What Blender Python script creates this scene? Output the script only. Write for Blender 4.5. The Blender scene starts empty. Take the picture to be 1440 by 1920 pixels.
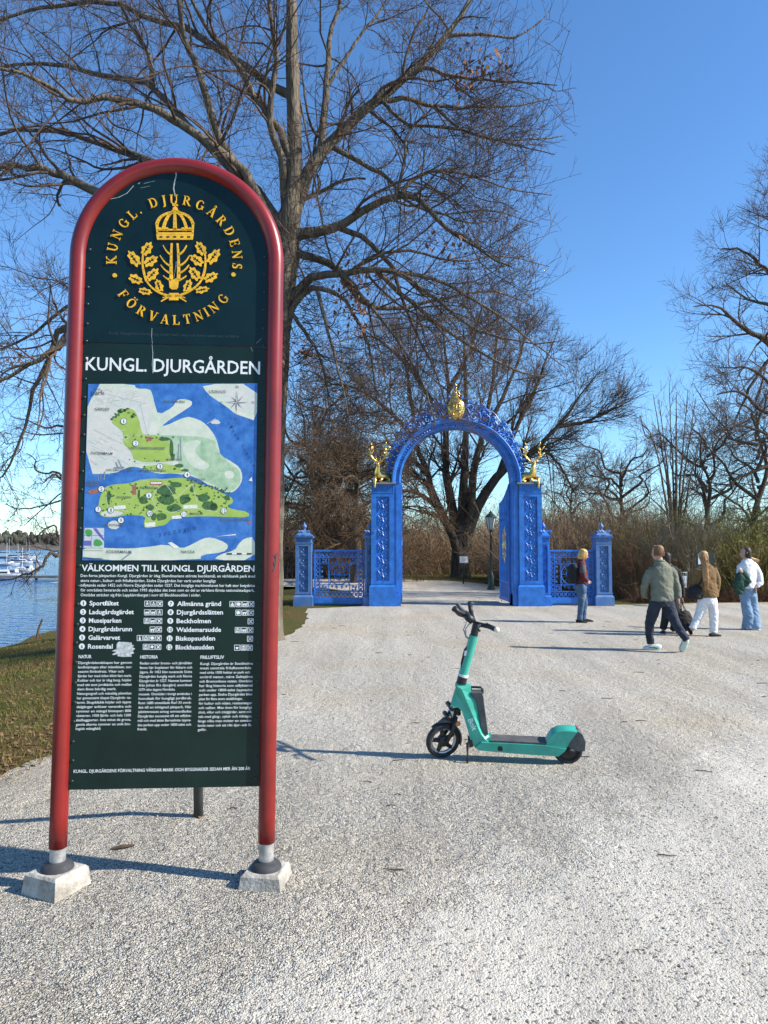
import bpy, math, random
import numpy as np
from mathutils import Vector, Matrix
random.seed(7); RNG = np.random.default_rng(11)
SC = bpy.context.scene; COL = SC.collection
R = math.radians; PI = math.pi

# ------------------------------------------------------------------ camera, sky, sun, exposure
F, CX, CY, CAMH, HOR = 1330.0, 720.0, 960.0, 1.72, 1025.0
PITCH = math.atan((HOR - CY) / F)
cam = bpy.data.cameras.new('camera'); camo = bpy.data.objects.new('camera', cam); COL.objects.link(camo)
cam.sensor_fit = 'VERTICAL'; cam.sensor_height = 36.0; cam.lens = F / 1920 * 36.0
cam.clip_start = 0.05; cam.clip_end = 6000
camo.location = (0, 0, CAMH); camo.rotation_euler = (PI / 2 + PITCH, 0, 0)
SC.camera = camo
SUN_EL, SUN_AZ = R(36), R(-13)          # azimuth measured from +X, negative = behind the camera
sd = Vector((math.cos(SUN_EL) * math.cos(SUN_AZ), math.cos(SUN_EL) * math.sin(SUN_AZ), math.sin(SUN_EL)))
SKY_SAT = 1.1; SKY_TINT = (.80, 1.06, 1.28, 1)
W = bpy.data.worlds.new('World'); SC.world = W; W.use_nodes = True
nt = W.node_tree; nt.nodes.clear()
wo = nt.nodes.new('ShaderNodeOutputWorld'); wb = nt.nodes.new('ShaderNodeBackground'); ws = nt.nodes.new('ShaderNodeTexSky')
ws.sky_type = 'NISHITA'; ws.sun_disc = False; ws.sun_elevation = SUN_EL
ws.sun_rotation = math.atan2(sd.x, sd.y); ws.altitude = 0; ws.air_density = 1.0; ws.dust_density = 0.0; ws.ozone_density = 1.5
wb.inputs['Strength'].default_value = 0.108
whs = nt.nodes.new('ShaderNodeHueSaturation'); whs.inputs['Saturation'].default_value = SKY_SAT; nt.links.new(ws.outputs[0], whs.inputs['Color']); wtn = nt.nodes.new('ShaderNodeMix'); wtn.data_type = 'RGBA'; wtn.blend_type = 'MULTIPLY'; wtn.inputs['Factor'].default_value = 1; wtn.inputs[7].default_value = SKY_TINT; nt.links.new(whs.outputs[0], wtn.inputs[6]); nt.links.new(wtn.outputs[2], wb.inputs[0]); nt.links.new(wb.outputs[0], wo.inputs[0])
sun = bpy.data.lights.new('sun', 'SUN'); sun.energy = 5.0; sun.angle = R(0.9); sun.color = (1.0, 0.93, 0.82)
suno = bpy.data.objects.new('sun', sun); COL.objects.link(suno)
suno.rotation_euler = sd.to_track_quat('Z', 'Y').to_euler(); suno.location = sd * 50
SC.view_settings.view_transform = 'Standard'; SC.view_settings.look = 'None'
SC.view_settings.gamma = 1.0; SC.view_settings.exposure = 0.75; SC.view_settings.use_curve_mapping = False

def at(x, y, Y):
    """world point at depth Y seen at photograph pixel (x, y)"""
    dx, dy, dz = x - CX, F * math.cos(PITCH) - (CY - y) * math.sin(PITCH), F * math.sin(PITCH) + (CY - y) * math.cos(PITCH)
    return Vector((dx * Y / dy, Y, CAMH + dz * Y / dy))

def gnd(x, y, z=0.0):
    """world point of height z seen at photograph pixel (x, y)"""
    p = at(x, y, 1.0); t = (z - CAMH) / (p.z - CAMH); return Vector((p.x * t, t, z))
# ------------------------------------------------------------------ helpers
def tag(o, label=None, cat=None, group=None, kind=None):
    if label: o['label'] = label
    if cat: o['category'] = cat
    if group: o['group'] = group
    if kind: o['kind'] = kind
    return o
def empty(name, loc=(0, 0, 0), rot=(0, 0, 0), **k):
    o = bpy.data.objects.new(name, None); COL.objects.link(o); o.location = loc; o.rotation_euler = rot
    o.empty_display_size = 0.1
    return tag(o, **k)
def link(name, me, m=None, parent=None, loc=None, rot=None, scale=None, **k):
    o = bpy.data.objects.new(name, me); COL.objects.link(o)
    if m is not None and me is not None and len(me.materials) == 0: me.materials.append(m)
    if parent: o.parent = parent
    if loc is not None: o.location = loc
    if rot is not None: o.rotation_euler = rot
    if scale is not None: o.scale = scale
    return tag(o, **k)
def mesh_np(name, V, Fc, smooth=False):
    """V (n,3); Fc list of int arrays (m,k) of one or more face sizes"""
    if not isinstance(Fc, (list, tuple)): Fc = [Fc]
    Fc = [f for f in Fc if len(f)]
    me = bpy.data.meshes.new(name)
    me.vertices.add(len(V)); me.vertices.foreach_set('co', np.asarray(V, np.float32).ravel())
    li = np.concatenate([f.ravel() for f in Fc]).astype(np.int32)
    st, o = [], 0
    for f in Fc:
        st.append(o + np.arange(len(f)) * f.shape[1]); o += f.size
    st = np.concatenate(st).astype(np.int32)
    me.loops.add(len(li)); me.loops.foreach_set('vertex_index', li)
    me.polygons.add(len(st)); me.polygons.foreach_set('loop_start', st)
    if smooth: me.polygons.foreach_set('use_smooth', np.ones(len(st), bool))
    me.update(calc_edges=True)
    return me
def norm(a): return a / np.maximum(np.linalg.norm(a, axis=-1, keepdims=True), 1e-9)
def tubes_np(P, Rad, k):
    """P (m,n,3), Rad (m,n) -> verts, quads of m open tubes with k sides"""
    m, n = Rad.shape
    T = np.empty_like(P); T[:, 1:-1] = P[:, 2:] - P[:, :-2]; T[:, 0] = P[:, 1] - P[:, 0]; T[:, -1] = P[:, -1] - P[:, -2]
    T = norm(T)
    ref = np.where(np.abs(T[:, :1, 2:3]) > 0.9, np.array([1.0, 0.1, 0]), np.array([0.05, 0.03, 1.0]))
    ref = np.broadcast_to(ref, T.shape)
    A = norm(np.cross(T, ref)); B = np.cross(T, A)
    ang = np.arange(k) * 2 * PI / k
    V = P[:, :, None] + Rad[:, :, None, None] * (A[:, :, None] * np.cos(ang)[None, None, :, None] + B[:, :, None] * np.sin(ang)[None, None, :, None])
    base = (np.arange(m) * n * k)[:, None, None] + (np.arange(n - 1) * k)[None, :, None]
    i = np.arange(k)[None, None]; j = (i + 1) % k
    Q = np.stack([base + i, base + j, base + j + k, base + i + k], -1).reshape(-1, 4)
    return V.reshape(-1, 3), Q
class MB:
    """collects shapes that become ONE mesh"""
    def __init__(s): s.v = []; s.f = []
    def add(s, vs, fs):
        o = len(s.v); s.v += [tuple(v) for v in vs]; s.f += [tuple(i + o for i in f) for f in fs]; return s
    def box(s, x0, x1, y0, y1, z0, z1, tx=0, ty=0, bev=0.0):
        if bev:
            b = bev; s.prism([(x0 + b, z0), (x1 - b, z0), (x1, z0 + b), (x1, z1 - b), (x1 - b, z1), (x0 + b, z1), (x0, z1 - b), (x0, z0 + b)], y0, y1, 'y'); return s
        return s.add([(x0, y0, z0), (x1, y0, z0), (x1, y1, z0), (x0, y1, z0), (x0 + tx, y0 + ty, z1), (x1 - tx, y0 + ty, z1), (x1 - tx, y1 - ty, z1), (x0 + tx, y1 - ty, z1)],
              [(3, 2, 1, 0), (4, 5, 6, 7), (0, 1, 5, 4), (1, 2, 6, 5), (2, 3, 7, 6), (3, 0, 4, 7)])
    def prism(s, poly, a, b, axis='y'):
        """2-D outline extruded from a to b along axis; outline is (x,z) for y, (x,y) for z, (y,z) for x"""
        n = len(poly)
        f = {'y': lambda p, t: (p[0], t, p[1]), 'z': lambda p, t: (p[0], p[1], t), 'x': lambda p, t: (t, p[0], p[1])}[axis]
        area = sum(poly[i][0] * poly[(i + 1) % n][1] - poly[(i + 1) % n][0] * poly[i][1] for i in range(n))
        P = list(poly) if area > 0 else list(poly)[::-1]
        if axis == 'z': P = P[::-1]
        vs = [f(p, a) for p in P] + [f(p, b) for p in P]
        fs = [tuple(range(n)), tuple(range(2 * n - 1, n - 1, -1))] + [(i, i + n, (i + 1) % n + n, (i + 1) % n) for i in range(n)]
        return s.add(vs, fs)
    def flat(s, poly, y):
        n = len(poly); area = sum(poly[i][0] * poly[(i + 1) % n][1] - poly[(i + 1) % n][0] * poly[i][1] for i in range(n))
        P = list(poly) if area > 0 else list(poly)[::-1]
        return s.add([(p[0], y, p[1]) for p in P], [tuple(range(n))])
    def tube(s, pts, rad, k=8, cap=True, closed=False):
        pts = [Vector(p) for p in pts]; n = len(pts)
        if not hasattr(rad, '__len__'): rad = [rad] * n
        prev = None; vs = []
        for i, p in enumerate(pts):
            a = pts[(i - 1) % n] if (i > 0 or closed) else p
            b = pts[(i + 1) % n] if (i < n - 1 or closed) else p
            t = (b - a).normalized()
            if prev is None: prev = t.orthogonal().normalized()
            u = (prev - t * prev.dot(t))
            u = u.normalized() if u.length > 1e-6 else t.orthogonal().normalized()
            prev = u; w = t.cross(u); r = rad[i]
            ra, rb = (r if hasattr(r, '__len__') else (r, r))
            vs += [p + u * (ra * math.cos(q * 2 * PI / k)) + w * (rb * math.sin(q * 2 * PI / k)) for q in range(k)]
        fs = []
        for i in range(n if closed else n - 1):
            i2 = (i + 1) % n
            for q in range(k):
                q2 = (q + 1) % k; fs.append((i * k + q, i * k + q2, i2 * k + q2, i2 * k + q))
        if cap and not closed: fs += [tuple(range(k))[::-1], tuple((n - 1) * k + q for q in range(k))]
        return s.add(vs, fs)
    def loft(s, pts, rad, hint=(1, 0, 0), k=14):
        """elliptic loft; rad (ra along hint, rb across)"""
        pts = [Vector(p) for p in pts]; n = len(pts); vs = []; h = Vector(hint)
        for i, p in enumerate(pts):
            t = (pts[min(i + 1, n - 1)] - pts[max(i - 1, 0)]).normalized()
            u = h - t * h.dot(t)
            u = u.normalized() if u.length > 1e-4 else t.orthogonal().normalized()
            w = t.cross(u); r = rad[i]; ra, rb = (r if hasattr(r, '__len__') else (r, r))
            vs += [p + u * (ra * math.cos(q * 2 * PI / k)) + w * (rb * math.sin(q * 2 * PI / k)) for q in range(k)]
        fs = [(i * k + q, i * k + (q + 1) % k, (i + 1) * k + (q + 1) % k, (i + 1) * k + q) for i in range(n - 1) for q in range(k)]
        fs += [tuple(range(k))[::-1], tuple((n - 1) * k + q for q in range(k))]
        return s.add(vs, fs)
    def ball(s, c, r, nu=10, nv=7):
        rx, ry, rz = r if hasattr(r, '__len__') else (r, r, r)
        vs = [(c[0], c[1], c[2] - rz)]
        for j in range(1, nv):
            a = -PI / 2 + PI * j / nv
            vs += [(c[0] + rx * math.cos(a) * math.cos(q * 2 * PI / nu), c[1] + ry * math.cos(a) * math.sin(q * 2 * PI / nu), c[2] + rz * math.sin(a)) for q in range(nu)]
        vs.append((c[0], c[1], c[2] + rz)); N = len(vs) - 1
        fs = [(0, 1 + (q + 1) % nu, 1 + q) for q in range(nu)]
        for j in range(nv - 2):
            fs += [(1 + j * nu + q, 1 + j * nu + (q + 1) % nu, 1 + (j + 1) * nu + (q + 1) % nu, 1 + (j + 1) * nu + q) for q in range(nu)]
        fs += [(N, 1 + (nv - 2) * nu + q, 1 + (nv - 2) * nu + (q + 1) % nu) for q in range(nu)]
        return s.add(vs, fs)
    def lathe(s, prof, c=(0, 0, 0), k=16, sx=1, sy=1, rot=0):
        vs = [(c[0] + r * sx * math.cos(q * 2 * PI / k + rot), c[1] + r * sy * math.sin(q * 2 * PI / k + rot), c[2] + z) for r, z in prof for q in range(k)]
        n = len(prof)
        fs = [(i * k + q, i * k + (q + 1) % k, (i + 1) * k + (q + 1) % k, (i + 1) * k + q) for i in range(n - 1) for q in range(k)]
        fs += [tuple(range(k))[::-1], tuple((n - 1) * k + q for q in range(k))]
        return s.add(vs, fs)
    def xf(s, M):
        s.v = [tuple(M @ Vector(v)) for v in s.v]; return s
    def mesh(s, name, smooth=False, angle=None):
        me = bpy.data.meshes.new(name); me.from_pydata(s.v, [], s.f); me.update()
        if smooth or angle:
            me.polygons.foreach_set('use_smooth', np.ones(len(me.polygons), bool))
        if angle: me.set_sharp_from_angle(angle=R(angle))
        return me
    def build(s, name, m, parent=None, smooth=False, angle=None, **k):
        return link(name, s.mesh(name, smooth, angle), m, parent, **k)

MATS = {}
def mat(name, col, rough=0.6, metal=0.0, var=0.0, vscale=8.0, bump=0.0, bscale=40.0, col2=None, spec=0.5, coat=0.0, detail=4.0, bdist=0.01, alpha=None):
    """principled surface; var/col2 = noise-mixed second colour, bump = fine relief"""
    if name in MATS: return MATS[name]
    m = bpy.data.materials.new(name); m.use_nodes = True; N = m.node_tree.nodes; L = m.node_tree.links
    b = N['Principled BSDF']; b.inputs['Roughness'].default_value = rough; b.inputs['Metallic'].default_value = metal
    b.inputs['Specular IOR Level'].default_value = spec; b.inputs['Coat Weight'].default_value = coat
    b.inputs['Base Color'].default_value = (*col, 1)
    tc = N.new('ShaderNodeTexCoord')
    if var or col2:
        n = N.new('ShaderNodeTexNoise'); n.inputs['Scale'].default_value = vscale; n.inputs['Detail'].default_value = detail; n.inputs['Roughness'].default_value = 0.65
        L.new(tc.outputs['Object'], n.inputs['Vector'])
        r = N.new('ShaderNodeValToRGB'); r.color_ramp.elements[0].position = 0.35; r.color_ramp.elements[1].position = 0.68
        c2 = col2 or tuple(min(1, c * (1 + var)) for c in col); c1 = col if col2 else tuple(c * (1 - var) for c in col)
        r.color_ramp.elements[0].color = (*c1, 1); r.color_ramp.elements[1].color = (*c2, 1)
        L.new(n.outputs['Fac'], r.inputs['Fac']); L.new(r.outputs['Color'], b.inputs['Base Color'])
    if bump:
        n2 = N.new('ShaderNodeTexNoise'); n2.inputs['Scale'].default_value = bscale; n2.inputs['Detail'].default_value = 5
        L.new(tc.outputs['Object'], n2.inputs['Vector'])
        bp = N.new('ShaderNodeBump'); bp.inputs['Strength'].default_value = bump; bp.inputs['Distance'].default_value = bdist
        L.new(n2.outputs['Fac'], bp.inputs['Height']); L.new(bp.outputs['Normal'], b.inputs['Normal'])
    MATS[name] = m
    return m
def nodes(m): return m.node_tree.nodes, m.node_tree.links
# ------------------------------------------------------------------ setting: ground, path, water, far shore
WATER_Z = -0.9
def shore(Y): return -10.0 + 0.25 * math.sin(Y * 0.5) + 0.15 * math.sin(Y * 1.7) - max(0.0, Y - 45) * 0.42
def sect(s):      # height across the bank; s = metres inland of the water's edge
    if s < 0: return WATER_Z + s * 0.30
    if s < 7.2:
        t = s / 7.2; return WATER_Z * (1 - t) ** 1.0 + 0.10 * math.sin(t * PI) * (1 if s > 0 else 0)
    return 0.0
gys = sorted(set([-60, -20, -8] + [round(v, 2) for v in np.arange(-4, 46, 0.7)] + [50, 60, 80, 120, 200, 400, 700, 1500, 4000]))
gss = [-60, -30, -12, -5, -2, -0.7, 0, .4, .9, 1.5, 2.2, 3, 3.8, 4.6, 5.4, 6.2, 7.2, 8.0, 9, 10.5, 12, 15, 18, 24, 40, 90, 300, 1200, 4500]
V = []
for Y in gys:
    for s in gss:
        x = shore(Y) + s; z = sect(s)
        if 0.3 < s < 7.0 and -4 < Y < 40: z += 0.03 * min(1, (7.0 - s)) * math.sin(x * 1.3 + Y * .7) * math.cos(Y * 1.1 - x * .4)
        V.append((x, Y, z - (0.0 if s < 7.3 else 0.004)))
nx = len(gss); Q = np.array([(r * nx + c, r * nx + c + 1, (r + 1) * nx + c + 1, (r + 1) * nx + c) for r in range(len(gys) - 1) for c in range(nx - 1)])
gm = bpy.data.materials.new('lawn_and_soil'); gm.use_nodes = True; N, L = nodes(gm); b = N['Principled BSDF']; b.inputs['Roughness'].default_value = 0.95
b.inputs['Specular IOR Level'].default_value = 0.1
tc = N.new('ShaderNodeTexCoord')
n1 = N.new('ShaderNodeTexNoise'); n1.inputs['Scale'].default_value = 0.55; n1.inputs['Detail'].default_value = 6
n2 = N.new('ShaderNodeTexNoise'); n2.inputs['Scale'].default_value = 22; n2.inputs['Detail'].default_value = 6; n2.inputs['Roughness'].default_value = .7
r1 = N.new('ShaderNodeValToRGB'); e = r1.color_ramp.elements
e[0].position = .40; e[0].color = (0.062, 0.085, 0.014, 1); e[1].position = .60; e[1].color = (0.125, 0.085, 0.035, 1)
e2 = r1.color_ramp.elements.new(.5); e2.color = (0.10, 0.095, 0.028, 1)
mx = N.new('ShaderNodeMix'); mx.data_type = 'RGBA'; mx.blend_type = 'MULTIPLY'; mx.inputs['Factor'].default_value = .8
r2 = N.new('ShaderNodeValToRGB'); r2.color_ramp.elements[0].position = .3; r2.color_ramp.elements[0].color = (.35, .33, .3, 1); r2.color_ramp.elements[1].position = .7; r2.color_ramp.elements[1].color = (1.35, 1.3, 1.2, 1)
for n in (n1, n2): L.new(tc.outputs['Object'], n.inputs['Vector'])
L.new(n1.outputs['Fac'], r1.inputs['Fac']); L.new(n2.outputs['Fac'], r2.inputs['Fac'])
L.new(r1.outputs['Color'], mx.inputs[6]); L.new(r2.outputs['Color'], mx.inputs[7]); L.new(mx.outputs[2], b.inputs['Base Color'])
bp = N.new('ShaderNodeBump'); bp.inputs['Strength'].default_value = .9; bp.inputs['Distance'].default_value = .05
L.new(n2.outputs['Fac'], bp.inputs['Height']); L.new(bp.outputs['Normal'], b.inputs['Normal'])
link('ground', mesh_np('ground', np.array(V), Q, True), gm, kind='structure')

# gravel: crushed stone with a paler, dustier worn lane to the right
gv = bpy.data.materials.new('gravel'); gv.use_nodes = True; N, L = nodes(gv); b = N['Principled BSDF']; b.inputs['Roughness'].default_value = .95
b.inputs['Specular IOR Level'].default_value = .15
tc = N.new('ShaderNodeTexCoord')
def tex(kind, scale, **k):
    n = N.new(kind); n.inputs['Scale'].default_value = scale
    for a, v in k.items(): n.inputs[a].default_value = v
    L.new(tc.outputs['Object'], n.inputs['Vector']); return n
def math_(op, a, bb, c=None):
    n = N.new('ShaderNodeMath'); n.operation = op
    for i, v in enumerate((a, bb) + ((c,) if c is not None else ())):
        if isinstance(v, (int, float)): n.inputs[i].default_value = v
        else: L.new(v, n.inputs[i])
    return n.outputs[0]
vo = tex('ShaderNodeTexVoronoi', 130.0, Randomness=1.0); vo2 = tex('ShaderNodeTexVoronoi', 84.0, Randomness=1.0)
big = tex('ShaderNodeTexNoise', 0.45, Detail=5.0); mid = tex('ShaderNodeTexNoise', 3.5, Detail=6.0, Roughness=.7); fine = tex('ShaderNodeTexNoise', 260.0, Detail=3.0)
sx = N.new('ShaderNodeSeparateXYZ'); L.new(tc.outputs['Object'], sx.inputs[0])
# worn lane: runs diagonally from lower left to upper right
lane = math_('SUBTRACT', sx.outputs['X'], math_('MULTIPLY_ADD', sx.outputs['Y'], 1.05, -3.55))
lane = math_('ADD', lane, math_('MULTIPLY_ADD', mid.outputs['Fac'], 2.2, -1.1)); lane = math_('ADD', lane, math_('MULTIPLY_ADD', big.outputs['Fac'], 2.0, -1.0))
mr = N.new('ShaderNodeMapRange'); mr.interpolation_type = 'SMOOTHSTEP'; mr.inputs[1].default_value = -0.6; mr.inputs[2].default_value = 0.9; L.new(lane, mr.inputs[0])
dust = mr.outputs[0]
cellv = N.new('ShaderNodeSeparateColor'); L.new(vo.outputs['Color'], cellv.inputs[0])
cellw = N.new('ShaderNodeSeparateColor'); L.new(vo2.outputs['Color'], cellw.inputs[0])
rc = N.new('ShaderNodeValToRGB'); els = rc.color_ramp.elements
els[0].position = 0.0; els[0].color = (.11, .104, .094, 1); els[1].position = 1.0; els[1].color = (.66, .625, .56, 1)
for p, c in ((.11, (.20, .188, .166)), (.30, (.36, .338, .296)), (.6, (.455, .428, .374)), (.87, (.55, .518, .455))):
    q = els.new(p); q.color = (*c, 1)
L.new(cellv.outputs[0], rc.inputs['Fac'])
# warm brown patches in the coarse part
tint = N.new('ShaderNodeMix'); tint.data_type = 'RGBA'; tint.blend_type = 'MULTIPLY'
tr = N.new('ShaderNodeMapRange'); tr.inputs[1].default_value = .47; tr.inputs[2].default_value = .68; tr.inputs[4].default_value = .85; L.new(big.outputs['Fac'], tr.inputs[0])
L.new(tr.outputs[0], tint.inputs['Factor']); L.new(rc.outputs['Color'], tint.inputs[6]); tint.inputs[7].default_value = (.93, .86, .77, 1)
fineM = N.new('ShaderNodeMix'); fineM.data_type = 'RGBA'      # finer, evener grit away from the trodden foreground
rf = N.new('ShaderNodeValToRGB'); ef = rf.color_ramp.elements; ef[0].position = .02; ef[0].color = (.16, .15, .135, 1); ef[1].position = 1; ef[1].color = (.69, .655, .59, 1)
for p, c in ((.15, (.38, .36, .32)), (.5, (.54, .511, .457))): q = ef.new(p); q.color = (*c, 1)
L.new(cellv.outputs[2], rf.inputs['Fac'])
fm = N.new('ShaderNodeMapRange'); fm.interpolation_type = 'SMOOTHSTEP'; fm.inputs[1].default_value = 4.0; fm.inputs[2].default_value = 7.5; fm.inputs[4].default_value = .85
L.new(math_('ADD', sx.outputs['Y'], math_('ADD', math_('MULTIPLY_ADD', mid.outputs['Fac'], 6.0, -3.0), math_('MULTIPLY_ADD', big.outputs['Fac'], 8.0, -4.0))), fm.inputs[0])
tf = N.new('ShaderNodeMix'); tf.data_type = 'RGBA'; tf.blend_type = 'MULTIPLY'; L.new(tr.outputs[0], tf.inputs['Factor']); L.new(rf.outputs['Color'], tf.inputs[6]); tf.inputs[7].default_value = (.93, .85, .75, 1)
L.new(fm.outputs[0], fineM.inputs['Factor']); L.new(tint.outputs[2], fineM.inputs[6]); L.new(tf.outputs[2], fineM.inputs[7])
du = N.new('ShaderNodeMix'); du.data_type = 'RGBA'
rd = N.new('ShaderNodeValToRGB'); rd.color_ramp.elements[0].position = .02; rd.color_ramp.elements[0].color = (.09, .086, .08, 1); rd.color_ramp.elements[1].position = .13; rd.color_ramp.elements[1].color = (.43, .409, .366, 1)
q = rd.color_ramp.elements.new(1.0); q.color = (.49, .466, .418, 1)
L.new(cellw.outputs[1], rd.inputs['Fac'])
mr2 = N.new('ShaderNodeMapRange'); mr2.interpolation_type = 'SMOOTHSTEP'; mr2.inputs[1].default_value = .32; mr2.inputs[2].default_value = .68
L.new(math_('ADD', dust, math_('MULTIPLY_ADD', cellv.outputs[1], .7, -.35)), mr2.inputs[0])
L.new(math_('MULTIPLY', mr2.outputs[0], .9), du.inputs['Factor']); L.new(fineM.outputs[2], du.inputs[6]); L.new(rd.outputs['Color'], du.inputs[7])
stm = N.new('ShaderNodeMapping'); stm.inputs['Rotation'].default_value = (0, 0, R(38)); stm.inputs['Scale'].default_value = (1.5, .16, 1); L.new(tc.outputs['Object'], stm.inputs[0])
stn = N.new('ShaderNodeTexNoise'); stn.inputs['Scale'].default_value = 1.3; stn.inputs['Detail'].default_value = 4; L.new(stm.outputs[0], stn.inputs['Vector'])      # trodden and wheeled streaks
stw = N.new('ShaderNodeMapRange'); stw.inputs[1].default_value = .35; stw.inputs[2].default_value = .65; stw.inputs[3].default_value = .94; stw.inputs[4].default_value = 1.18; L.new(stn.outputs['Fac'], stw.inputs[0])
wm_ = N.new('ShaderNodeMix'); wm_.data_type = 'RGBA'; wm_.blend_type = 'MULTIPLY'; wm_.inputs['Factor'].default_value = 1; L.new(du.outputs[2], wm_.inputs[6])
wc_ = N.new('ShaderNodeCombineColor'); L.new(stw.outputs[0], wc_.inputs[0]); L.new(math_('MULTIPLY', stw.outputs[0], .985), wc_.inputs[1]); L.new(math_('MULTIPLY', stw.outputs[0], .945), wc_.inputs[2]); L.new(wc_.outputs[0], wm_.inputs[7])
L.new(wm_.outputs[2], b.inputs['Base Color'])
hgt = math_('ADD', math_('MULTIPLY', vo.outputs['Distance'], -1.0), math_('MULTIPLY', vo2.outputs['Distance'], -1.1))
scf = tex('ShaderNodeTexNoise', 9.0, Detail=3.0, Distortion=1.5)
hgt = math_('ADD', hgt, math_('MULTIPLY', mid.outputs['Fac'], 7.0)); hgt = math_('ADD', hgt, math_('MULTIPLY', scf.outputs['Fac'], 4.2))
bp = N.new('ShaderNodeBump'); bp.inputs['Distance'].default_value = .013
L.new(math_('MULTIPLY_ADD', dust, -.55, .95), bp.inputs['Strength']); L.new(hgt, bp.inputs['Height']); L.new(bp.outputs['Normal'], b.inputs['Normal'])

def chaikin(p, n=2):
    for _ in range(n):
        q = []
        for i in range(len(p)):
            a, bb = p[i], p[(i + 1) % len(p)]
            q += [(a[0] * .75 + bb[0] * .25, a[1] * .75 + bb[1] * .25), (a[0] * .25 + bb[0] * .75, a[1] * .25 + bb[1] * .75)]
        p = q
    return p
edge = [(-2.75 + .10 * math.sin(y * 2.1) + .07 * math.sin(y * 5.3) + random.uniform(-.05, .05), y) for y in np.arange(-8, 12.3, .3)]
edge += [(-2.2 + .35 * math.sin((y - 12.3) * .5) + random.uniform(-.06, .06) + (y - 12.3) * .03, y) for y in np.arange(12.6, 20.0, .3)]
edge += [(-.6, 20.6), (-.9, 23), (-1.3, 27), (-2.6, 30), (-8, 32.4), (-16, 34), (-16, 38.5), (-6, 38.2), (0, 37.4), (3.2, 36), (4.6, 33), (5.0, 30), (4.9, 26), (4.6, 21.2), (7.4, 21.1), (9, 21.6), (13, 22.2), (20, 23.2), (40, 25), (60, 25), (60, -8)]
link('gravel_path', MB().add([(x, y, .004) for x, y in edge], [tuple(range(len(edge)))[::-1]]).mesh('gravel_path'), gv, kind='structure')
if bpy.data.meshes['gravel_path'].polygons[0].normal.z < 0: bpy.data.meshes['gravel_path'].flip_normals()

# loose stones lying on the gravel (real grains close to the camera)
def stones(n, x0, x1, y0, y1, rmin, rmax, pw=1.0):
    t = RNG.random(n) ** pw
    Y = y0 + (y1 - y0) * t; X = x0 + (x1 - x0) * RNG.random(n)
    k = (np.abs(X) < Y * .60 + .35) & (X > -2.6); X, Y = X[k], Y[k]; n = len(X)
    r = rmin + (rmax - rmin) * RNG.random(n) ** 2.2
    O = np.array([(1, 0, 0), (0, 1, 0), (-1, 0, 0), (0, -1, 0), (0, 0, .8), (0, 0, -.6)])
    a = RNG.random(n) * 2 * PI; ca, sa = np.cos(a), np.sin(a)
    S = r[:, None, None] * O[None] * (0.65 + .7 * RNG.random((n, 6, 1)))
    V = np.stack([S[..., 0] * ca[:, None] - S[..., 1] * sa[:, None], S[..., 0] * sa[:, None] + S[..., 1] * ca[:, None], S[..., 2]], -1)
    V += np.stack([X, Y, .004 + r * .35], -1)[:, None]
    Fc = np.array([(0, 1, 4), (1, 2, 4), (2, 3, 4), (3, 0, 4)])
    return V.reshape(-1, 3), (np.arange(n)[:, None, None] * 6 + Fc[None]).reshape(-1, 3)
sm = bpy.data.materials.new('loose_stone'); sm.use_nodes = True; N, L = nodes(sm); b = N['Principled BSDF']; b.inputs['Roughness'].default_value = .9; b.inputs['Specular IOR Level'].default_value = .2
ge = N.new('ShaderNodeNewGeometry'); rc = N.new('ShaderNodeValToRGB'); els = rc.color_ramp.elements
els[0].color = (.05, .048, .045, 1); els[1].color = (.64, .605, .54, 1)
for p, c in ((.15, (.18, .17, .15)), (.4, (.38, .36, .315)), (.75, (.54, .51, .45))): q = els.new(p); q.color = (*c, 1)
L.new(ge.outputs['Random Per Island'], rc.inputs['Fac']); L.new(rc.outputs['Color'], b.inputs['Base Color'])
v1, f1 = stones(32000, -2.7, 3.4, 1.7, 5.2, .0022, .0062, 1.25); v2, f2 = stones(9000, -2.7, 8, 4.5, 12, .003, .009, 1.2)
link('loose_gravel', mesh_np('loose_gravel', np.concatenate([v1, v2]), np.concatenate([f1, f2 + len(v1)])), sm, kind='stuff', label='loose crushed stones lying on the gravel path')
# dry twigs fallen on the path
mb = MB()
for i in range(70):
    X, Y = random.uniform(-2, 6), random.uniform(3.8, 17); a = random.uniform(-.5, .5) + (PI if random.random() < .5 else 0); l = random.uniform(.04, .16)
    d = Vector((math.cos(a), math.sin(a), 0)); p = Vector((X, Y, .010)); nrm = Vector((-d.y, d.x, 0))
    mb.tube([p, p + d * l * .5 + nrm * random.uniform(-.02, .02) + Vector((0, 0, .004)), p + d * l], [.004, .0035, .002], 5)
mb.tube([(-1.545, 4.10, .012), (-1.49, 4.12, .018), (-1.43, 4.15, .012)], [.006, .012, .007], 7)
mb.build('fallen_twigs', mat('dry_twig', (.06, .042, .03), .9), kind='stuff', label='short dry twigs scattered over the gravel path')

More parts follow.
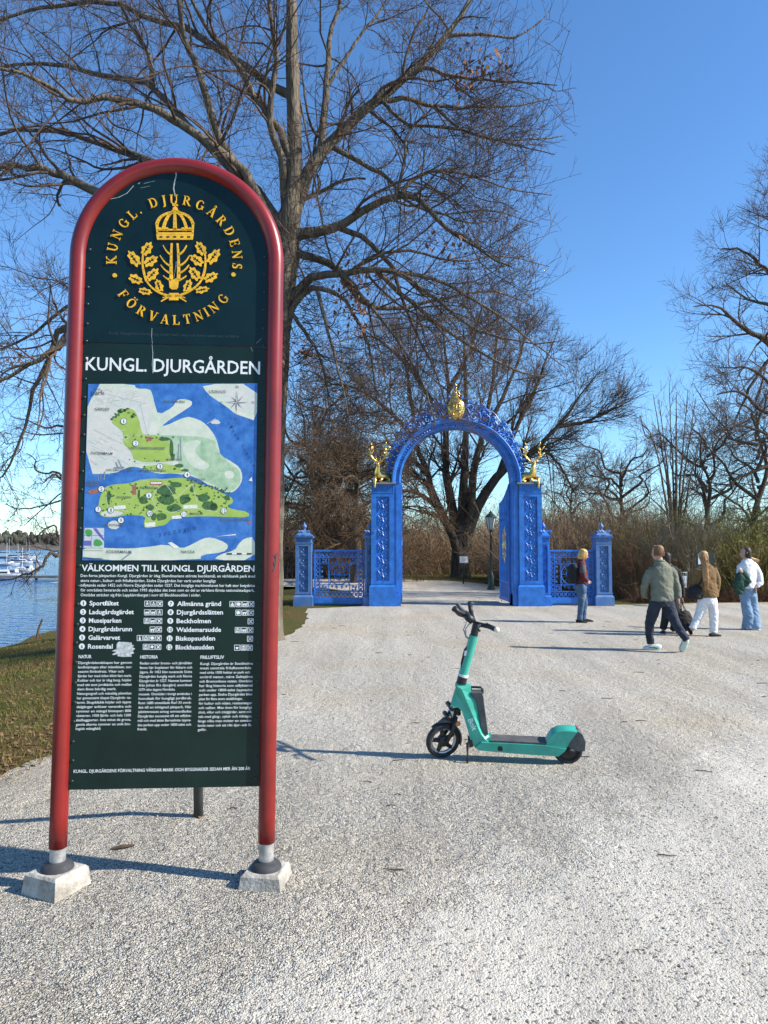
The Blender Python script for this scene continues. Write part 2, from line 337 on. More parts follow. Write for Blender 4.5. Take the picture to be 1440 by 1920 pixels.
# water
wm = bpy.data.materials.new('water'); wm.use_nodes = True; N, L = nodes(wm); b = N['Principled BSDF']
b.inputs['Base Color'].default_value = (.014, .075, .22, 1); b.inputs['Roughness'].default_value = .12; b.inputs['IOR'].default_value = 1.33
tc = N.new('ShaderNodeTexCoord'); mp = N.new('ShaderNodeMapping'); mp.inputs['Scale'].default_value = (1.0, 1.3, 1); L.new(tc.outputs['Object'], mp.inputs[0])
n1 = N.new('ShaderNodeTexNoise'); n1.inputs['Scale'].default_value = 2.0; n1.inputs['Detail'].default_value = 2.5; n1.inputs['Roughness'].default_value = .62; L.new(mp.outputs[0], n1.inputs['Vector'])
bp = N.new('ShaderNodeBump'); bp.inputs['Strength'].default_value = 1.0; bp.inputs['Distance'].default_value = .30; b.inputs['Specular IOR Level'].default_value = .2; L.new(n1.outputs['Fac'], bp.inputs['Height']); L.new(bp.outputs['Normal'], b.inputs['Normal'])
link('water', mesh_np('water', np.array([(-3500, -60, WATER_Z), (-8.0, -60, WATER_Z), (-8.0, 46, WATER_Z), (-1400, 3600, WATER_Z), (-3500, 3600, WATER_Z)]), np.array([[0, 1, 2, 3, 4]])), wm, kind='structure')
# far shore: low ridge covered by a wood
fx = np.linspace(-1100, 0, 60); V = []
for i, x in enumerate(fx):
    h = 5 + 4 * math.sin(x * .011) + 2 * math.sin(x * .04 + 1)
    V += [(x, 610 + 25 * math.sin(x * .006), WATER_Z - .3), (x, 640 + 25 * math.sin(x * .006), 1.5), (x, 760, h), (x, 900, h + 2), (x, 1100, -5)]
Q = np.array([(i * 5 + j, (i + 1) * 5 + j, (i + 1) * 5 + j + 1, i * 5 + j + 1) for i in range(59) for j in range(4)])
link('far_shore', mesh_np('far_shore', np.array(V), Q, True), mat('far_soil', (.10, .085, .06), .95, var=.3, vscale=.05), kind='structure')
def spikes(n, fxy, hmin, hmax, wr):
    """far trees that read as one mass: ragged crowns of a few tapering blades each"""
    V, Fq = [], []
    for i in range(n):
        x, y, z = fxy(); h = random.uniform(hmin, hmax); w = h * wr * random.uniform(.7, 1.3); o = len(V); conifer = random.random() < .45
        prof = [(.04, 0), (.10, .12), (1, .25), (.7, .5), (.4, .75), (.03, 1)] if conifer else [(.04, 0), (.12, .2), (.9, .45), (1.1, .7), (.7, .92), (.1, 1)]
        k = 5
        for r_, t in prof:
            for q in range(k):
                a = q * 2 * PI / k + t * 2; rr = r_ * w * random.uniform(.6, 1.3); V.append((x + rr * math.cos(a), y + rr * math.sin(a), z + h * t))
        Fq += [(o + s * k + q, o + s * k + (q + 1) % k, o + (s + 1) * k + (q + 1) % k, o + (s + 1) * k + q) for s in range(5) for q in range(k)]
    return mesh_np('wood', np.array(V), np.array(Fq))
def ff():
    x = random.uniform(-900, -100); y = random.uniform(640, 900)
    return x, y, 1.2 + (y - 640) / 260 * (5 + 4 * math.sin(x * .011) + 2 * math.sin(x * .04 + 1))
link('far_wood', spikes(1300, ff, 7, 12, .28), mat('far_wood', (.075, .066, .055), .95, col2=(.035, .045, .03), vscale=.05), kind='stuff', label='bare brown wood on the far shore across the water')
# ------------------------------------------------------------------ the park information sign
SL, SR = gnd(106, 1668), gnd(498.5, 1654)
SYAW = math.atan2(SR.y - SL.y, SR.x - SL.x); SLEAN = R(-0.95); SROLL = R(0.38)
sign = empty('information_sign', (SL + SR) / 2, (SLEAN, SROLL, SYAW), label='tall arched park map sign in a red tube frame on concrete feet', cat='sign')
SM = Matrix.Translation((SL + SR) / 2) @ Matrix.Rotation(SYAW, 4, 'Z') @ Matrix.Rotation(SROLL, 4, 'Y') @ Matrix.Rotation(SLEAN, 4, 'X'); SMI = SM.inverted()
HALF = (SR - SL).length / 2
def sg(px, py):
    """panel coordinates (right, up) of a photographed point of the sign face"""
    o = SMI @ Vector((0, 0, CAMH)); d = (SMI @ at(px, py, 4.0)) - o; t = (-0.012 - o.y) / d.y; q = o + d * t
    return (q.x, q.z)
red = mat('red_paint', (.205, .012, .010), .34, var=.22, vscale=3, bump=.05, bscale=300, coat=.1, bdist=.002)
green_up = mat('green_board', (.003, .016, .018), .28, spec=.28, var=.2, vscale=4, bump=.03, bscale=90, bdist=.002)
green_lo = mat('green_board_lower', (.006, .020, .016), .34, spec=.28, var=.2, vscale=4, bump=.03, bscale=90, bdist=.002)
steel = mat('galvanised', (.46, .45, .43), .5, .6, var=.3, vscale=20)
rubber = mat('rubber', (.035, .036, .04), .75, var=.3, vscale=25)
concrete = mat('weathered_concrete', (.52, .49, .43), .95, col2=(.22, .195, .16), vscale=11, bump=.8, bscale=70, bdist=.008, detail=8)
gold_p = mat('ochre_paint', (.78, .43, .02), .45, var=.18, vscale=30)
white_p = mat('white_print', (.72, .74, .74), .5)
TR = .0435
topz = sg(332, 310)[1] - HALF + .0
arc = [(HALF * math.cos(a), topz + HALF * math.sin(a)) for a in np.linspace(0, PI, 41)]
path = [(HALF, 0, .205)] + [(HALF, 0, z) for z in np.linspace(.35, topz - .01, 8)] + [(x, 0, z) for x, z in arc] + [(-HALF, 0, z) for z in np.linspace(topz - .01, .35, 8)] + [(-HALF, 0, .205)]
MB().tube(path, TR, 20).build('frame', red, sign, True)
def foot(sx, blockrot, h, w):
    MB().lathe([(.0385, .05), (.0385, .235)], (sx * HALF, 0, 0), 18).build('leg_sleeve', steel, sign, angle=40)
    MB().lathe([(.080, .105), (.078, .120), (.064, .138), (.044, .143), (.040, .148)], (sx * HALF, 0, h - .108), 20).build('rubber_collar', rubber, sign, angle=50)
    m = MB(); b = .012
    m.add([(x * (w + (.012 if z < 0 else 0)), y * (w + (.012 if z < 0 else 0)), zz) for zz, z in ((-.03, -1), (h - b, 0)) for x, y in ((-1, -1), (1, -1), (1, 1), (-1, 1))] + [(x * (w - b), y * (w - b), h) for x, y in ((-1, -1), (1, -1), (1, 1), (-1, 1))],
          [(3, 2, 1, 0), (0, 1, 5, 4), (1, 2, 6, 5), (2, 3, 7, 6), (3, 0, 4, 7), (4, 5, 9, 8), (5, 6, 10, 9), (6, 7, 11, 10), (7, 4, 8, 11), (8, 9, 10, 11)])
    m.build('concrete_foot', concrete, sign, loc=(sx * HALF, .0, 0), rot=(0, 0, blockrot))
foot(-1, R(-28), .100, .104); foot(1, R(-13), .076, .100)
# rear strut
MB().tube([SMI @ Vector((-1.185, 4.63, -.1)), SMI @ Vector((-1.175, 4.55, .35)), Vector((.05, .05, 1.75))], .030, 12).build('rear_strut', mat('dark_steel', (.05, .055, .055), .5, .3, var=.3), sign, True)
# boards
PW = HALF - .032
zseam = sg(320, 645)[1]; zbot = sg(310, 1478)[1]
ut = [(PW * math.cos(a), topz + PW * math.sin(a)) for a in np.linspace(0, PI, 41)] + [(-PW, zseam), (PW, zseam)]
upper = MB().prism(ut, -.012, .004).build('upper_board', green_up, sign)
lower = MB().prism([(-PW, zbot), (PW, zbot), (PW, zseam - .003), (-PW, zseam - .003)], -.0095, .004).build('lower_board', green_lo, sign)
Y0 = -.0125
# rivets
rv = MB().lathe([(.0085, 0), (.0085, .002), (.0062, .005), (.002, .0062)], k=10).xf(Matrix.Rotation(PI / 2, 4, 'X')).mesh('rivet', True)
rv.materials.append(mat('rivet_paint', (.028, .045, .042), .35, .4, var=.5, vscale=200))
for sx in (-1, 1):
    z = zbot + .045
    while z < topz + .08:
        link('rivet', rv, None, lower if z < zseam else upper, loc=(sx * (PW - .028 + random.uniform(-.002, .002)), -.0115 if z > zseam else -.009, z + random.uniform(-.004, .004))); z += .0985

# ---- raised gold lettering and emblem on the upper board
def stroke(a, b, w): 
    (x0, y0), (x1, y1) = a, b; l = math.hypot(x1 - x0, y1 - y0) or 1; nx_, ny_ = -(y1 - y0) / l * w / 2, (x1 - x0) / l * w / 2
    return [(x0 + nx_, y0 + ny_), (x1 + nx_, y1 + ny_), (x1 - nx_, y1 - ny_), (x0 - nx_, y0 - ny_)]
def arcstroke(cx, cy, rx, ry, a0, a1, thick, thin, n=10):
    out, inn = [], []
    for i in range(n + 1):
        a = a0 + (a1 - a0) * i / n; w = thin + (thick - thin) * abs(math.cos(a))
        out.append((cx + rx * math.cos(a), cy + ry * math.sin(a))); inn.append((cx + (rx - w) * math.cos(a), cy + (ry - w * .8) * math.sin(a)))
    return [[out[i], out[i + 1], inn[i + 1], inn[i]] for i in range(n)]
TK, TN, SF = .17, .07, .055
def serif(x, y, w=.34): return stroke((x - w / 2, y), (x + w / 2, y), SF)
def stem(x, y0=0, y1=1): return [stroke((x, y0), (x, y1), TK), serif(x, y0 + SF / 2), serif(x, y1 - SF / 2)]
def glyph(c):
    d = D = None
    if c == 'K': return stem(.17) + [stroke((.2, .42), (.72, .98), TN), stroke((.32, .55), (.76, .03), TK), serif(.72, .97, .3), serif(.78, .03, .3)], .9
    if c == 'U': return [stroke((.17, .3), (.17, 1), TK), serif(.17, .97), stroke((.74, .3), (.74, 1), TN), serif(.74, .97, .28)] + arcstroke(.43, .34, .345, .35, PI, 2 * PI, TK, TN), .9
    if c == 'N': return [stroke((.14, 0), (.14, 1), TN), serif(.14, .03, .28), serif(.1, .97, .2), stroke((.12, .97), (.76, .03), TK), stroke((.76, 0), (.76, 1), TN), serif(.76, .97, .28)], .92
    if c == 'G': return arcstroke(.47, .5, .43, .51, R(40), R(330), TK, TN, 14) + [stroke((.78, .1), (.78, .45), TK), serif(.76, .45, .34)], .95
    if c == 'L': return stem(.17) + [stroke((.2, .035), (.66, .035), SF * 1.3), stroke((.65, .02), (.68, .28), TN)], .76
    if c == 'D': return stem(.17) + arcstroke(.35, .5, .5, .5, R(-90), R(90), TK, TN, 12) + [stroke((.1, .03), (.36, .03), SF), stroke((.1, .97), (.36, .97), SF)], .95
    if c == 'J': return [stroke((.27, .1), (.27, 1), TK), serif(.27, .97)] + arcstroke(.14, .02, .21, .25, R(-120), R(20), TK, TN, 6), .46
    if c == 'R': return stem(.17) + arcstroke(.35, .74, .33, .26, R(-90), R(90), TK, TN) + [stroke((.15, .97), (.36, .97), SF), stroke((.15, .5), (.36, .5), SF), stroke((.42, .5), (.76, .03), TK), serif(.79, .03, .22)], .9
    if c in 'AÅ': return [stroke((.12, .03), (.42, 1), TN), stroke((.42, 1), (.74, .03), TK), stroke((.24, .34), (.6, .34), SF), serif(.12, .03, .26), serif(.74, .03, .3)] + (arcstroke(.42, 1.17, .12, .12, 0, 2 * PI, .05, .05, 10) if c == 'Å' else []), .88
    if c in 'EF': return stem(.17) + [stroke((.2, .97), (.64, .97), SF * 1.2), stroke((.2, .52), (.52, .52), SF), stroke((.65, .76), (.65, 1), TN), stroke((.53, .4), (.53, .64), TN)] + ([stroke((.2, .035), (.66, .035), SF * 1.3), stroke((.68, 0), (.68, .26), TN)] if c == 'E' else []), .78
    if c == 'S': return arcstroke(.33, .73, .25, .28, R(50), R(250), TK, TN) + arcstroke(.36, .27, .26, .28, R(-130), R(80), TK, TN) + [stroke((.15, .6), (.52, .42), TK), stroke((.52, .74), (.52, .98), TN), stroke((.1, .02), (.1, .28), TN)], .68
    if c in 'OÖ': return arcstroke(.47, .5, .44, .51, 0, 2 * PI, TK, TN, 18) + ([stroke((.25, 1.16), (.38, 1.16), .12), stroke((.56, 1.16), (.69, 1.16), .12)] if c == 'Ö' else []), .95
    if c == 'V': return [stroke((.12, .97), (.45, 0), TK), stroke((.45, 0), (.76, .97), TN), serif(.12, .97, .3), serif(.76, .97, .26)], .88
    if c == 'T': return stem(.4) + [stroke((.06, .96), (.74, .96), SF * 1.3), stroke((.07, .72), (.07, 1), TN), stroke((.73, .72), (.73, 1), TN)], .8
    if c == 'I': return stem(.17), .36
    if c == '.': return [[(.08, 0), (.24, 0), (.24, .16), (.08, .16)]], .34
    return [], .45
RC = sg(328, 487); RR = (sg(448, 487)[0] - sg(208, 487)[0]) / 2
LH = .052; RR *= .985
def ring(text, a_c, inward, step):
    ws = [glyph(c)[1] for c in text]; m = MB()
    cur = -sum(ws) / 2 * 1.0
    for c, w in zip(text, ws):
        m = MB()
        mid = cur + w / 2; cur += w
        a = a_c - mid * step if not inward else a_c + mid * step
        polys, gw = glyph(c)
        rad = RR - LH / 2 if not inward else RR + LH / 2
        for p in polys:
            q = []
            for x, y in p:
                lx, ly = (x - gw / 2) * LH * .92, y * LH
                if not inward: ux, uy = (math.sin(a), -math.cos(a)); vx, vy = math.cos(a), math.sin(a)
                else: ux, uy = (-math.sin(a), math.cos(a)); vx, vy = -math.cos(a), -math.sin(a)
                q.append((RC[0] + rad * math.cos(a) + ux * lx + vx * ly, RC[1] + rad * math.sin(a) + uy * lx + vy * ly))
            m.prism(q, Y0 - .006, Y0)
        if polys: m.build('gold_letter', gold_p, upper)
ring('KUNGL. DJURGÅRDENS', PI / 2, False, R(194) / 14.2)
ring('FÖRVALTNING', -PI / 2, True, R(116) / 9.2)
def e1(u, v): return sg(110 + u / 3.2727, 280 + v / 3.2727)
m = MB()
for cx_, cy_ in ((345, 775), (1073, 770)):
    c = e1(cx_, cy_); m.prism([(c[0] + .0115 * math.cos(a), c[1] + .0115 * math.sin(a)) for a in np.linspace(0, 2 * PI, 13)[:-1]], Y0 - .005, Y0); m.build('gold_dot', gold_p, upper); m = MB()
def stk(pts, w0, w1=None, n=1):      # tapering polyline in emblem crop units
    w1 = w0 if w1 is None else w1; k = len(pts) - 1
    for i in range(k):
        wa, wb = w0 + (w1 - w0) * i / k, w0 + (w1 - w0) * (i + 1) / k
        (x0, y0), (x1, y1) = pts[i], pts[i + 1]; l = math.hypot(x1 - x0, y1 - y0) or 1; ex, ey = (x1 - x0) / l * 1.5, (y1 - y0) / l * 1.5
        nx_, ny_ = -(y1 - y0) / l, (x1 - x0) / l
        yield [e1(x0 - ex + nx_ * wa / 2, y0 - ey + ny_ * wa / 2), e1(x1 + ex + nx_ * wb / 2, y1 + ey + ny_ * wb / 2), e1(x1 + ex - nx_ * wb / 2, y1 + ey - ny_ * wb / 2), e1(x0 - ex - nx_ * wa / 2, y0 - ey - ny_ * wa / 2)]
def bez(a, b_, c, n=8): return [((1 - t) ** 2 * a[0] + 2 * t * (1 - t) * b_[0] + t * t * c[0], (1 - t) ** 2 * a[1] + 2 * t * (1 - t) * b_[1] + t * t * c[1]) for t in np.linspace(0, 1, n)]
def put(polys, h=.006):
    for p in polys: m.prism(p, Y0 - h, Y0)
# crown: band, four arches, orb and cross
put([[e1(*p) for p in ((600, 525), (828, 525), (822, 557), (606, 557))]])
put([[e1(*p) for p in ((596, 458), (612, 455), (612, 520), (602, 520))], [e1(*p) for p in ((832, 458), (818, 455), (818, 520), (827, 520))]])
put(stk([(604, 518), (826, 518)], 12)); put(stk([(608, 496), (822, 496)], 9))
for x0, bx_ in ((603, 615), (640, 660), (714, 714), (788, 768), (826, 813)):
    put(stk(bez((x0, 462 if x0 in (603, 826) else 500), (bx_, 400), (714 + (x0 - 714) * .1, 388), 7), 22 if x0 == 714 else 19, 14))
for x0 in (622, 665, 714, 764, 806): put([[e1(x0 + 12 * math.cos(a), 492 + 11 * math.sin(a)) for a in np.linspace(0, 2 * PI, 9)[:-1]]])
put(stk([(695, 383), (737, 383)], 12)); put([[e1(716 + 16 * math.cos(a), 368 + 14 * math.sin(a)) for a in np.linspace(0, 2 * PI, 11)[:-1]]])
put(stk([(716, 356), (716, 334)], 10)); put(stk([(701, 345), (731, 345)], 9))
m.build('gold_crown', gold_p, upper); m = MB()
# deer head with antlers
put([[e1(*p) for p in ((676, 790), (700, 805), (724, 792), (738, 800), (732, 850), (722, 862), (694, 862), (682, 850))]])
for s, c0 in ((-1, 690), (1, 738)):
    put(stk(bez((c0 - 2 * s, 800), (c0 + 2 * s - 22 * -s * 0, 690), (712 + s * 18, 580), 8), 20, 10))
    for (ya, dx, yb) in ((630, 48, 592), (700, 66, 655), (745, 62, 712), (788, 46, 778)):
        put(stk(bez((c0 + s * -2, ya + 18), (c0 + s * dx * .5, ya + 12), (c0 + s * dx, yb), 5), 13, 5))
m.build('gold_deer_head', gold_p, upper); m = MB()
# oak twigs with lobed leaves
twigs = [bez((700, 905), (590, 890), (540, 810), 8), bez((540, 810), (505, 720), (520, 640), 6), bez((715, 905), (830, 880), (880, 800), 8), bez((880, 800), (915, 710), (895, 630), 6)]
for t in twigs: put(stk(t, 15, 9))
put(stk([(680, 906), (735, 906)], 44)); put(stk([(680, 905), (630, 935)], 12, 6)); put(stk([(735, 905), (782, 935)], 12, 6)); put(stk([(690, 900), (640, 912)], 9, 5)); put(stk([(725, 900), (775, 912)], 9, 5))
m.build('gold_oak_twig', gold_p, upper)
def oak(cx_, cy_, ang, L_, W_):
    m = MB()
    L_ *= .92; W_ *= .88; ca, sa = math.cos(ang), math.sin(ang); pts = []
    for i in range(36):
        a = i * 2 * PI / 36; rr = 1 + .15 * math.cos(7 * a) ; x, y = L_ * .5 * math.cos(a) * rr, W_ * .5 * math.sin(a) * (1 + .17 * math.cos(7 * a)) * (1.0 - .18 * math.cos(a))
        pts.append(e1(cx_ + x * ca - y * sa, cy_ + x * sa + y * ca))
    m.prism(pts, Y0 - .006, Y0); m.build('gold_oak_leaf', gold_p, upper)
    ribs.append([(cx_ - ca * L_ * .32, cy_ - sa * L_ * .32), (cx_ + ca * L_ * .3, cy_ + sa * L_ * .3)])
    for t in (-.1, .1):
        for s in (-1, 1): ribs.append([(cx_ + ca * L_ * t, cy_ + sa * L_ * t), (cx_ + ca * L_ * (t + .08) - s * sa * W_ * .16, cy_ + sa * L_ * (t + .08) + s * ca * W_ * .16)])
ribs = []
for a in ((463, 672, -2.2, 112, 64), (543, 612, -1.0, 92, 62), (566, 688, -.55, 96, 62), (475, 800, .42, 92, 58), (577, 770, -.8, 96, 58), (533, 874, .2, 84, 44), (616, 838, -1.9, 82, 50),
          (872, 610, -2.1, 92, 62), (952, 660, -.9, 110, 62), (848, 682, -2.5, 96, 60), (835, 765, -2.2, 96, 60), (935, 787, -.5, 92, 58), (882, 864, -.2, 86, 44), (793, 840, -1.2, 86, 50)): oak(*a)
m = MB()
for a, b_ in ribs:
    for p in stk([a, b_], 7, 4): m.flat(p, Y0 - .0068)
for x in (630, 672, 714, 758, 800):
    for p in stk([(x - 8, 541), (x + 8, 541)], 9): m.flat(p, Y0 - .0068)
m.build('emblem_veins', green_up, upper, kind='stuff')

# ---- flat print: text
TXT = []
def text(s, px0, px1, py, cap, mt, parent, y=None, name='lettering', rot=0, thick=0.0, xh=False):
    """a line of print from pixel x0 to x1 on baseline py, capital height cap pixels"""
    cu = bpy.data.curves.new('print', 'FONT'); cu.body = s; cu.resolution_u = 2; cu.offset = thick
    o = bpy.data.objects.new('print', cu); COL.objects.link(o); TXT.append((o, px0, px1, py, cap, mt, parent, y, name, rot))
def c3(u, v): return (110 + u / 3.42857, 1040 + v / 3.42857)
def t3(s, u0, u1, v, cap, th=0.0, mt=None): 
    a = c3(u0, v); b_ = c3(u1, v); text(s, a[0], b_[0], a[1], cap / 3.42857, mt or white_p, lower, thick=th)
text('KUNGL. DJURGÅRDEN', 160, 487.5, 697.5, 25.5, white_p, lower, thick=.012)
t3('VÄLKOMMEN TILL KUNGL. DJURGÅRDEN', 146, 1258, 107, 42, .018)
for s, u1, v in (('Den forna jaktparken Kungl. Djurgården är idag Skandinaviens största besöksmål, en världsunik park med', 1262, 145), ('stora natur-, kultur- och friluftsvärden. Södra Djurgården har varit under kungligt', 1010, 176),
                 ('inflytande sedan 1452 och Norra Djurgården sedan 1527. Det kungliga markinnehavet har haft stor betydelse', 1260, 206), ('för områdets bevarande och sedan 1995 skyddas det även som en del av världens första nationalstadspark.', 1258, 237), ('Området sträcker sig från Lappkärrsberget i norr till Blockhusudden i söder.', 912, 268)):
    t3(s, 140, u1, v, 19, .008)
icons = MB(); discs = MB(); nums = []
def rect_out(u, v, s):
    for a, b_ in (((u - s, v - s), (u + s, v - s)), ((u + s, v - s), (u + s, v + s)), ((u + s, v + s), (u - s, v + s)), ((u - s, v + s), (u - s, v - s))):
        yield [c3q(p) for p in stroke(a, b_, 3.2)]
def c3q(p): return sg(*c3(*p))
def icon(kind, u, v):
    icons = MB(); YI = -.0098
    for p in rect_out(u, v, 17): icons.flat(p, YI)
    P = lambda pts: icons.flat([c3q((u + a, v + b_)) for a, b_ in pts], YI - .0002)
    S = lambda a, b_, w=5: icons.flat([c3q(q) for q in stroke((u + a[0], v + a[1]), (u + b_[0], v + b_[1]), w)], YI - .0002 - .0001 * random.random())
    if kind == 'x': S((-10, -11), (10, 12), 6); S((10, -11), (-10, 12), 6); S((9, -12), (13, -7), 5)
    elif kind == 'm':
        P([(-13, -5), (0, -14), (13, -5)]); P([(-13, 13), (13, 13), (13, 9), (-13, 9)])
        for a in (-9, 0, 9): S((a, -5), (a, 9), 4)
    elif kind in 'dh': 
        P([(-11, -4), (8, -4), (13, -10), (14, -3), (10, 3), (-9, 3)])
        for a in (-8, -4, 5, 9): S((a, 2), (a - (2 if kind == 'h' else 0), 13), 4)
        S((-11, -3), (-14, 5), 3)
    elif kind == 'w':
        P([(-3, -8), (3, -8), (4, 3), (-4, 3)]); P([(-3, -14), (3, -14), (3, -9), (-3, -9)]); S((-2, 2), (-8, 13), 4); S((2, 2), (7, 13), 4); S((3, -6), (10, 0), 3); S((-3, -6), (-9, 1), 3)
    elif kind == 'i': P([(-4, -14), (4, -14), (4, -8), (-4, -8)]); P([(-6, -4), (6, -4), (6, 14), (-6, 14)])
    elif kind == 'f': P([(10 * math.cos(a) * (1 + .2 * math.cos(5 * a)), 10 * math.sin(a) * (1 + .2 * math.cos(5 * a))) for a in np.linspace(0, 2 * PI, 21)[:-1]])
    elif kind == 'b': P([(-14, 3), (14, 3), (9, 12), (-9, 12)]); P([(-7, 2), (7, 2), (5, -8), (-5, -8)]); S((0, -8), (0, -13), 3)
    elif kind == 's': P([(-13, 6), (13, 6), (13, 11), (-13, 11)]); S((-6, 5), (0, -12), 4); S((6, 5), (0, -12), 4)
    elif kind == 'c': P([(-10, -4), (8, -4), (5, 10), (-7, 10)]); S((9, -2), (12, 4), 3)
    elif kind == 'k': P([(-12, -9), (4, -12), (13, -2), (8, 10), (-6, 12), (-13, 3)])
    icons.build('pictogram', white_p, lower)
rows = [(1, 'Sportfältet', 385, 'wsx', 312), (2, 'Ladugårdsgärdet', 482, 'dhw', 368), (3, 'Museiparken', 402, 'mhx', 423), (4, 'Djurgårdsbrunn', 470, 'hx', 478), (5, 'Galärvarvet', 394, 'imkx', 533), (6, 'Rosendal', 346, 'mfx', 590)]
rows2 = [(7, 'Allmänna gränd', 1043, 'bkhx', 315), (8, 'Djurgårdsslätten', 1056, 'khx', 370), (9, 'Beckholmen', 978, 'x', 426), (10, 'Waldemarsudde', 1043, 'mdx', 482), (11, 'Biskopsudden', 1005, 'x', 538), (12, 'Blockhusudden', 997, 'cmx', 595)]
for rws, du_, tx, ix in ((rows, 158, 197, 650), (rows2, 721, 761, 1238)):
    for k, (n_, s, u1, ic, v) in enumerate(rws):
        sh = -k * 2.0
        discs.flat([c3q((du_ + sh + 19 * math.cos(a), v + 19 * math.sin(a))) for a in np.linspace(0, 2 * PI, 19)[:-1]], -.0099); discs.build('number_disc', white_p, lower); discs = MB()
        w = (3 if n_ == 1 else 7) if n_ < 10 else (9 if n_ == 11 else 13)
        t3(str(n_), du_ + sh - w, du_ + sh + w, v + 12, 24, .01, green_lo)
        t3(s, tx + sh, u1, v + 14, 30, .022)
        for q, kk in enumerate(ic[::-1]): icon(kk, ix + sh - 40.5 * q * (1 if rws is rows else 1), v + 3)

for s, u, u1 in (('NATUR', 127, 210), ('HISTORIA', 524, 637), ('FRILUFTSLIV', 911, 1063)): t3(s, u, u1, 666 + (u - 127) * .005, 22, .018)
cA = ['Djurgårdslandskapet har genom', 'landhöjningen efter inlandsisen, suc-', 'cessivt förändrats. Vikar och', 'fjärdar har med tiden blivit fast mark.', 'Kobbar och öar är idag berg, höjder', 'med ett tunt jordtäcke och mellan', 'dem finns bördig mark.', 'Naturgeografi och mänsklig påverkan', 'har gemensamt skapat Djurgårds- na-', 'turen. Skogsklädda höjder och öppna', 'dalgångar avlöser varandra och', 'rymmer en mängd biotoper: 800', 'växtarter, 1000 fjärils- och hela 1200', 'skalbaggsarter. Inte minst de grova,', 'gamla ekarna rymmer en unik bio-', 'logisk mångfald.']
cB = ['Redan under brons- och järnålder', 'fanns här boplatser för fiskare och', 'jägare. År 1452 blev nuvarande Södra', 'Djurgården kunglig mark och Norra', 'Djurgården år 1527. Namnet kommer', 'från Johan III:s djurgård, anordnad', '1579 nära dagens Nordiska', 'museet. Området i övrigt användes i', 'huvudsak för kungligt jordbruk.', 'Runt 1680 utvecklade Karl XI områ-', 'det till en inhägnad jaktpark. När', 'jaktintresset avtog omvandlades', 'Djurgården successivt till ett utflykts-', 'mål och med ätten Bernadotte öppna-', 'des parken upp under 1800-talet och', 'framåt.']
cC = ['Kungl. Djurgården är Stockholms', 'mest centrala friluftsområde', 'med cirka 1000 hektar av park och', 'orörd natur, nära Saltsjöns', 'och Brunnsvikens vatten. Området', 'har lång historia som utflyktsmål', 'och under 1800-talet öppnades', 'parken upp. Södra Djurgården blev', 'plats för flera stora utställningar,', 'för kultur och nöjen, restauranger', 'och caféer. Men även för kungliga', 'slott, villor och trädgårdar, samt mil-', 'tals med gång-, cykel- och ridvägar,', 'längs vilka man möter en omväx-', 'lande natur och ett rikt djur- och få-', 'gelliv.']
shortA = {2: .85, 6: .72, 15: .46}; shortB = {6: .68, 15: .18}; shortC = {1: .97, 2: .95, 8: .82, 15: .16}
for col, u0, u1, sh in ((cA, 125, 470, shortA), (cB, 522, 858, shortB), (cC, 910, 1248, shortC)):
    for i, s in enumerate(col):
        a, b_ = u0 - i * 1.1, u1 - i * .55
        t3(s, a, a + (b_ - a) * sh.get(i, 1.0), 702 + i * 28.3 + (u0 - 125) * .008, 17, .008)
t3('KUNGL. DJURGÅRDENS FÖRVALTNING VÅRDAR MARK OCH BYGGNADER SEDAN MER ÄN 200 ÅR', 95, 1232, 1394, 21, .012)
text('Kungl. Djurgårdens Förvaltning vårdar mark, natur och kultur sedan mer än 200 år', 205, 449, 630, 5, mat('faded_print', (.03, .05, .05), .4), upper, y=Y0 - .0004)

# ---- the map print
def mp(u, v): return sg(130 + u / 3.6, 640 + v / 3.6)
ML = [(128, 288), (1270, 283), (1252, 1478), (88, 1478)]
def paper(name, c1, c2, sc):
    return mat(name, c1, .42, col2=c2, vscale=sc, detail=7)
sea = paper('map_sea', (.016, .10, .36), (.06, .21, .55), 16)
landp = paper('map_land', (.50, .58, .44), (.68, .66, .56), 22); landp2 = paper('map_city', (.66, .60, .55), (.50, .56, .50), 34)
pale = paper('map_forest', (.26, .42, .25), (.50, .60, .42), 24); bright = paper('map_meadow', (.29, .42, .06), (.38, .50, .12), 18)
darkt = paper('map_trees', (.035, .10, .03), (.08, .17, .05), 60); ink = mat('map_ink', (.03, .04, .06), .5)
mapo = MB().prism([mp(*p) for p in ML], -.0125, -.009).build('map', sea, sign)
ML_Y = [-.0125]
def layer(name, mt, polys, smooth=1):
    ML_Y[0] -= .00010; k = MB()
    for p in polys:
        k.flat([mp(*q) for q in (chaikin(p, smooth) if smooth else p)], ML_Y[0])
        if len(polys) < 30: k.build(name, mt, mapo); k = MB()
    return k.build(name, mt, mapo, kind='stuff') if len(polys) >= 30 else None
def clip(p): return [(min(max(u, 90 + (1478 - v) / 1190 * 38), 1269 - (v - 285) / 1190 * 17), min(max(v, 288), 1477)) for u, v in p]
north = [(128, 288), (440, 288), (450, 320), (540, 320), (560, 350), (575, 420), (600, 500), (700, 445), (720, 400), (760, 388), (825, 400), (830, 425), (810, 445), (630, 560), (640, 575), (790, 505), (850, 520), (905, 545), (950, 590), (990, 650), (1010, 720), (1020, 770), (1100, 815), (1150, 850), (1170, 905), (1160, 960), (1120, 1010), (1080, 1025), (960, 985), (880, 930), (810, 905), (700, 890), (600, 895), (520, 870), (450, 845), (390, 850), (300, 895), (110, 895)]
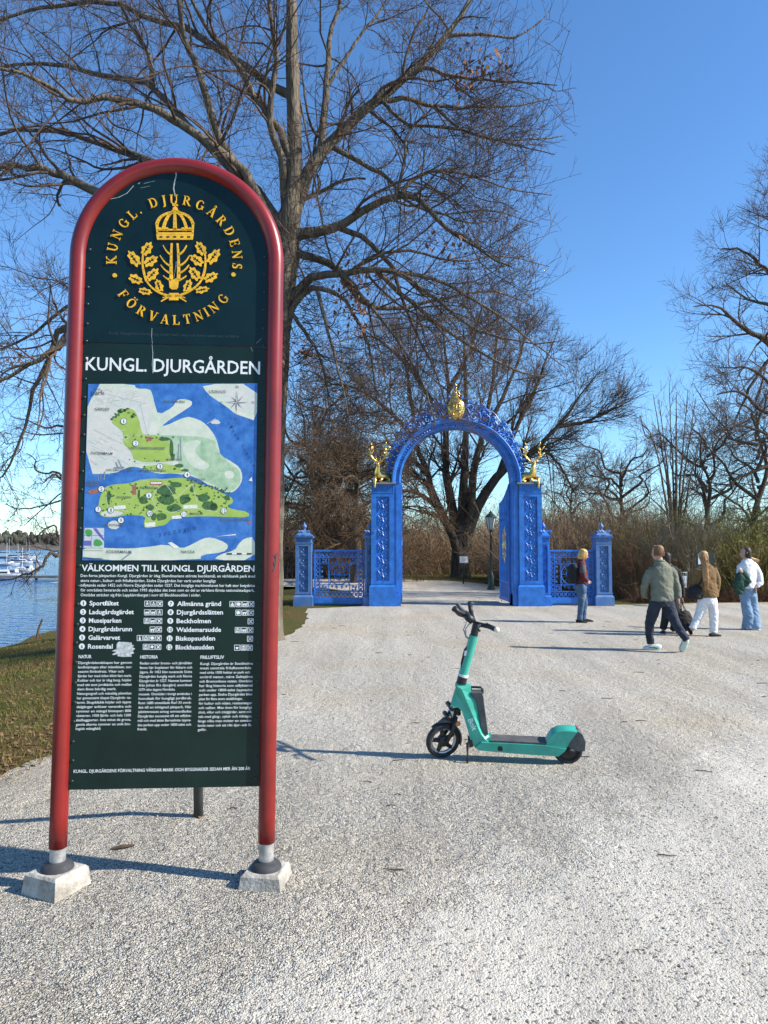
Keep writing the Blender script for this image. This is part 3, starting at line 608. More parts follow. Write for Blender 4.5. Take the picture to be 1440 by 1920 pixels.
layer('land_print', landp, [clip(p) for p in (north, [(890, 288), (1269, 288), (1269, 540), (1180, 510), (1120, 490), (1060, 440), (990, 395), (930, 350)], [(90, 1385), (240, 1395), (400, 1400), (560, 1385), (640, 1370), (760, 1400), (830, 1370), (900, 1330), (960, 1322), (1060, 1360), (1075, 1390), (1040, 1425), (890, 1440), (885, 1478), (90, 1478)], [(1252, 1318), (1180, 1330), (1140, 1370), (1120, 1410), (1010, 1440), (975, 1478), (1252, 1478)])])
layer('city_print', landp2, [clip(p) for p in ([(130, 320), (430, 330), (540, 350), (560, 470), (540, 630), (480, 620), (460, 520), (420, 460), (350, 460), (280, 545), (370, 640), (350, 690), (430, 760), (420, 830), (300, 880), (112, 885)], [(960, 300), (1260, 300), (1262, 500), (1130, 470), (1040, 400)])])
layer('forest_print', pale, [[(560, 640), (640, 630), (980, 650), (1000, 740), (1090, 830), (1150, 870), (1160, 950), (1110, 1005), (1060, 1010), (880, 925), (790, 880), (720, 800), (700, 720)]])
layer('forest_clearing_print', landp, [[(760, 700), (850, 660), (900, 680), (840, 730), (880, 790), (960, 840), (900, 870), (830, 850), (780, 780)], [(1040, 880), (1100, 870), (1120, 920), (1060, 930)]])
dj = [(200, 1080), (215, 1030), (240, 985), (300, 965), (400, 960), (480, 935), (560, 925), (640, 930), (740, 920), (800, 925), (870, 960), (960, 985), (1040, 1030), (1095, 1050), (1110, 1090), (1060, 1110), (1100, 1135), (1210, 1150), (1215, 1190), (1050, 1185), (900, 1180), (790, 1185), (690, 1195), (650, 1240), (590, 1250), (510, 1265), (500, 1225), (520, 1180), (400, 1170), (300, 1188), (215, 1185), (195, 1140)]
layer('meadow_print', bright, [[(275, 545), (340, 460), (430, 450), (470, 520), (485, 600), (500, 630), (600, 635), (680, 680), (710, 790), (690, 815), (440, 815), (420, 740), (360, 690), (370, 630), (345, 590)], dj, [(470, 850), (690, 820), (790, 885), (700, 890), (560, 880)]])
layer('island_print', landp2, [[(255, 1230), (300, 1205), (345, 1225), (330, 1270), (270, 1265)], [(1030, 560), (995, 520), (940, 555)], [(215, 1150), (300, 1140), (380, 1160), (300, 1185), (215, 1180)]])
rr = random.Random(3); tp = []
def clump(u, v, w, h):
    tp.append([(u + w * math.cos(a) * (1 + rr.uniform(-.22, .22)), v + h * math.sin(a) * (1 + rr.uniform(-.22, .22))) for a in np.linspace(0, 2 * PI, 13)[:-1]])
for a in ((660, 1010, 62, 38), (655, 1065, 58, 34), (710, 1125, 48, 26), (780, 1065, 38, 34), (905, 1055, 42, 28), (945, 1110, 52, 32), (975, 1120, 25, 30), (720, 970, 42, 18), (500, 1075, 26, 28), (545, 1120, 30, 20), (620, 1185, 38, 28), (570, 1185, 20, 26), (265, 1045, 16, 44), (470, 1035, 9, 36), (830, 1000, 14, 24), (1065, 1055, 22, 18), (690, 720, 14, 60), (640, 660, 40, 14), (700, 780, 14, 28), (740, 840, 30, 14), (780, 870, 28, 10)): clump(*a)
for i in range(150):
    u, v = rr.uniform(220, 1090), rr.uniform(940, 1180)
    if 940 + abs(u - 640) * .09 < v < 1175: clump(u, v, rr.uniform(4, 11), rr.uniform(4, 8))
for i in range(34): a = rr.uniform(0, 1); clump(300 + 150 * a + rr.uniform(-20, 20), 520 - 60 * math.sin(a * PI) + rr.uniform(-8, 12), rr.uniform(5, 12), rr.uniform(4, 9))
for i in range(40): u = rr.uniform(370, 720); clump(u, rr.choice([640, 660, 800, 850, 870]) + rr.uniform(-12, 12), rr.uniform(4, 9), rr.uniform(4, 7))
for i in range(40): t = rr.random(); clump(800 + 300 * t, 930 + 100 * t + rr.uniform(-10, 10), rr.uniform(4, 9), rr.uniform(4, 7))
layer('tree_print', darkt, tp, 1)
roads = []
for a in ([(520, 1180), (600, 1130), (690, 1160), (800, 1120), (1000, 1150)], [(480, 935), (600, 960), (560, 1070), (590, 1130)], [(640, 945), (720, 1060), (830, 960), (860, 1080)], [(165, 595), (360, 690)], [(370, 635), (540, 632), (640, 632)], [(240, 985), (260, 1120), (400, 1150)], [(440, 820), (700, 820)], [(200, 340), (520, 420)], [(180, 430), (500, 360)], [(150, 700), (400, 830)], [(130, 800), (420, 640)], [(300, 300), (240, 480)], [(480, 420), (530, 630)], [(990, 520), (930, 556)], *[[(rr.uniform(135, 540), rr.uniform(300, 620)), ] * 1 for _ in range(0)], *[[(u_, v_), (u_ + 60 * math.cos(t_), v_ + 60 * math.sin(t_))] for u_, v_, t_ in [(rr.uniform(150, 480), rr.uniform(310, 440), rr.choice([.45, 2.0, -.3])) for _ in range(34)] + [(rr.uniform(125, 360), rr.uniform(600, 850), rr.choice([.5, 2.1, -.4])) for _ in range(30)]]):
    for i in range(len(a) - 1): roads.append(stroke(a[i], a[i + 1], 2.6))
layer('road_print', mat('map_road', (.62, .62, .54), .5), roads, 0)
layer('building_print', mat('map_red', (.35, .12, .09), .5, var=.3, vscale=90), [[(425, 975), (450, 965), (452, 1035), (425, 1035)], [(545, 945), (630, 945), (628, 970), (545, 970)], [(520, 645), (555, 643), (555, 672), (520, 672)], [(120, 1015), (195, 990), (195, 1020), (150, 1035)], [(1205, 1215), (1225, 1215), (1222, 1235), (1205, 1235)]], 0)
layer('building_print_white', mat('map_white', (.72, .70, .66), .5, var=.2, vscale=120), [[(770, 1105), (865, 1103), (865, 1128), (770, 1130)], [(510, 1225), (580, 1222), (580, 1250), (512, 1252)], [(690, 1180), (760, 1172), (758, 1195), (695, 1200)], [(550, 950), (625, 950), (622, 962), (552, 962)], [(300, 1115), (380, 1105), (382, 1130), (300, 1135)], [(1210, 940), (1235, 945), (1232, 915)], [(990, 1318), (1125, 1300), (1125, 1308)], [(665, 1360), (690, 1355), (745, 1390), (710, 1400)]], 0)
layer('pier_print', mat('map_lines', (.22, .24, .30), .5), [stroke((315, 815), (330, 855), 8), stroke((330, 800), (355, 850), 6), [(300, 850), (370, 845), (370, 858), (300, 860)], stroke((240, 880), (235, 935), 8), stroke((215, 890), (212, 930), 6), stroke((195, 900), (195, 940), 6), stroke((350, 1478), (420, 1425), 9), stroke((740, 690), (735, 790), 6), stroke((750, 645), (756, 800), 4)], 0)
layer('inset_print', mat('inset_paper', (.50, .53, .58), .5, var=.12, vscale=60), [[(104, 1260), (236, 1260), (234, 1396), (97, 1394)]], 0)
layer('inset_green', mat('inset_green', (.06, .30, .06), .5), [[(108, 1268), (150, 1270), (160, 1300), (130, 1325), (106, 1300)], [(170, 1330), (220, 1345), (228, 1380), (160, 1386)]], 1)
layer('inset_sea', mat('inset_sea', (.12, .12, .36), .5), [[(160, 1262), (185, 1262), (234, 1330), (234, 1350), (190, 1300)], [(100, 1345), (150, 1345), (150, 1380), (99, 1380)]], 0)
layer('inset_frame', ink, [stroke((97, 1310), (234, 1312), 2), stroke((150, 1312), (148, 1394), 2), stroke((95, 1412), (228, 1412), 2), stroke((95, 1465), (226, 1465), 3)], 0)
# compass rose, scale bar
cmp_ = []
for k in range(8):
    a = k * PI / 4; l = 82 if k % 2 == 0 else 62
    cmp_.append([(1130 + l * math.cos(a), 412 + l * math.sin(a)), (1130 + 15 * math.cos(a + PI / 8), 412 + 15 * math.sin(a + PI / 8)), (1130, 412)])
layer('compass_print', mat('compass_ink', (.05, .02, .05), .5), cmp_ + [[(1063, 1429), (1098, 1429), (1098, 1439), (1063, 1439)], [(1130, 1429), (1164, 1429), (1164, 1439), (1130, 1439)], [(1197, 1429), (1231, 1429), (1231, 1439), (1197, 1439)]], 0)
layer('compass_light', white_p, [[(1130 + 74 * math.cos(a), 412 + 74 * math.sin(a)), (1130 + 12 * math.cos(a - PI / 8), 412 + 12 * math.sin(a - PI / 8)), (1130, 412)] for a in (0, PI / 2, PI, 3 * PI / 2)] + [[(1098, 1430), (1130, 1430), (1130, 1438), (1098, 1438)], [(1164, 1430), (1197, 1430), (1197, 1438), (1164, 1438)]], 0)
nd = [(368, 540, '1'), (449, 689, '2'), (612, 845, '3'), (796, 900, '4'), (217, 997, '5'), (538, 1040, '6'), (196, 1134, '7'), (281, 1139, '8'), (349, 1208, '9'), (543, 1162, '10'), (774, 1167, '11'), (1043, 1145, '12')]
layer('number_ring', ink, [[(u + 22 * math.cos(a), v + 22 * math.sin(a)) for a in np.linspace(0, 2 * PI, 19)[:-1]] for u, v, s in nd], 0)
layer('number_disc', white_p, [[(u + 19 * math.cos(a), v + 19 * math.sin(a)) for a in np.linspace(0, 2 * PI, 19)[:-1]] for u, v, s in nd], 0)
YM = ML_Y[0] - .00012
def tm(s, u0, u1, v, cap, mt=ink, th=.01): text(s, 130 + u0 / 3.6, 130 + u1 / 3.6, 640 + v / 3.6, cap / 3.6, mt, mapo, y=YM, name='map_lettering', thick=th)
for u, v, s in nd:
    w_ = {'1': 3, '11': 9}.get(s, 7 if len(s) == 1 else 13); tm(s, u - w_, u + w_, v + 13, 26)
soft = mat('map_text', (.10, .12, .12), .5)
for a in (('LIDINGÖ', 943, 1057, 350, 20), ('GÄRDET', 172, 272, 468, 20), ('ÖSTERMALM', 145, 292, 765, 18), ('LADUGÅRDSGÄRDET', 402, 650, 730, 18), ('FRIHAMNEN', 640, 778, 415, 17), ('KAKNÄS', 660, 760, 805, 16), ('DIPLOMATSTADEN', 250, 425, 876, 14), ('MUSEIPARKEN', 475, 650, 880, 15), ('GALÄR', 118, 200, 958, 18), ('VARVET', 118, 200, 980, 18), ('ROSENDAL', 478, 608, 997, 18), ('SKANSEN', 320, 418, 1060, 16), ('DJURGÅRDS', 795, 915, 938, 14), ('BRUNN', 815, 895, 960, 16), ('MANILLA', 815, 905, 1171, 16), ('BLOCKHUSUDDEN', 1020, 1215, 1213, 18), ('BECKHOLMEN', 232, 370, 1247, 16), ('SÖDERMALM', 250, 418, 1430, 20), ('NACKA', 755, 848, 1430, 20), ('N', 1124, 1142, 316, 18), ('S', 1118, 1132, 528, 18), ('V', 1016, 1032, 420, 16), ('O', 1230, 1250, 420, 16)): tm(*a, mt=soft)
navy = mat('map_navy', (.01, .04, .16), .5)
tm('park', 148, 240, 362, 36, ink, .0); text('stads', 130 + 165 / 3.6, 130 + 212 / 3.6, 640 + 330 / 3.6, 4, ink, mapo, y=YM, name='map_lettering')
for i, c in enumerate('SALTSJÖN'): tm(c, 605 + i * 33, 621 + i * 33, 1318 - i * 6.5, 24, navy, .0)
for i, c in enumerate('LILLA VÄRTAN'):
    if c != ' ': tm(c, 1075 + i * 15, 1088 + i * 15, 560 + i * 26, 20, navy, .0)
# turn the text into mesh, scaled to fit
bpy.context.view_layer.update(); dg = bpy.context.evaluated_depsgraph_get()
CAPH = None
for o, px0, px1, py, cap, mt, parent, y, name, rot in TXT:
    me = bpy.data.meshes.new_from_object(o.evaluated_get(dg)); n = len(me.vertices); co = np.empty(n * 3, np.float32); me.vertices.foreach_get('co', co); co = co.reshape(-1, 3)
    if n == 0: continue
    a, b_ = sg(px0, py), sg(px1, py); capm = abs(sg(px0, py)[1] - sg(px0, py - cap)[1])
    x0, x1 = co[:, 0].min(), co[:, 0].max(); kx = (b_[0] - a[0]) / (x1 - x0); kz = capm / .729
    yy = y if y is not None else ((-.0102 if mt is green_lo else -.0098) if parent is lower else Y0 - .0003)
    out = np.stack([a[0] + (co[:, 0] - x0) * kx, np.full(n, yy), (a[1] + b_[1]) / 2 + co[:, 1] * kz], -1).astype(np.float32)
    me.vertices.foreach_set('co', out.ravel()); me.update(); me.name = name; me.materials.clear()
    if cap < 10 or len(o.data.body) < 3: link(name, me, mt, parent, kind='stuff' if len(o.data.body) > 2 else None); continue
    fv = [tuple(p.vertices) for p in me.polygons]; lab = list(range(n))      # one object for each letter of the large titles
    def find(i):
        while lab[i] != i: lab[i] = lab[lab[i]]; i = lab[i]
        return i
    for f in fv:
        for i in f[1:]: lab[find(i)] = find(f[0])
    isl = {}
    for i in range(n): isl.setdefault(find(i), []).append(i)
    spans = sorted([[out[v, 0].min(), out[v, 0].max(), set(v)] for v in isl.values()], key=lambda q: q[0]); let = []
    for q in spans:
        if let and q[0] < let[-1][1] - .3 * min(q[1] - q[0], let[-1][1] - let[-1][0]): let[-1][1] = max(let[-1][1], q[1]); let[-1][2] |= q[2]
        else: let.append(q)
    for _, _, vs in let:
        idx = sorted(vs); mp_ = {v: i for i, v in enumerate(idx)}; k = MB(); k.add([out[v] for v in idx], [tuple(mp_[v] for v in f) for f in fv if f[0] in vs]); k.build('letter', mt, parent)
for t in TXT:
    c = t[0].data; bpy.data.objects.remove(t[0]); bpy.data.curves.remove(c)
# worn marks: torn sticker and scratches
k = MB(); rr = random.Random(5)
for poly in ([(372, 575), (385, 560), (440, 562), (470, 566), (468, 580), (486, 582), (474, 596), (492, 604), (476, 618), (486, 634), (466, 640), (470, 656), (410, 658), (376, 652), (384, 640), (350, 646), (342, 640), (372, 626), (340, 620), (372, 606)],):
    k.flat([c3q(p) for p in poly], -.0108)
k.build('sticker_residue', mat('sticker_residue', (.62, .63, .62), .7, col2=(.25, .28, .28), vscale=70), lower)
k = MB()
for pts, w0, w1 in (([(718, 130), (722, 160), (712, 200), (706, 240), (716, 290)], 9, 14), ([(322, 305), (370, 295), (420, 270), (460, 225)], 4, 7), ([(505, 238), (560, 226)], 3, 2), ([(525, 210), (590, 195)], 3, 2), ([(490, 212), (498, 206)], 8, 7), ([(573, 1100), (571, 1150), (575, 1190)], 4, 5), ([(1215, 1190), (1245, 1160)], 3, 2), ([(724, 690), (716, 740), (707, 790)], 14, 4), ([(1180, 1215), (1190, 1240)], 2, 2)):
    for p in stk(pts, w0 * .7, w1 * .6): k.flat(p, Y0 - .0009 - rr.random() * .0003)
for pts, w in (([(573, 1200), (578, 1260), (574, 1320), (578, 1372)], 7),):
    for p in stk(pts, w * .6): k.flat(p, -.0112 - rr.random() * .0003)
k.build('scratch_mark', mat('scratch', (.42, .46, .46), .7, col2=(.12, .16, .16), vscale=60), upper, kind='stuff')
# scrawled black tag on the right tube
k = MB(); q = at(518, 1060, 3.60); lo = SMI @ q
pts = [Vector((HALF + .042 * math.sin(a), -.0445 * math.cos(a), lo.z + z)) for a, z in ((.35, -.03), (.65, -.01), (.45, .01), (.7, .03), (.5, .05), (.8, .06), (.75, .02), (.55, -.02))]
k.tube(pts, .0035, 5).build('scrawl', ink, sign)
# ------------------------------------------------------------------ the blue cast-iron gateway
GB = gnd(857, 1137); GY = GB.y                      # front plane of the gate
PM = 1.0 / ((at(1000, 1100, GY) - at(900, 1100, GY)).x / 100)   # photograph pixels per metre in that plane
GX = GB.x
blue = mat('blue_paint', (.019, .148, .51), .42, var=.26, vscale=5, bump=.06, bscale=60, bdist=.004)
bluew = mat('weathered_blue_paint', (.030, .13, .40), .55, col2=(.11, .19, .32), vscale=5, bump=.08, bscale=60, bdist=.004)
gold = mat('gilding', (.83, .55, .16), .28, .9, var=.15, vscale=20, bump=.15, bscale=40)
lead = mat('lead_cap', (.16, .18, .21), .55, .2, var=.3)
def gz(py): return at(857, py, GY).z
def spiral(m, cx, cz, r0, turns, a0, hand, y, rad, k=5, n=16):
    pts = []
    for i in range(n):
        t = i / (n - 1); a = a0 + hand * turns * 2 * PI * t; r = r0 * (1 - .86 * t)
        pts.append((cx + r * math.cos(a), y, cz + r * math.sin(a)))
    m.tube(pts, [rad * (1 - .35 * i / (n - 1)) for i in range(n)], k)
    e = pts[-1]; m.ball(e, rad * 1.7, 6, 4)
def leaf(m, x, z, ang, l, w, y, h):
    ca, sa = math.cos(ang), math.sin(ang)
    P = [(0, 0), (.3, .5), (.65, .42), (1, 0), (.65, -.42), (.3, -.5)]
    vs = [(x + l * a * ca - w * b_ * sa, y, z + l * a * sa + w * b_ * ca) for a, b_ in P] + [(x + l * .15 * ca, y - h, z + l * .15 * sa), (x + l * .8 * ca, y - h * .8, z + l * .8 * sa)]
    m.add(vs, [(0, 5, 6), (1, 0, 6), (5, 4, 7, 6), (2, 1, 6, 7), (4, 3, 7), (3, 2, 7)])
def relief(w, h, n, y=0.0):
    """cast scrolling foliage: a wavy stem throwing spirals and leaves to either side"""
    m = MB(); st = h / n; r = min(w * .30, st * .36)
    stem_ = [(w * .10 * math.sin(i * PI / 4), y, i * st / 8) for i in range(int(n * 8) + 1)]
    m.tube(stem_, w * .042, 5)
    for i in range(n):
        z = (i + .5) * st
        for s in (-1, 1):
            q = z + s * st * .18
            spiral(m, s * w * .19, q, r, 1.5, -PI / 2 * s + .6, s, y - .008, w * .048)
            for a, l in ((.9, .26), (-.6, .24), (2.2, .2), (PI + .3, .22)):
                leaf(m, s * w * (.19 if l > .22 else .36), q + (st * .16 if a > 0 else -st * .2), a if s > 0 else PI - a, w * l * 1.25, w * .22, y, .034)
            leaf(m, s * w * .10, z - s * st * .32, PI / 2 * s + .5, w * .30, w * .22, y, .038)
        m.ball((0, y - .006, z + st * .5 if i < n - 1 else z), w * .055, 7, 5)
    return m
def pier(parent, x0, x1, z1, depth, plinth_h, flare, bm, n_scroll, cap='flat', side=None):
    """panelled cast pier between x0 and x1; parts are children of parent"""
    yF = 0.0; w = x1 - x0
    # plinth
    MB().box(x0 - flare, x1 + flare, -flare, depth + flare, -.03, plinth_h - .07).box(x0 - flare, x1 + flare, -flare, depth + flare, plinth_h - .0699, plinth_h, tx=flare, ty=flare).build('plinth', bm, parent)
    fr = w * .20; m = MB(); zb, zt = plinth_h + .0005, z1 - .30 * (1 if z1 > 3 else .72)
    pin = .05
    m.box(x0, x1, pin, depth, zb, zt)                                        # recessed ground
    m.box(x0, x0 + fr, 0, pin - .0005, zb, zt).box(x1 - fr, x1, 0, pin - .0005, zb, zt)
    m.box(x0 + fr + .0005, x1 - fr - .0005, 0, pin - .0005, zb, zb + fr * .8).box(x0 + fr + .0005, x1 - fr - .0005, 0, pin - .0005, zt - fr * .8, zt)
    g = .012                                                                 # inner moulding
    for a in ((x0 + fr, x0 + fr + g, zb + fr * .8, zt - fr * .8), (x1 - fr - g, x1 - fr, zb + fr * .8, zt - fr * .8)): m.box(a[0], a[1], .012, pin - .001, a[2], a[3])
    m.box(x0 - .015, x1 + .015, -.015, depth + .015, zb + .015, zb + .05)
    m.build('shaft', bm, parent)
    pw, ph = w - 2 * fr - .03, zt - zb - fr * 1.6 - .03
    relief(pw, ph, n_scroll).build('relief_panel', bm, parent, loc=((x0 + x1) / 2, pin - .001, zb + fr * .8 + .015))
    # fluted frieze under the cap
    m = MB(); zf0, zf1 = zt + .0005, z1 - .06
    m.box(x0 - .012, x1 + .012, -.012, depth + .012, zf0, zf0 + .03); m.box(x0 + .008, x1 - .008, .008, depth - .008, zf0 + .0305, zf1)
    nf = max(6, int(w / .05))
    for i in range(nf): m.lathe([(.012, 0), (.016, (zf1 - zf0 - .04) * .6), (.021, zf1 - zf0 - .035)], (x0 + .02 + (w - .04) * i / (nf - 1), .012, zf0 + .032), 6)
    m.build('frieze', bm, parent)
    if cap == 'flat':
        MB().box(x0 - .05, x1 + .05, -.05, depth + .05, z1 - .0595, z1 - .03).box(x0 - .07, x1 + .07, -.07, depth + .07, z1 - .0295, z1, tx=.02, ty=.02).build('cap', lead, parent)
    else:
        cx_ = (x0 + x1) / 2; cy_ = depth / 2; q = w * .5 * 1.414
        m = MB().box(x0 - .05, x1 + .05, -.05, depth + .05, z1 - .0595, z1 - .01, tx=-.015, ty=-.015)
        m.lathe([(q * 1.10, 0), (q * 1.08, .03), (q * .86, .06), (q * .62, .12), (q * .32, .17), (q * .16, .19)], (cx_, cy_, z1 - .0095), 4, rot=PI / 4)
        for s in range(8):
            a = s * PI / 4; leaf(m, cx_ + .10 * math.cos(a), z1 + .10, .6 if math.cos(a) > 0 else PI - .6, .12, .08, cy_ - .26 if math.sin(a) <= 0 else cy_, .03)
        m.build('cap', bm, parent)
        MB().lathe([(.05, 0), (.03, .03), (.028, .05), (.065, .09), (.07, .12), (.05, .16), (.02, .20), (.012, .23), (.002, .25)], (cx_, cy_, z1 + .17), 12).build('finial', bm, parent, True)
gate = empty('gateway', (GX, GY, 0), label='blue cast-iron arched gateway with gilded crest over the gravel path', cat='gate')
PZ = gz(905); RI = 105 / PM; PIN = 118 / PM; POUT = 161 / PM
for s in (-1, 1):
    pier(gate, *( (PIN, POUT) if s > 0 else (-POUT, -PIN)), PZ, .62, (1137 - 1096) / PM, .055, blue, 6)
    # square jamb that carries the arch
    xa, xb = (RI, PIN - .002) if s > 0 else (-PIN + .002, -RI)
    m = MB().box(xa, xb, .05, .55, -.02, PZ - .005); m.box(xa - .02 * (s < 0) + .0, xb + 0 * s, .03, .57, 0, .35); m.box(xa + (.05 if s > 0 else .06), xb - .06, .03, .0495, .4, PZ - .1)
    m.build('jamb', blue, gate)
# arch: moulded band swept along a half circle
BT = 16 / PM
def archband(prof, name, mt, zc=PZ, n=48):
    """prof: closed outline (radius offset from RI, y)"""
    m = MB(); k = len(prof); vs = []
    for i in range(n + 1):
        a = PI * i / n
        vs += [((RI + r) * math.cos(a), y, zc + (RI + r) * math.sin(a)) for r, y in prof]
    fs = [(i * k + q, (i + 1) * k + q, (i + 1) * k + (q + 1) % k, i * k + (q + 1) % k) for i in range(n) for q in range(k)] + [tuple(range(k)), tuple(n * k + q for q in range(k))[::-1]]
    m.add(vs, fs); return m.build(name, mt, gate, angle=35)
archband([(0, .08), (.02, .03), (.06, .02), (.07, .05), (.15, .05), (.16, .0), (.20, -.02), (BT, -.03), (BT + .03, .0), (BT + .03, .56), (BT, .58), (0, .52)], 'arch', blue)
m = MB()
for i in range(64):                                    # leaf-and-dart ornament along the arch face
    a = PI * (i + .5) / 64; rm = RI + .11; x, z = rm * math.cos(a), PZ + rm * math.sin(a)
    leaf(m, x - .035 * math.cos(a), z - .035 * math.sin(a), a, .075, .06, .049, .02)
m.build('arch_ornament', blue, gate, kind='stuff')
# filigree crest of scrolls following the arch
for s in (-1, 1):
    m = MB()
    specs = [(84, .20, .20), (79, .40, .15), (74, .16, .19), (71, .48, .10), (66, .17, .18), (67, .36, .12), (60, .28, .10), (58, .13, .16), (51, .14, .16), (50, .31, .10), (44, .11, .13), (43, .24, .08), (38, .11, .12), (32, .10, .11), (33, .22, .06), (26, .09, .10), (21, .08, .09), (16, .07, .08), (11, .07, .07)]
    for deg, off, r in specs:
        a = R(deg) if s > 0 else PI - R(deg); rr_ = RI + BT + .02 + off + .03
        cx_, cz_ = rr_ * math.cos(a), PZ + rr_ * math.sin(a)
        for yy in (.22, .32):
            spiral(m, cx_, cz_, r, 1.6, a - PI / 2 * s, s, yy, .016 + r * .035, 5, 15)
        for q in range(5): leaf(m, cx_ + r * .7 * math.cos(a + q * 1.25), cz_ + r * .7 * math.sin(a + q * 1.25), a + q * 1.25 + .5, r * .75, r * .55, .26, .04)
    # rim that ties the scrolls together
    pts = []
    for i in range(22):
        t = i / 21; a = R(86 - 78 * t) if s > 0 else PI - R(86 - 78 * t); rr_ = RI + BT + .06 + (.50 * (1 - t) ** 1.1 + .10) * (1 + .10 * math.sin(t * 26))
        pts.append((rr_ * math.cos(a), .27, PZ + rr_ * math.sin(a)))
    m.tube(pts, .016, 5)
    for i in range(0, 22, 3): leaf(m, pts[i][0], pts[i][2], math.atan2(pts[i][2] - PZ, pts[i][0]), .13, .09, .27, .03)
    m.build('filigree', blue, gate)
# gilded crest: oval shield with monogram bars under a royal crown
z0, z1 = gz(783), gz(748)
m = MB(); cz_ = (z0 + z1) / 2 - .02; rw, rh = 15.5 / PM, (z1 - z0) / 2 + .05
m.lathe([(.01, -.05), (.7, -.05), (.92, -.02), (1, .0), (.9, .03), (.3, .05)], k=28); m.v = [(x * rw, -.02 - z * 1.2 if z > -.04 else .06, y * rh + cz_) for x, y, z in m.v]; m.f = [f[::-1] for f in m.f]
m.tube([(rw * .95 * math.cos(a), -.02, cz_ + rh * .95 * math.sin(a)) for a in np.linspace(0, 2 * PI, 29)[:-1]], .030, 6, closed=True)
m.build('crest_shield', gold, gate, True)
m = MB()
for x in (-.085, 0, .085): m.tube([(x, -.09, cz_ - .13), (x, -.10, cz_ + .13)], .016, 6)
m.tube([(.10 * math.cos(a), -.095, cz_ - .14 + .07 * math.sin(a)) for a in np.linspace(0, 2 * PI, 15)[:-1]], .016, 6, closed=True)
m.tube([(-.12, -.09, cz_ + .15), (0, -.10, cz_ + .11), (.12, -.09, cz_ + .15)], .015, 6)
m.build('crest_monogram', gold, gate, True)
m = MB(); zc = gz(746); cw = 11 / PM
m.lathe([(cw * .72, 0), (cw * .78, .05), (cw * .74, .07)], (0, .03, zc), 16, sy=.6)
for i in range(8):
    a = i * PI / 4; m.tube([(cw * (.75 + .35 * math.sin(t * PI * .8)) * (1 - t) * math.cos(a) + 0, .03 + .6 * cw * (.75 + .35 * math.sin(t * PI * .8)) * (1 - t) * math.sin(a), zc + .07 + .19 * t) for t in np.linspace(0, 1, 7)], .020, 5)
for i in range(5): m.ball((cw * .75 * math.cos(PI + i * PI / 4), .03 - .45 * cw * abs(math.sin(i * PI / 4)), zc + .10), .024, 6, 4)
m.ball((0, .03, zc + .29), .04, 8, 6); m.box(-.010, .010, .02, .04, zc + .33, zc + .42).box(-.035, .035, .02, .04, zc + .36, zc + .385)
m.build('crest_crown', gold, gate, True)
# the two leaves of the gate stand open, turned back through the arch
def gate_leaf(s):
    Lw = 1.50; lf = empty('gate_leaf', (s * (RI - .02), .36, 0), (0, 0, (PI / 2 + R(1.5)) if s > 0 else PI / 2 - R(0.5))); lf.parent = gate
    ht = lambda x: PZ - .02 - .48 * math.sin(min(1, x / Lw) * PI / 2) ** 1.0
    m = MB(); xs = np.linspace(0, Lw, 12)
    m.box(-.0, .07, -.03, .03, .09, PZ - .03); m.box(Lw - .06, Lw, -.03, .03, .09, ht(Lw))
    m.tube([(x, 0, ht(x)) for x in xs], .032, 6); m.box(.0702, Lw - .0602, -.026, .026, .09, .20); m.box(.0702, Lw - .0602, -.024, .024, .62, .68); m.box(.0702, Lw - .0602, -.024, .024, 2.55, 2.61)
    m.build('leaf_frame', blue, lf)
    for i in range(15): x = .12 + (Lw - .24) * i / 14; MB().tube([(x, 0, .19), (x, 0, ht(x))], .018, 6).build('bar', blue, lf)
    m = MB()
    for i in range(7):
        for z, r in ((.41, .085), (2.75, .075)): spiral(m, .17 + i * .195, z, r, 1.4, i, 1 if i % 2 else -1, 0, .014)
    m.box(.1, Lw - .1, .004, .012, .2, .62); m.build('leaf_scrolls', blue, lf)
    m = MB(); cx_, z = Lw / 2, 1.78
    m.tube([(cx_ + .20 * math.cos(a), -.03 * 0, z + .26 * math.sin(a)) for a in np.linspace(0, 2 * PI, 23)[:-1]], .035, 6, closed=True)
    for i in range(8): a = i * PI / 4; m.tube([(cx_ + .22 * math.cos(a), 0, z + .28 * math.sin(a)), (cx_ + .36 * math.cos(a), 0, z + .62 * math.sin(a))], [.04, .012], 6)
    m.ball((cx_, 0, z), (.1, .05, .13)); m.build('leaf_emblem', gold, lf, True)
    for z in (.35, 1.75, 3.1): MB().lathe([(.035, 0), (.035, .16)], (-.01, 0, z), 8).build('hinge', blue, lf)
    MB().tube([(Lw - .03, -.03, .6), (Lw - .03, -.03, -.01)], .014, 6).build('drop_bolt', blue, lf)
gate_leaf(1); gate_leaf(-1)

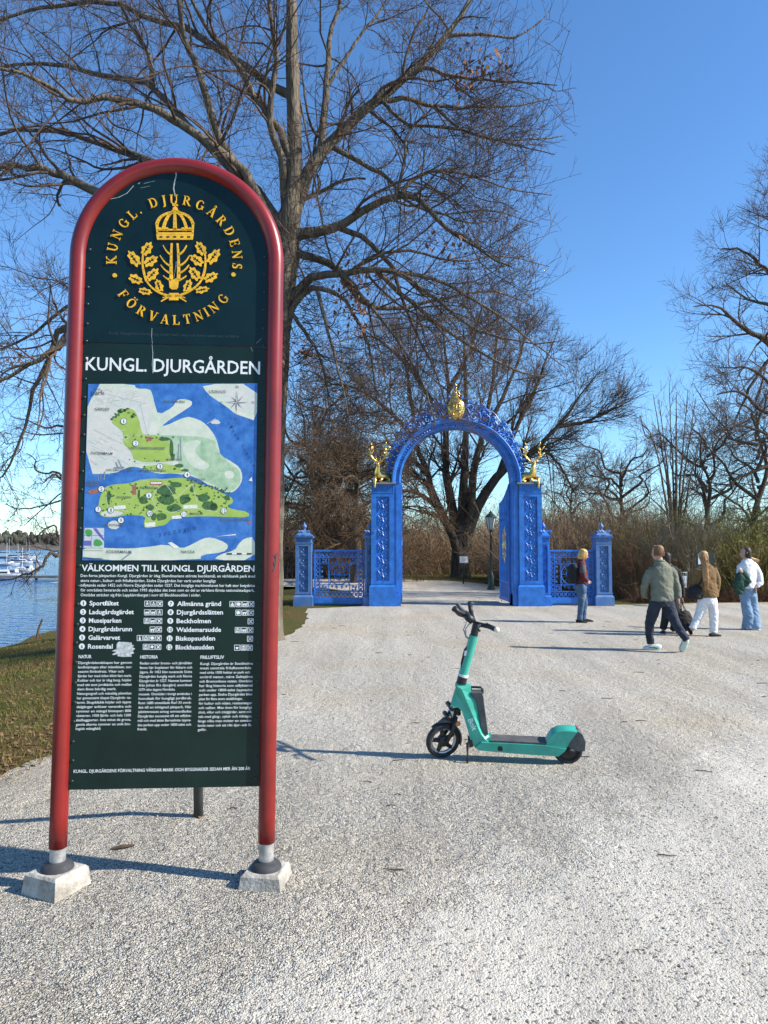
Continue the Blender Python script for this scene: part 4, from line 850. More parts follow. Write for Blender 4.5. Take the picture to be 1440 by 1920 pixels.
# side piers and pierced side gates
def sx_(px): return (px - 857) / PM
def side_pier(xa, xb, lab, bm, py_top=1005):
    o = empty('side_pier', (GX + sx_((xa + xb) / 2), GY + .10, 0), label=lab, cat='gate pier', group='low blue piers beside the gateway')
    w = (xb - xa) / PM; pier(o, -w / 2, w / 2, gz(py_top), w, .33, .05, bm, 4, 'dome'); return o
side_pier(553, 583, 'weathered blue pier with domed cap, farthest left, nearest the tree trunk', bluew)
side_pier(684, 703, 'narrow blue pier half hidden behind the left main pier', bluew)
side_pier(1014, 1033, 'narrow blue pier half hidden behind the right main pier', blue)
side_pier(1121, 1150, 'weathered blue pier with domed cap at the right end, beside the shrubs', bluew)
def side_gate(xa, xb, lab):
    w = (xb - xa) / PM; h = gz(1031)
    o = empty('side_gate', (GX + sx_((xa + xb) / 2), GY + .30, 0), label=lab, cat='gate panel', group='pierced blue side gates'); x0, x1 = -w / 2, w / 2
    m = MB().box(x0, x1, -.03, .03, .04, .24).box(x0, x1, -.035, .035, h - .05, h).box(x0, x0 + .05, -.028, .028, .2405, h - .0505).box(x1 - .05, x1, -.028, .028, .2405, h - .0505).box(x0 + .02, x1 - .02, -.04, -.0305, .08, .2)
    m.build('outer_frame', blue, o)
    b_ = .17; xi0, xi1, zi0, zi1 = x0 + b_, x1 - b_, .24 + b_, h - .05 - b_
    m = MB()
    for z in (zi0, zi1): m.box(x0 + .0505, x1 - .0505, -.018, .018, z - .012, z + .012)
    for x in (xi0, xi1): m.box(x - .012, x + .012, -.0175, .0175, .2405, h - .0505)
    sq = (zi1 - zi0) * .30; cz = (zi0 + zi1) / 2; s_ = (zi1 - zi0) / 2 - .19
    for x in (-s_, s_): m.box(x - .011, x + .011, -.017, .017, zi0 + .0125, zi1 - .0125)
    for z in (cz - s_, cz + s_): m.box(xi0 + .0125, xi1 - .0125, -.0165, .0165, z - .011, z + .011)
    m.build('grid', blue, o)
    m = MB()
    for r in (s_ * .97, s_ * .5): m.tube([(r * math.cos(a), 0, cz + r * math.sin(a)) for a in np.linspace(0, 2 * PI, 33)[:-1]], .016, 6, closed=True)
    for i in range(8):
        a = i * PI / 4; e = s_ * (1.0 if i % 2 == 0 else 1.38); m.tube([(.05 * math.cos(a), .004, cz + .05 * math.sin(a)), (e * math.cos(a), .004, cz + e * math.sin(a))], .011, 5)
    m.ball((0, 0, cz), (.05, .025, .05)); m.build('wheel_ornament', blue, o)
    m = MB()                                            # pierced border: crosses and scrolls
    nx_ = int((x1 - x0 - .1) / .115); dx = (x1 - x0 - .1) / nx_
    for zc_ in (.24 + b_ / 2, h - .05 - b_ / 2):
        for i in range(nx_):
            xc = x0 + .05 + (i + .5) * dx
            for q in (1, -1): m.tube([(xc - dx / 2, 0, zc_ - q * b_ * .46), (xc, -.004, zc_ + q * .01), (xc + dx / 2, 0, zc_ + q * b_ * .46)], .013, 5)
            m.tube([(xc + .034 * math.cos(a), .002, zc_ + .042 * math.sin(a)) for a in np.linspace(0, 2 * PI, 9)[:-1]], .011, 5, closed=True)
    nz = int((zi1 - zi0) / .115); dz = (zi1 - zi0) / nz
    for xc in (x0 + .05 + (b_ - .05) / 2, x1 - .05 - (b_ - .05) / 2):
        for i in range(nz):
            zc_ = zi0 + (i + .5) * dz
            for q in (1, -1): m.tube([(xc - .055, 0, zc_ - q * dz * .46), (xc + .055, 0, zc_ + q * dz * .46)], .013, 5)
            m.tube([(xc + .03 * math.cos(a), .002, zc_ + .036 * math.sin(a)) for a in np.linspace(0, 2 * PI, 9)[:-1]], .011, 5, closed=True)
    m.build('pierced_border', blue, o, kind='stuff')
    m = MB()
    for sxn in (-1, 1):
        for szn in (-1, 1):
            cxn, czn = sxn * (s_ + (xi1 - s_) / 2), cz + szn * (s_ + .095)
            for q in range(4): spiral(m, cxn + .045 * (1 if q % 2 else -1), czn + .04 * (1 if q > 1 else -1), .04, 1.2, q, 1 if q % 2 else -1, 0, .012, 5, 10)
            spiral(m, sxn * .09, cz + szn * (s_ + .06), .05, 1.3, PI / 2 * szn, sxn * szn, 0, .012, 5, 12); spiral(m, sxn * .2, cz + szn * (s_ + .045), .035, 1.2, PI / 2, -sxn, 0, .010, 5, 10)
        for i in range(4): spiral(m, sxn * (xi1 - .05), cz + (i - 1.5) * s_ * .45, .042, 1.2, i, sxn, 0, .011, 5, 10)
    m.build('scrollwork', blue, o, kind='stuff')
side_gate(587, 683, 'pierced blue iron side gate with wheel ornament, left of the archway')
side_gate(1034, 1120, 'pierced blue iron side gate behind the woman with the backpack')

# gilded stags lying on the main piers
def stag(s, lab):
    o = empty('stag_statue', (GX + s * (PIN + POUT) / 2, GY + .31, PZ), label=lab, cat='statue', group='gilded stags on the gate piers')
    m = MB(); f = -s                                    # f: the way the body trails inwards (towards the arch)
    m.loft([(f * .27, .08, .12), (f * .18, .05, .17), (f * .02, 0, .19), (-f * .10, -.06, .22), (-f * .12, -.10, .33), (-f * .11, -.12, .44), (-f * .115, -.14, .52)], [(.07, .06), (.12, .13), (.12, .14), (.13, .13), (.085, .085), (.062, .062), (.055, .05)], (0, 1, 0))
    m.ball((-f * .12, -.16, .55), (.058, .075, .062)); m.loft([(-f * .12, -.19, .55), (-f * .125, -.26, .525), (-f * .125, -.31, .505)], [(.045, .045), (.035, .036), (.024, .024)], (1, 0, 0), 8)
    for q in (-1, 1):                                   # ears, folded forelegs (one hangs over the edge)
        m.loft([(-f * .12 + q * .05, -.14, .585), (-f * .12 + q * .11, -.13, .615), (-f * .12 + q * .14, -.12, .61)], [(.02, .012), (.024, .012), (.006, .004)], (0, 0, 1), 6)
    m.loft([(-f * .17, -.12, .15), (-f * .20, -.30, .13), (-f * .20, -.375, .07), (-f * .20, -.385, -.10), (-f * .20, -.385, -.15)], [.05, .042, .034, .026, .03], (1, 0, 0), 8)
    m.loft([(-f * .02, -.1, .12), (-f * .02, -.29, .10), (-f * .06, -.32, .05), (-f * .06, -.20, .035)], [.05, .04, .032, .026], (1, 0, 0), 8)
    m.loft([(f * .2, .0, .12), (f * .14, -.18, .12), (f * .2, -.22, .05), (f * .08, -.24, .035)], [.07, .06, .034, .026], (1, 0, 0), 8)
    m.xf(Matrix.Diagonal((1.12, 1, 1.06, 1))); m.build('body', gold, o, True)
    for q in (-1, 1):                                   # antlers
        m = MB(); b0 = Vector((-f * .12 + q * .03, -.13, .60)); main = [b0, b0 + Vector((q * .10, .02, .10)), b0 + Vector((q * .19, .03, .22)), b0 + Vector((q * .20, .02, .36)), b0 + Vector((q * .15, .0, .50))]
        m.tube(main, [.030, .027, .024, .020, .010], 6)
        for i, d, l in ((0, (q * .2, -.8, .5), .15), (1, (q * .9, -.3, .5), .14), (2, (q * 1, .1, .35), .15), (2, (-q * .5, -.2, .8), .13), (3, (q * .9, -.1, .7), .15), (3, (-q * .8, 0, .8), .12), (4, (q * .6, 0, .9), .10)):
            d = Vector(d).normalized(); p = main[i]; m.tube([p, p + d * l * .55 + Vector((0, 0, .01)), p + d * l + Vector((0, 0, .04))], [.022, .018, .008], 6)
        m.build('antler', gold, o, True)
    MB().box(-.32, .32, -.30, .26, .0005, .045, tx=.02, ty=.02).build('base', mat('bronze_base', (.10, .085, .06), .5, .5, var=.3), o)
stag(-1, 'gilded stag lying on the left main pier of the blue gate'); stag(1, 'gilded stag lying on the right main pier of the blue gate')
# ------------------------------------------------------------------ bare trees and brushwood
def bark(name, c1, c2, vs=3.0, bump=.8, bs=9):
    m = bpy.data.materials.new(name); m.use_nodes = True; N, L = nodes(m); b = N['Principled BSDF']; b.inputs['Roughness'].default_value = .92; b.inputs['Specular IOR Level'].default_value = .15
    tc = N.new('ShaderNodeTexCoord'); mp_ = N.new('ShaderNodeMapping'); mp_.inputs['Scale'].default_value = (2.6, 2.6, .5); L.new(tc.outputs['Object'], mp_.inputs[0])
    n = N.new('ShaderNodeTexNoise'); n.inputs['Scale'].default_value = vs; n.inputs['Detail'].default_value = 8; n.inputs['Roughness'].default_value = .7; L.new(mp_.outputs[0], n.inputs['Vector'])
    r = N.new('ShaderNodeValToRGB'); r.color_ramp.elements[0].position = .35; r.color_ramp.elements[1].position = .68; r.color_ramp.elements[0].color = (*c1, 1); r.color_ramp.elements[1].color = (*c2, 1)
    L.new(n.outputs['Fac'], r.inputs['Fac']); L.new(r.outputs['Color'], b.inputs['Base Color'])
    v = N.new('ShaderNodeTexVoronoi'); v.inputs['Scale'].default_value = bs; L.new(mp_.outputs[0], v.inputs['Vector'])
    bp = N.new('ShaderNodeBump'); bp.inputs['Strength'].default_value = bump; bp.inputs['Distance'].default_value = .03; L.new(v.outputs['Distance'], bp.inputs['Height']); L.new(bp.outputs['Normal'], b.inputs['Normal'])
    return m
bark_grey = bark('bark_grey', (.075, .060, .046), (.20, .165, .125)); bark_dark = bark('bark_dark', (.048, .038, .029), (.135, .108, .08))
twig_m = mat('twig_bark', (.075, .054, .042), .9, spec=.15, col2=(.125, .085, .062), vscale=1.5); twig_brown = mat('brown_twigs', (.085, .055, .034), .95, spec=.1, col2=(.15, .10, .062), vscale=.9)
def smooth_path(P, n):
    P = np.asarray(P, float); m_ = len(P); t = np.linspace(0, m_ - 1, n); out = []
    for q in t:
        i = min(int(q), m_ - 2); f = q - i; p0, p1, p2, p3 = P[max(i - 1, 0)], P[i], P[i + 1], P[min(i + 2, m_ - 1)]
        out.append(.5 * ((2 * p1) + (-p0 + p2) * f + (2 * p0 - 5 * p1 + 4 * p2 - p3) * f * f + (-p0 + 3 * p1 - 3 * p2 + p3) * f ** 3))
    return np.array(out)
def sprout(P, Rr, per, tmin, lmin, lmax, n, rmul, amin, amax, up, wob, rng, rfloor=.003, env=None, ctr=None, out_=0.0):
    """side branches of the branches P (m,n0,3) with radii Rr: returns P2, R2"""
    m, n0, _ = P.shape; cnt = m * per
    bi = np.repeat(np.arange(m), per); t = tmin + (1 - tmin) * rng.random(cnt) ** .85
    f = t * (n0 - 1); i = np.minimum(f.astype(int), n0 - 2); fr = (f - i)[:, None]
    p = P[bi, i] * (1 - fr) + P[bi, i + 1] * fr; T = norm(P[bi, i + 1] - P[bi, i]); r = Rr[bi, i] * (1 - fr[:, 0]) + Rr[bi, i + 1] * fr[:, 0]
    rv_ = rng.normal(size=(cnt, 3)); A = norm(np.cross(T, rv_)); ang = amin + (amax - amin) * rng.random(cnt)
    d = norm(T * np.cos(ang)[:, None] + A * np.sin(ang)[:, None]); L_ = (lmin + (lmax - lmin) * rng.random(cnt)) * (1.15 - .55 * t)
    if ctr is not None:
        ow = p - ctr; ow[:, 2] *= .25; d = norm(d + norm(ow) * out_)
    out = np.empty((cnt, n, 3)); out[:, 0] = p
    upv = np.array([0, 0, 1.0]); bend = norm(rng.normal(size=(cnt, 3))) * wob * 2.6; n2 = n - 1
    for j in range(1, n):
        d = norm(d + upv * up * 6 / n2 + bend / n2 * (1 if j < n * .6 else -.35) + rng.normal(size=(cnt, 3)) * wob * .20); out[:, j] = out[:, j - 1] + d * (L_ / (n - 1))[:, None]
    r0 = np.maximum(r * rmul, rfloor); R2 = r0[:, None] * np.linspace(1, .35, n)[None]
    if env is not None:
        k = env(out[:, -1]); out, R2 = out[k], R2[k]
    return out, np.maximum(R2, rfloor * .6)
def tree(name, lab, limbs, rng, levels, bm, tm, root, group=None, trunk_k=12, extra=None, env=None, keep_trunk=False, ctr=None, out_=0.0):
    """limbs: list of (points (n,3), r0, r1, sides); levels: list of sprout settings. > trunk, limb, crown"""
    o = empty(name, root, label=lab, cat='tree', group=group); rt = np.array(root)
    P0, R0 = [], []
    for q, (pts, r0, r1, k) in enumerate(limbs):
        n = 26 if q == 0 else 16; sp = smooth_path(pts, n); t = np.linspace(0, 1, n)
        if q > 0: sp[1:-1] += rng.normal(size=(n - 2, 3)) * min(.02, r0 * .2)
        rad = np.interp(t, np.linspace(0, 1, len(r0)), r0) if isinstance(r0, list) else (r0 + (r1 - r0) * t ** .8)
        r0 = float(rad[0])
        if q == 0: rad = rad * (1 + .40 * np.exp(-t * 22)); rad *= 1 + .03 * rng.normal(size=n)
        V, Q = tubes_np((sp - rt)[None], rad[None], k)
        if q == 0: V = V.reshape(n, k, 3); mid_ = V.mean(1, keepdims=True); V = (mid_ + (V - mid_) * (1 + .07 * rng.normal(size=(1, k, 1)))).reshape(-1, 3)
        link('trunk' if q == 0 else 'limb', mesh_np('limb', V, Q, True), bm, o)
        if True: s16 = smooth_path(sp, 16); P0.append(s16); R0.append(r0 + (r1 - r0) * np.linspace(0, 1, 16) ** .8)
    if not keep_trunk: P0.pop(0); R0.pop(0)
    else: P0[0] = smooth_path(P0[0][7:], 16); R0[0] = R0[0][7:][np.linspace(0, 8, 16).astype(int)]
    P = np.array(P0); Rr = np.array(R0); Vs, Qs, off = [], [], 0
    for li, lv in enumerate(levels):
        k = lv.pop('k'); P, Rr = sprout(P, Rr, rng=rng, env=env, ctr=ctr, out_=out_, **lv)
        V, Q = tubes_np(P - rt, Rr, k); Vs.append(V); Qs.append(Q + off); off += len(V)
    if extra is not None:
        for (P, Rr, k) in extra:
            V, Q = tubes_np(P - rt, Rr, k); Vs.append(V); Qs.append(Q + off); off += len(V)
    link('crown', mesh_np('crown', np.concatenate(Vs), np.concatenate(Qs), True), tm, o)
    return o
def lv(per, tmin, lmin, lmax, n, rmul, amin, amax, up, wob, k, rfloor=.003): return dict(per=per, tmin=tmin, lmin=lmin, lmax=lmax, n=n, rmul=rmul, amin=amin, amax=amax, up=up, wob=wob, k=k, rfloor=rfloor)

# ---- the big linden behind the sign
TB = gnd(493, 1200); TY = TB.y; ppm = 100 / ((at(600, 600, TY) - at(500, 600, TY)).x)
def ph(pts, dz=0.0, d0=0.0):
    """limb drawn through photographed points, leaning dz metres away per metre of reach"""
    out = []; x0 = at(*pts[0], TY)
    for x, y in pts:
        p = at(x, y, TY); reach = (p - x0).length; out.append(at(x, y, TY + d0 + dz * reach))
    return [tuple(p) for p in out]
rg = np.random.default_rng(21)
trunk = [(490, 1215), (494, 1150), (498, 1050), (501, 920), (506, 800), (515, 680), (523, 600), (534, 510), (541, 440), (547, 360), (553, 280), (549, 150), (547, 40), (546, -120), (544, -300)]
TR_R = [.36, .335, .32, .305, .285, .265, .25, .235, .205, .155, .14, .125, .10, .07, .045]
LM = [ (ph(trunk), TR_R, .07, 18),
 (ph([(540, 470), (536, 409), (579, 319), (622, 263), (704, 194), (764, 142), (816, 90), (867, 26), (905, -60)], .10), .165, .035, 10),
 (ph([(540, 500), (505, 420), (470, 365), (445, 310), (405, 240), (370, 125), (350, 90), (335, 10), (325, -90)], -.25), .125, .03, 10),
 (ph([(540, 480), (500, 380), (440, 320), (415, 300), (350, 235), (295, 165), (220, 145), (150, 130), (75, 120), (0, 125), (-90, 140)], .2), .125, .02, 10),
 (ph([(295, 165), (280, 110), (270, 85), (240, 40), (215, -20)], .1, .35), .06, .02, 8),
 (ph([(540, 500), (470, 330), (350, 240), (270, 200), (215, 185), (145, 190), (100, 170), (35, 135), (-40, 130)], -.35), .10, .02, 8),
 (ph([(538, 540), (400, 350), (270, 300), (210, 275), (135, 252), (65, 245), (0, 252), (-100, 275)], .35), .115, .022, 8),
 (ph([(536, 570), (330, 430), (170, 355), (110, 325), (50, 310), (0, 311), (-90, 335)], -.2), .12, .03, 8),
 (ph([(552, 200), (525, 165), (440, 115), (350, 55), (280, 35), (215, 5), (100, 10), (65, 18), (0, 35), (-80, 70)], .25), .10, .018, 8),
 (ph([(548, 300), (515, 230), (475, 175), (430, 95), (400, 70), (360, 0), (345, -60)], -.3), .085, .022, 8),
 (ph([(543, 410), (530, 310), (505, 230), (517, 125), (515, 75), (505, 0), (495, -80)], -.2), .085, .025, 8),
 (ph([(541, 455), (588, 435), (631, 428), (678, 396), (747, 364), (786, 379), (820, 413), (855, 439), (905, 470), (960, 500)], -.15), .115, .016, 10),
 (ph([(747, 364), (757, 310), (764, 254), (785, 225), (807, 207), (850, 160)], .1, -.3), .042, .012, 6),
 (ph([(750, 360), (765, 345), (790, 327), (833, 319), (889, 331), (953, 353), (1035, 366)], .2, -.3), .055, .008, 6),
 (ph([(704, 194), (755, 185), (816, 200), (889, 202), (975, 198), (1040, 180)], .25, .2), .062, .008, 6),
 (ph([(764, 142), (799, 129), (846, 142), (911, 151), (988, 155), (1045, 160)], -.3, .25), .055, .008, 6),
 (ph([(840, 65), (880, 64), (911, 65), (966, 69), (1014, 39), (1035, 10)], .2, .3), .045, .008, 6),
 (ph([(541, 580), (579, 525), (635, 512), (695, 504), (747, 512), (807, 555), (867, 603), (950, 635), (1050, 640)], -.2), .10, .010, 8),
 (ph([(541, 480), (600, 485), (640, 510), (687, 572), (747, 577), (830, 560), (920, 545), (1000, 575)], .3), .095, .010, 8),
 (ph([(631, 430), (687, 448), (734, 504), (755, 560), (781, 624), (815, 690), (840, 770)], .15, -.05), .06, .010, 6),
 (ph([(622, 268), (687, 310), (730, 336), (765, 380), (830, 400), (920, 395), (1010, 420)], .3, .1), .058, .008, 6),
 (ph([(545, 440), (575, 340), (605, 258), (609, 172), (618, 86), (635, 0), (645, -70)], .3), .11, .03, 8),
 (ph([(527, -40), (545, 90), (566, 207), (583, 293), (605, 422), (625, 500)], 0, -.8), .022, .018, 6),
 (ph([(541, 560), (300, 500), (124, 636), (98, 656), (56, 684), (0, 712), (-60, 740)], -.1), .10, .02, 8),
 (ph([(540, 590), (330, 520), (124, 610), (110, 630), (84, 692), (56, 743), (45, 813), (17, 878), (-5, 895)], .1), .085, .012, 8),
 (ph([(536, 620), (400, 560), (240, 520), (120, 580), (40, 640), (-40, 660)], .3), .08, .014, 8),
 (ph([(540, 610), (560, 560), (600, 540), (640, 560), (680, 620), (700, 690), (705, 770)], -.25), .075, .010, 8),
 (ph([(609, 172), (640, 120), (680, 60), (720, 10), (745, -40)], .2, .9), .05, .015, 6),
 (ph([(816, 200), (860, 240), (920, 260), (1000, 262), (1055, 255)], .3, .4), .035, .008, 6),
 (ph([(715, 190), (760, 230), (840, 240), (930, 262), (1040, 290)], -.3, .2), .045, .008, 6),
 (ph([(640, 512), (700, 580), (760, 660), (800, 740), (815, 800)], -.25, -.3), .05, .008, 6),
 (ph([(700, 505), (800, 590), (900, 660), (980, 700), (1040, 705)], .2, -.2), .05, .008, 6),
 (ph([(590, 530), (615, 620), (640, 720), (660, 800)], -.4, -.3), .045, .008, 6),
 (ph([(560, 600), (590, 650), (612, 720), (618, 790)], .2), .045, .008, 6),
 (ph([(747, 512), (830, 530), (930, 590), (1010, 650), (1060, 690)], .35, -.3), .045, .008, 6),
 (ph([(660, 510), (700, 480), (770, 470), (850, 490), (940, 480), (1030, 500)], .5, .3), .045, .008, 6),
]
# join every limb to the bough it springs from
for q in range(1, len(LM)):
    pts, r0, r1, k = LM[q]; f0 = Vector(pts[0]); best = None
    for pp in LM[:q]:
        for s in smooth_path(pp[0], 40):
            dd = math.hypot(s[0] / s[1] - f0.x / f0.y, (s[2] - CAMH) / s[1] - (f0.z - CAMH) / f0.y)
            if best is None or dd < best[0]: best = (dd, s[1], s)
    if best[0] < .03:
        off = best[1] - f0.y; n_ = len(pts)
        LM[q] = ([((p[0] * (p[1] + off) / p[1]), p[1] + off, CAMH + (p[2] - CAMH) * (p[1] + off) / p[1]) for p in pts], r0, r1, k); LM[q][0][0] = tuple(best[2])
def crown_env(p):      # crown outline: rounded edge to the right, as the tree grows
    X = p[:, 0]; Z = p[:, 2]; edge = at(1085, 300, TY).x + .15 * np.sin(Z * 2.1) - .012 * (Z - 8.0) ** 2
    return (X < edge - 1.3 * rg.random(len(X)) ** 1.5) & (Z > .9) & ((Z > 3.3) | (X < -3))
# sprouts round the trunk
n = 420; hz = rg.random(n); zz = 4.2 + 3.6 * hz; cxs = np.interp(zz, [4, 5.2, 6.5, 8], [at(531, 700, TY).x, at(538, 580, TY).x, at(542, 470, TY).x, at(548, 380, TY).x])
a = rg.random(n) * 2 * PI; d = np.stack([np.cos(a), np.sin(a), rg.random(n) * .9 - .5], -1); Pp = np.empty((n, 6, 3)); Pp[:, 0] = np.stack([cxs + .28 * np.cos(a), TY + .28 * np.sin(a), zz], -1); Ls = .4 + 1.1 * rg.random(n) ** 1.5
for j in range(1, 6): d = norm(d + rg.normal(size=(n, 3)) * .28 + np.array([0, 0, -.06])); Pp[:, j] = Pp[:, j - 1] + d * (Ls / 5)[:, None]
ep = (Pp, np.repeat(np.linspace(.008, .003, 6)[None], n, 0), 3); Pq, Rq = sprout(Pp, ep[1], 5, .2, .2, .55, 4, .6, .4, 1.2, 0, .35, rg, .0028)
hero = tree('linden_tree', 'large bare linden tree rising behind the arched sign', LM, rg,
    [lv(13, .16, 1.0, 3.0, 12, .42, .6, 1.3, .03, .60, 5, .008), lv(7, .12, .5, 1.5, 8, .5, .6, 1.3, .03, .55, 3, .0058), lv(5, .12, .22, .70, 4, .62, .6, 1.3, .06, .5, 3, .0042), lv(2, .2, .10, .26, 3, .7, .5, 1.1, .10, .2, 3, .0036)],
    bark_grey, twig_m, tuple(gnd(493, 1200)), env=crown_env, extra=[ep, (Pq, Rq, 3)], ctr=np.array([at(545, 500, TY).x, TY, 6.5]), out_=.2)
# dead leaves still hanging in the linden
def leaves(n, c, r, rng, size):
    P = c + rng.normal(size=(n, 3)) * np.array(r); a = norm(rng.normal(size=(n, 3)) + np.array([0, 0, -.8])); b_ = norm(np.cross(a, rng.normal(size=(n, 3)))); s = size * (.6 + .8 * rng.random((n, 1)))
    V = np.stack([P, P + a * s * .5 + b_ * s * .3, P + a * s, P + a * s * .5 - b_ * s * .3], 1); return V.reshape(-1, 3), np.arange(n * 4).reshape(-1, 4)
dl = mat('dead_leaves', (.16, .06, .025), .85, col2=(.24, .11, .05), vscale=9)
for x, y, n, rx, rz in ((880, 122, 70, .16, .22), (932, 125, 34, .14, .12), (900, 140, 24, .2, .12), (857, 450, 30, .16, .14), (842, 478, 16, .06, .1), (812, 452, 12, .1, .1), (660, 558, 70, .16, .32), (685, 545, 34, .1, .25), (578, 660, 34, .12, .05), (672, 600, 30, .1, .2), (30, 676, 20, .12, .12), (655, 480, 16, .1, .2)):
    c = np.array(at(x, y, TY - .4)) - np.array(hero.location); V, Q = leaves(n, c, (rx, .15, rz), rg, .10); link('dead_leaf_cluster', mesh_np('dead_leaf_cluster', V, Q), dl, hero, kind='stuff')

# ---- generic bare trees, grown from drawn or random limbs
def px(pts, Y, dz=0.0):
    return [tuple(at(x, y, Y + dz * i)) for i, (x, y) in enumerate(pts)]
YT = gnd(862, 1083).y
rg2 = np.random.default_rng(5)
mid = [(px([(864, 1090), (863, 1055), (861, 1020), (866, 985), (870, 900), (874, 800), (872, 690), (868, 610)], YT), .62, .03, 14),
 (px([(862, 1053), (846, 999), (823, 958), (787, 927), (751, 920), (715, 935)], YT, -.4), .30, .014, 10),
 (px([(862, 1040), (850, 963), (837, 890), (837, 800), (841, 732), (833, 640), (825, 570)], YT, .4), .36, .014, 10),
 (px([(866, 1035), (882, 963), (887, 890), (905, 814), (918, 755), (930, 650), (935, 575)], YT, -.3), .34, .014, 10),
 (px([(868, 1030), (896, 945), (936, 890), (963, 868), (1004, 841), (1045, 800), (1085, 746), (1130, 690)], YT, -.3), .36, .014, 10),
 (px([(860, 1026), (819, 945), (801, 890), (783, 836), (770, 740), (755, 650), (745, 590)], YT, .3), .28, .014, 10),
 (px([(1004, 841), (1030, 850), (1060, 890), (1080, 930)], YT - 1.2), .12, .03, 6),
 (px([(936, 890), (960, 820), (1000, 740), (1030, 660), (1050, 610)], YT, .4), .20, .012, 8),
 (px([(783, 836), (740, 780), (690, 740), (640, 720), (590, 730)], YT, -.3), .18, .012, 8),
 (px([(837, 800), (790, 720), (740, 660), (690, 630), (640, 640)], YT, .4), .17, .012, 8),
 (px([(905, 814), (950, 730), (980, 650), (990, 590)], YT, .2), .17, .012, 8),
 (px([(1045, 800), (1100, 790), (1140, 770), (1175, 760)], YT - 1, .2), .13, .03, 6),
 (px([(841, 732), (880, 660), (900, 590), (905, 550)], YT, -.4), .16, .012, 8),
 (px([(801, 890), (760, 850), (720, 830), (680, 840)], YT, .4), .15, .012, 8)]
def env_mid(p):
    c = np.array(at(868, 800, YT)); return ((p[:, 0] - c[0]) / 9.7) ** 2 + ((p[:, 2] - c[2]) / 8.3) ** 2 < 1
tree('forked_tree', 'broad bare tree with forking trunk seen through the archway', mid, rg2, [lv(17, .2, 1.6, 4.6, 8, .42, .45, 1.1, .03, .26, 4, .016), lv(12, .15, .8, 2.4, 5, .5, .5, 1.2, .03, .3, 3, .012), lv(8, .12, .4, 1.3, 3, .65, .5, 1.2, .05, .3, 3, .009)], bark_dark, twig_m, tuple(gnd(862, 1083)), env=env_mid, ctr=np.array([gnd(862, 1083).x, YT, 5.0]), out_=.2)
def wild(name, lab, x, ybase, Y, h, spread, seed, n_st, r0, bm, tm, lean=0.0, droop=0.0, levels=None, sc=1.0, root=None, low=.15):
    r = np.random.default_rng(seed); b0 = np.array(at(x, ybase, Y)) if root is None else np.array(root); b0[2] = root[2] if root is not None else 0.0
    tk = [b0 + np.array([lean * t * h, 0, h * t]) + r.normal(size=3) * np.array([.12, .12, 0]) * (t > 0) * h * .12 for t in np.linspace(0, .9, 6)]; LMb = [(tk, r0, r0 * .06, 12)]
    for i in range(n_st):
        t = low + (.8 - low) * (i + r.random() * .6) / n_st; p = b0 + np.array([lean * t * h, 0, h * t]); a = i * 2.4 + r.random() * .8; out = spread * (.6 + .5 * r.random()) * (1.1 - .55 * t)
        dirv = np.array([math.cos(a), math.sin(a), 0]); pts = [p + dirv * out * s + np.array([0, 0, h * (.30 * s - droop * s * s)]) + r.normal(size=3) * .05 * h * (s > 0) * .6 for s in (0, .25, .5, .75, 1)]
        LMb.append((pts, r0 * (.55 - .3 * t), r0 * .07, 8))
    lvs = levels or [lv(9, .2, h * .10, h * .26, 8, .45, .45, 1.15, .03 - droop * .1, .3, 4, .014 * sc), lv(7, .15, h * .05, h * .13, 5, .55, .5, 1.2, .03, .3, 3, .010 * sc), lv(5, .15, h * .025, h * .07, 3, .7, .5, 1.2, .04, .3, 3, .0075 * sc)]
    return tree(name, lab, LMb, r, lvs, bm, tm, tuple(b0), keep_trunk=True)
wild('weeping_tree', 'spreading bare tree with brownish drooping twigs behind the left side gate', 668, 1088, 34, 8.2, 4.4, 4, 13, .26, bark_dark, twig_brown, droop=.36, levels=[lv(12, .1, .8, 2.2, 7, .45, .45, 1.15, -.05, .3, 4, .013), lv(8, .1, .5, 1.4, 5, .55, .5, 1.2, -.05, .3, 3, .011), lv(7, .1, .3, .9, 3, .7, .5, 1.2, -.04, .3, 3, .010)])
wild('weeping_tree', 'dense brownish tree with drooping twigs between the linden trunk and left pier', 600, 1085, 40, 9.6, 4.8, 44, 13, .26, bark_dark, twig_brown, droop=.34, levels=[lv(12, .1, .8, 2.4, 7, .45, .45, 1.15, -.05, .3, 4, .013), lv(8, .1, .5, 1.5, 5, .55, .5, 1.2, -.05, .3, 3, .011), lv(7, .1, .3, 1.0, 3, .7, .5, 1.2, -.04, .3, 3, .010)])
wild('oak_tree', 'gnarled bare oak standing between the archway and the young multi-stemmed tree', 1168, 1060, 55, 9.5, 5.5, 9, 10, .35, bark_dark, twig_m, low=.35)
wild('bare_tree', 'tall bare tree with brown twigs between the linden trunk and archway', 590, 1075, 52, 14, 6, 31, 12, .36, bark_dark, twig_brown)
wild('bare_tree', 'bare tree far behind the right side pier, left of the oak', 1075, 1050, 75, 10.5, 5, 14, 10, .3, bark_dark, twig_m)
wild('bare_tree', 'dark bare tree in the wood behind the woman in the brown jacket', 1330, 1060, 48, 11, 5.5, 17, 12, .3, bark_dark, twig_m)
wild('bare_tree', 'dark bare tree in the wood at the right edge of the picture', 1425, 1060, 44, 12, 5, 18, 12, .3, bark_dark, twig_m)
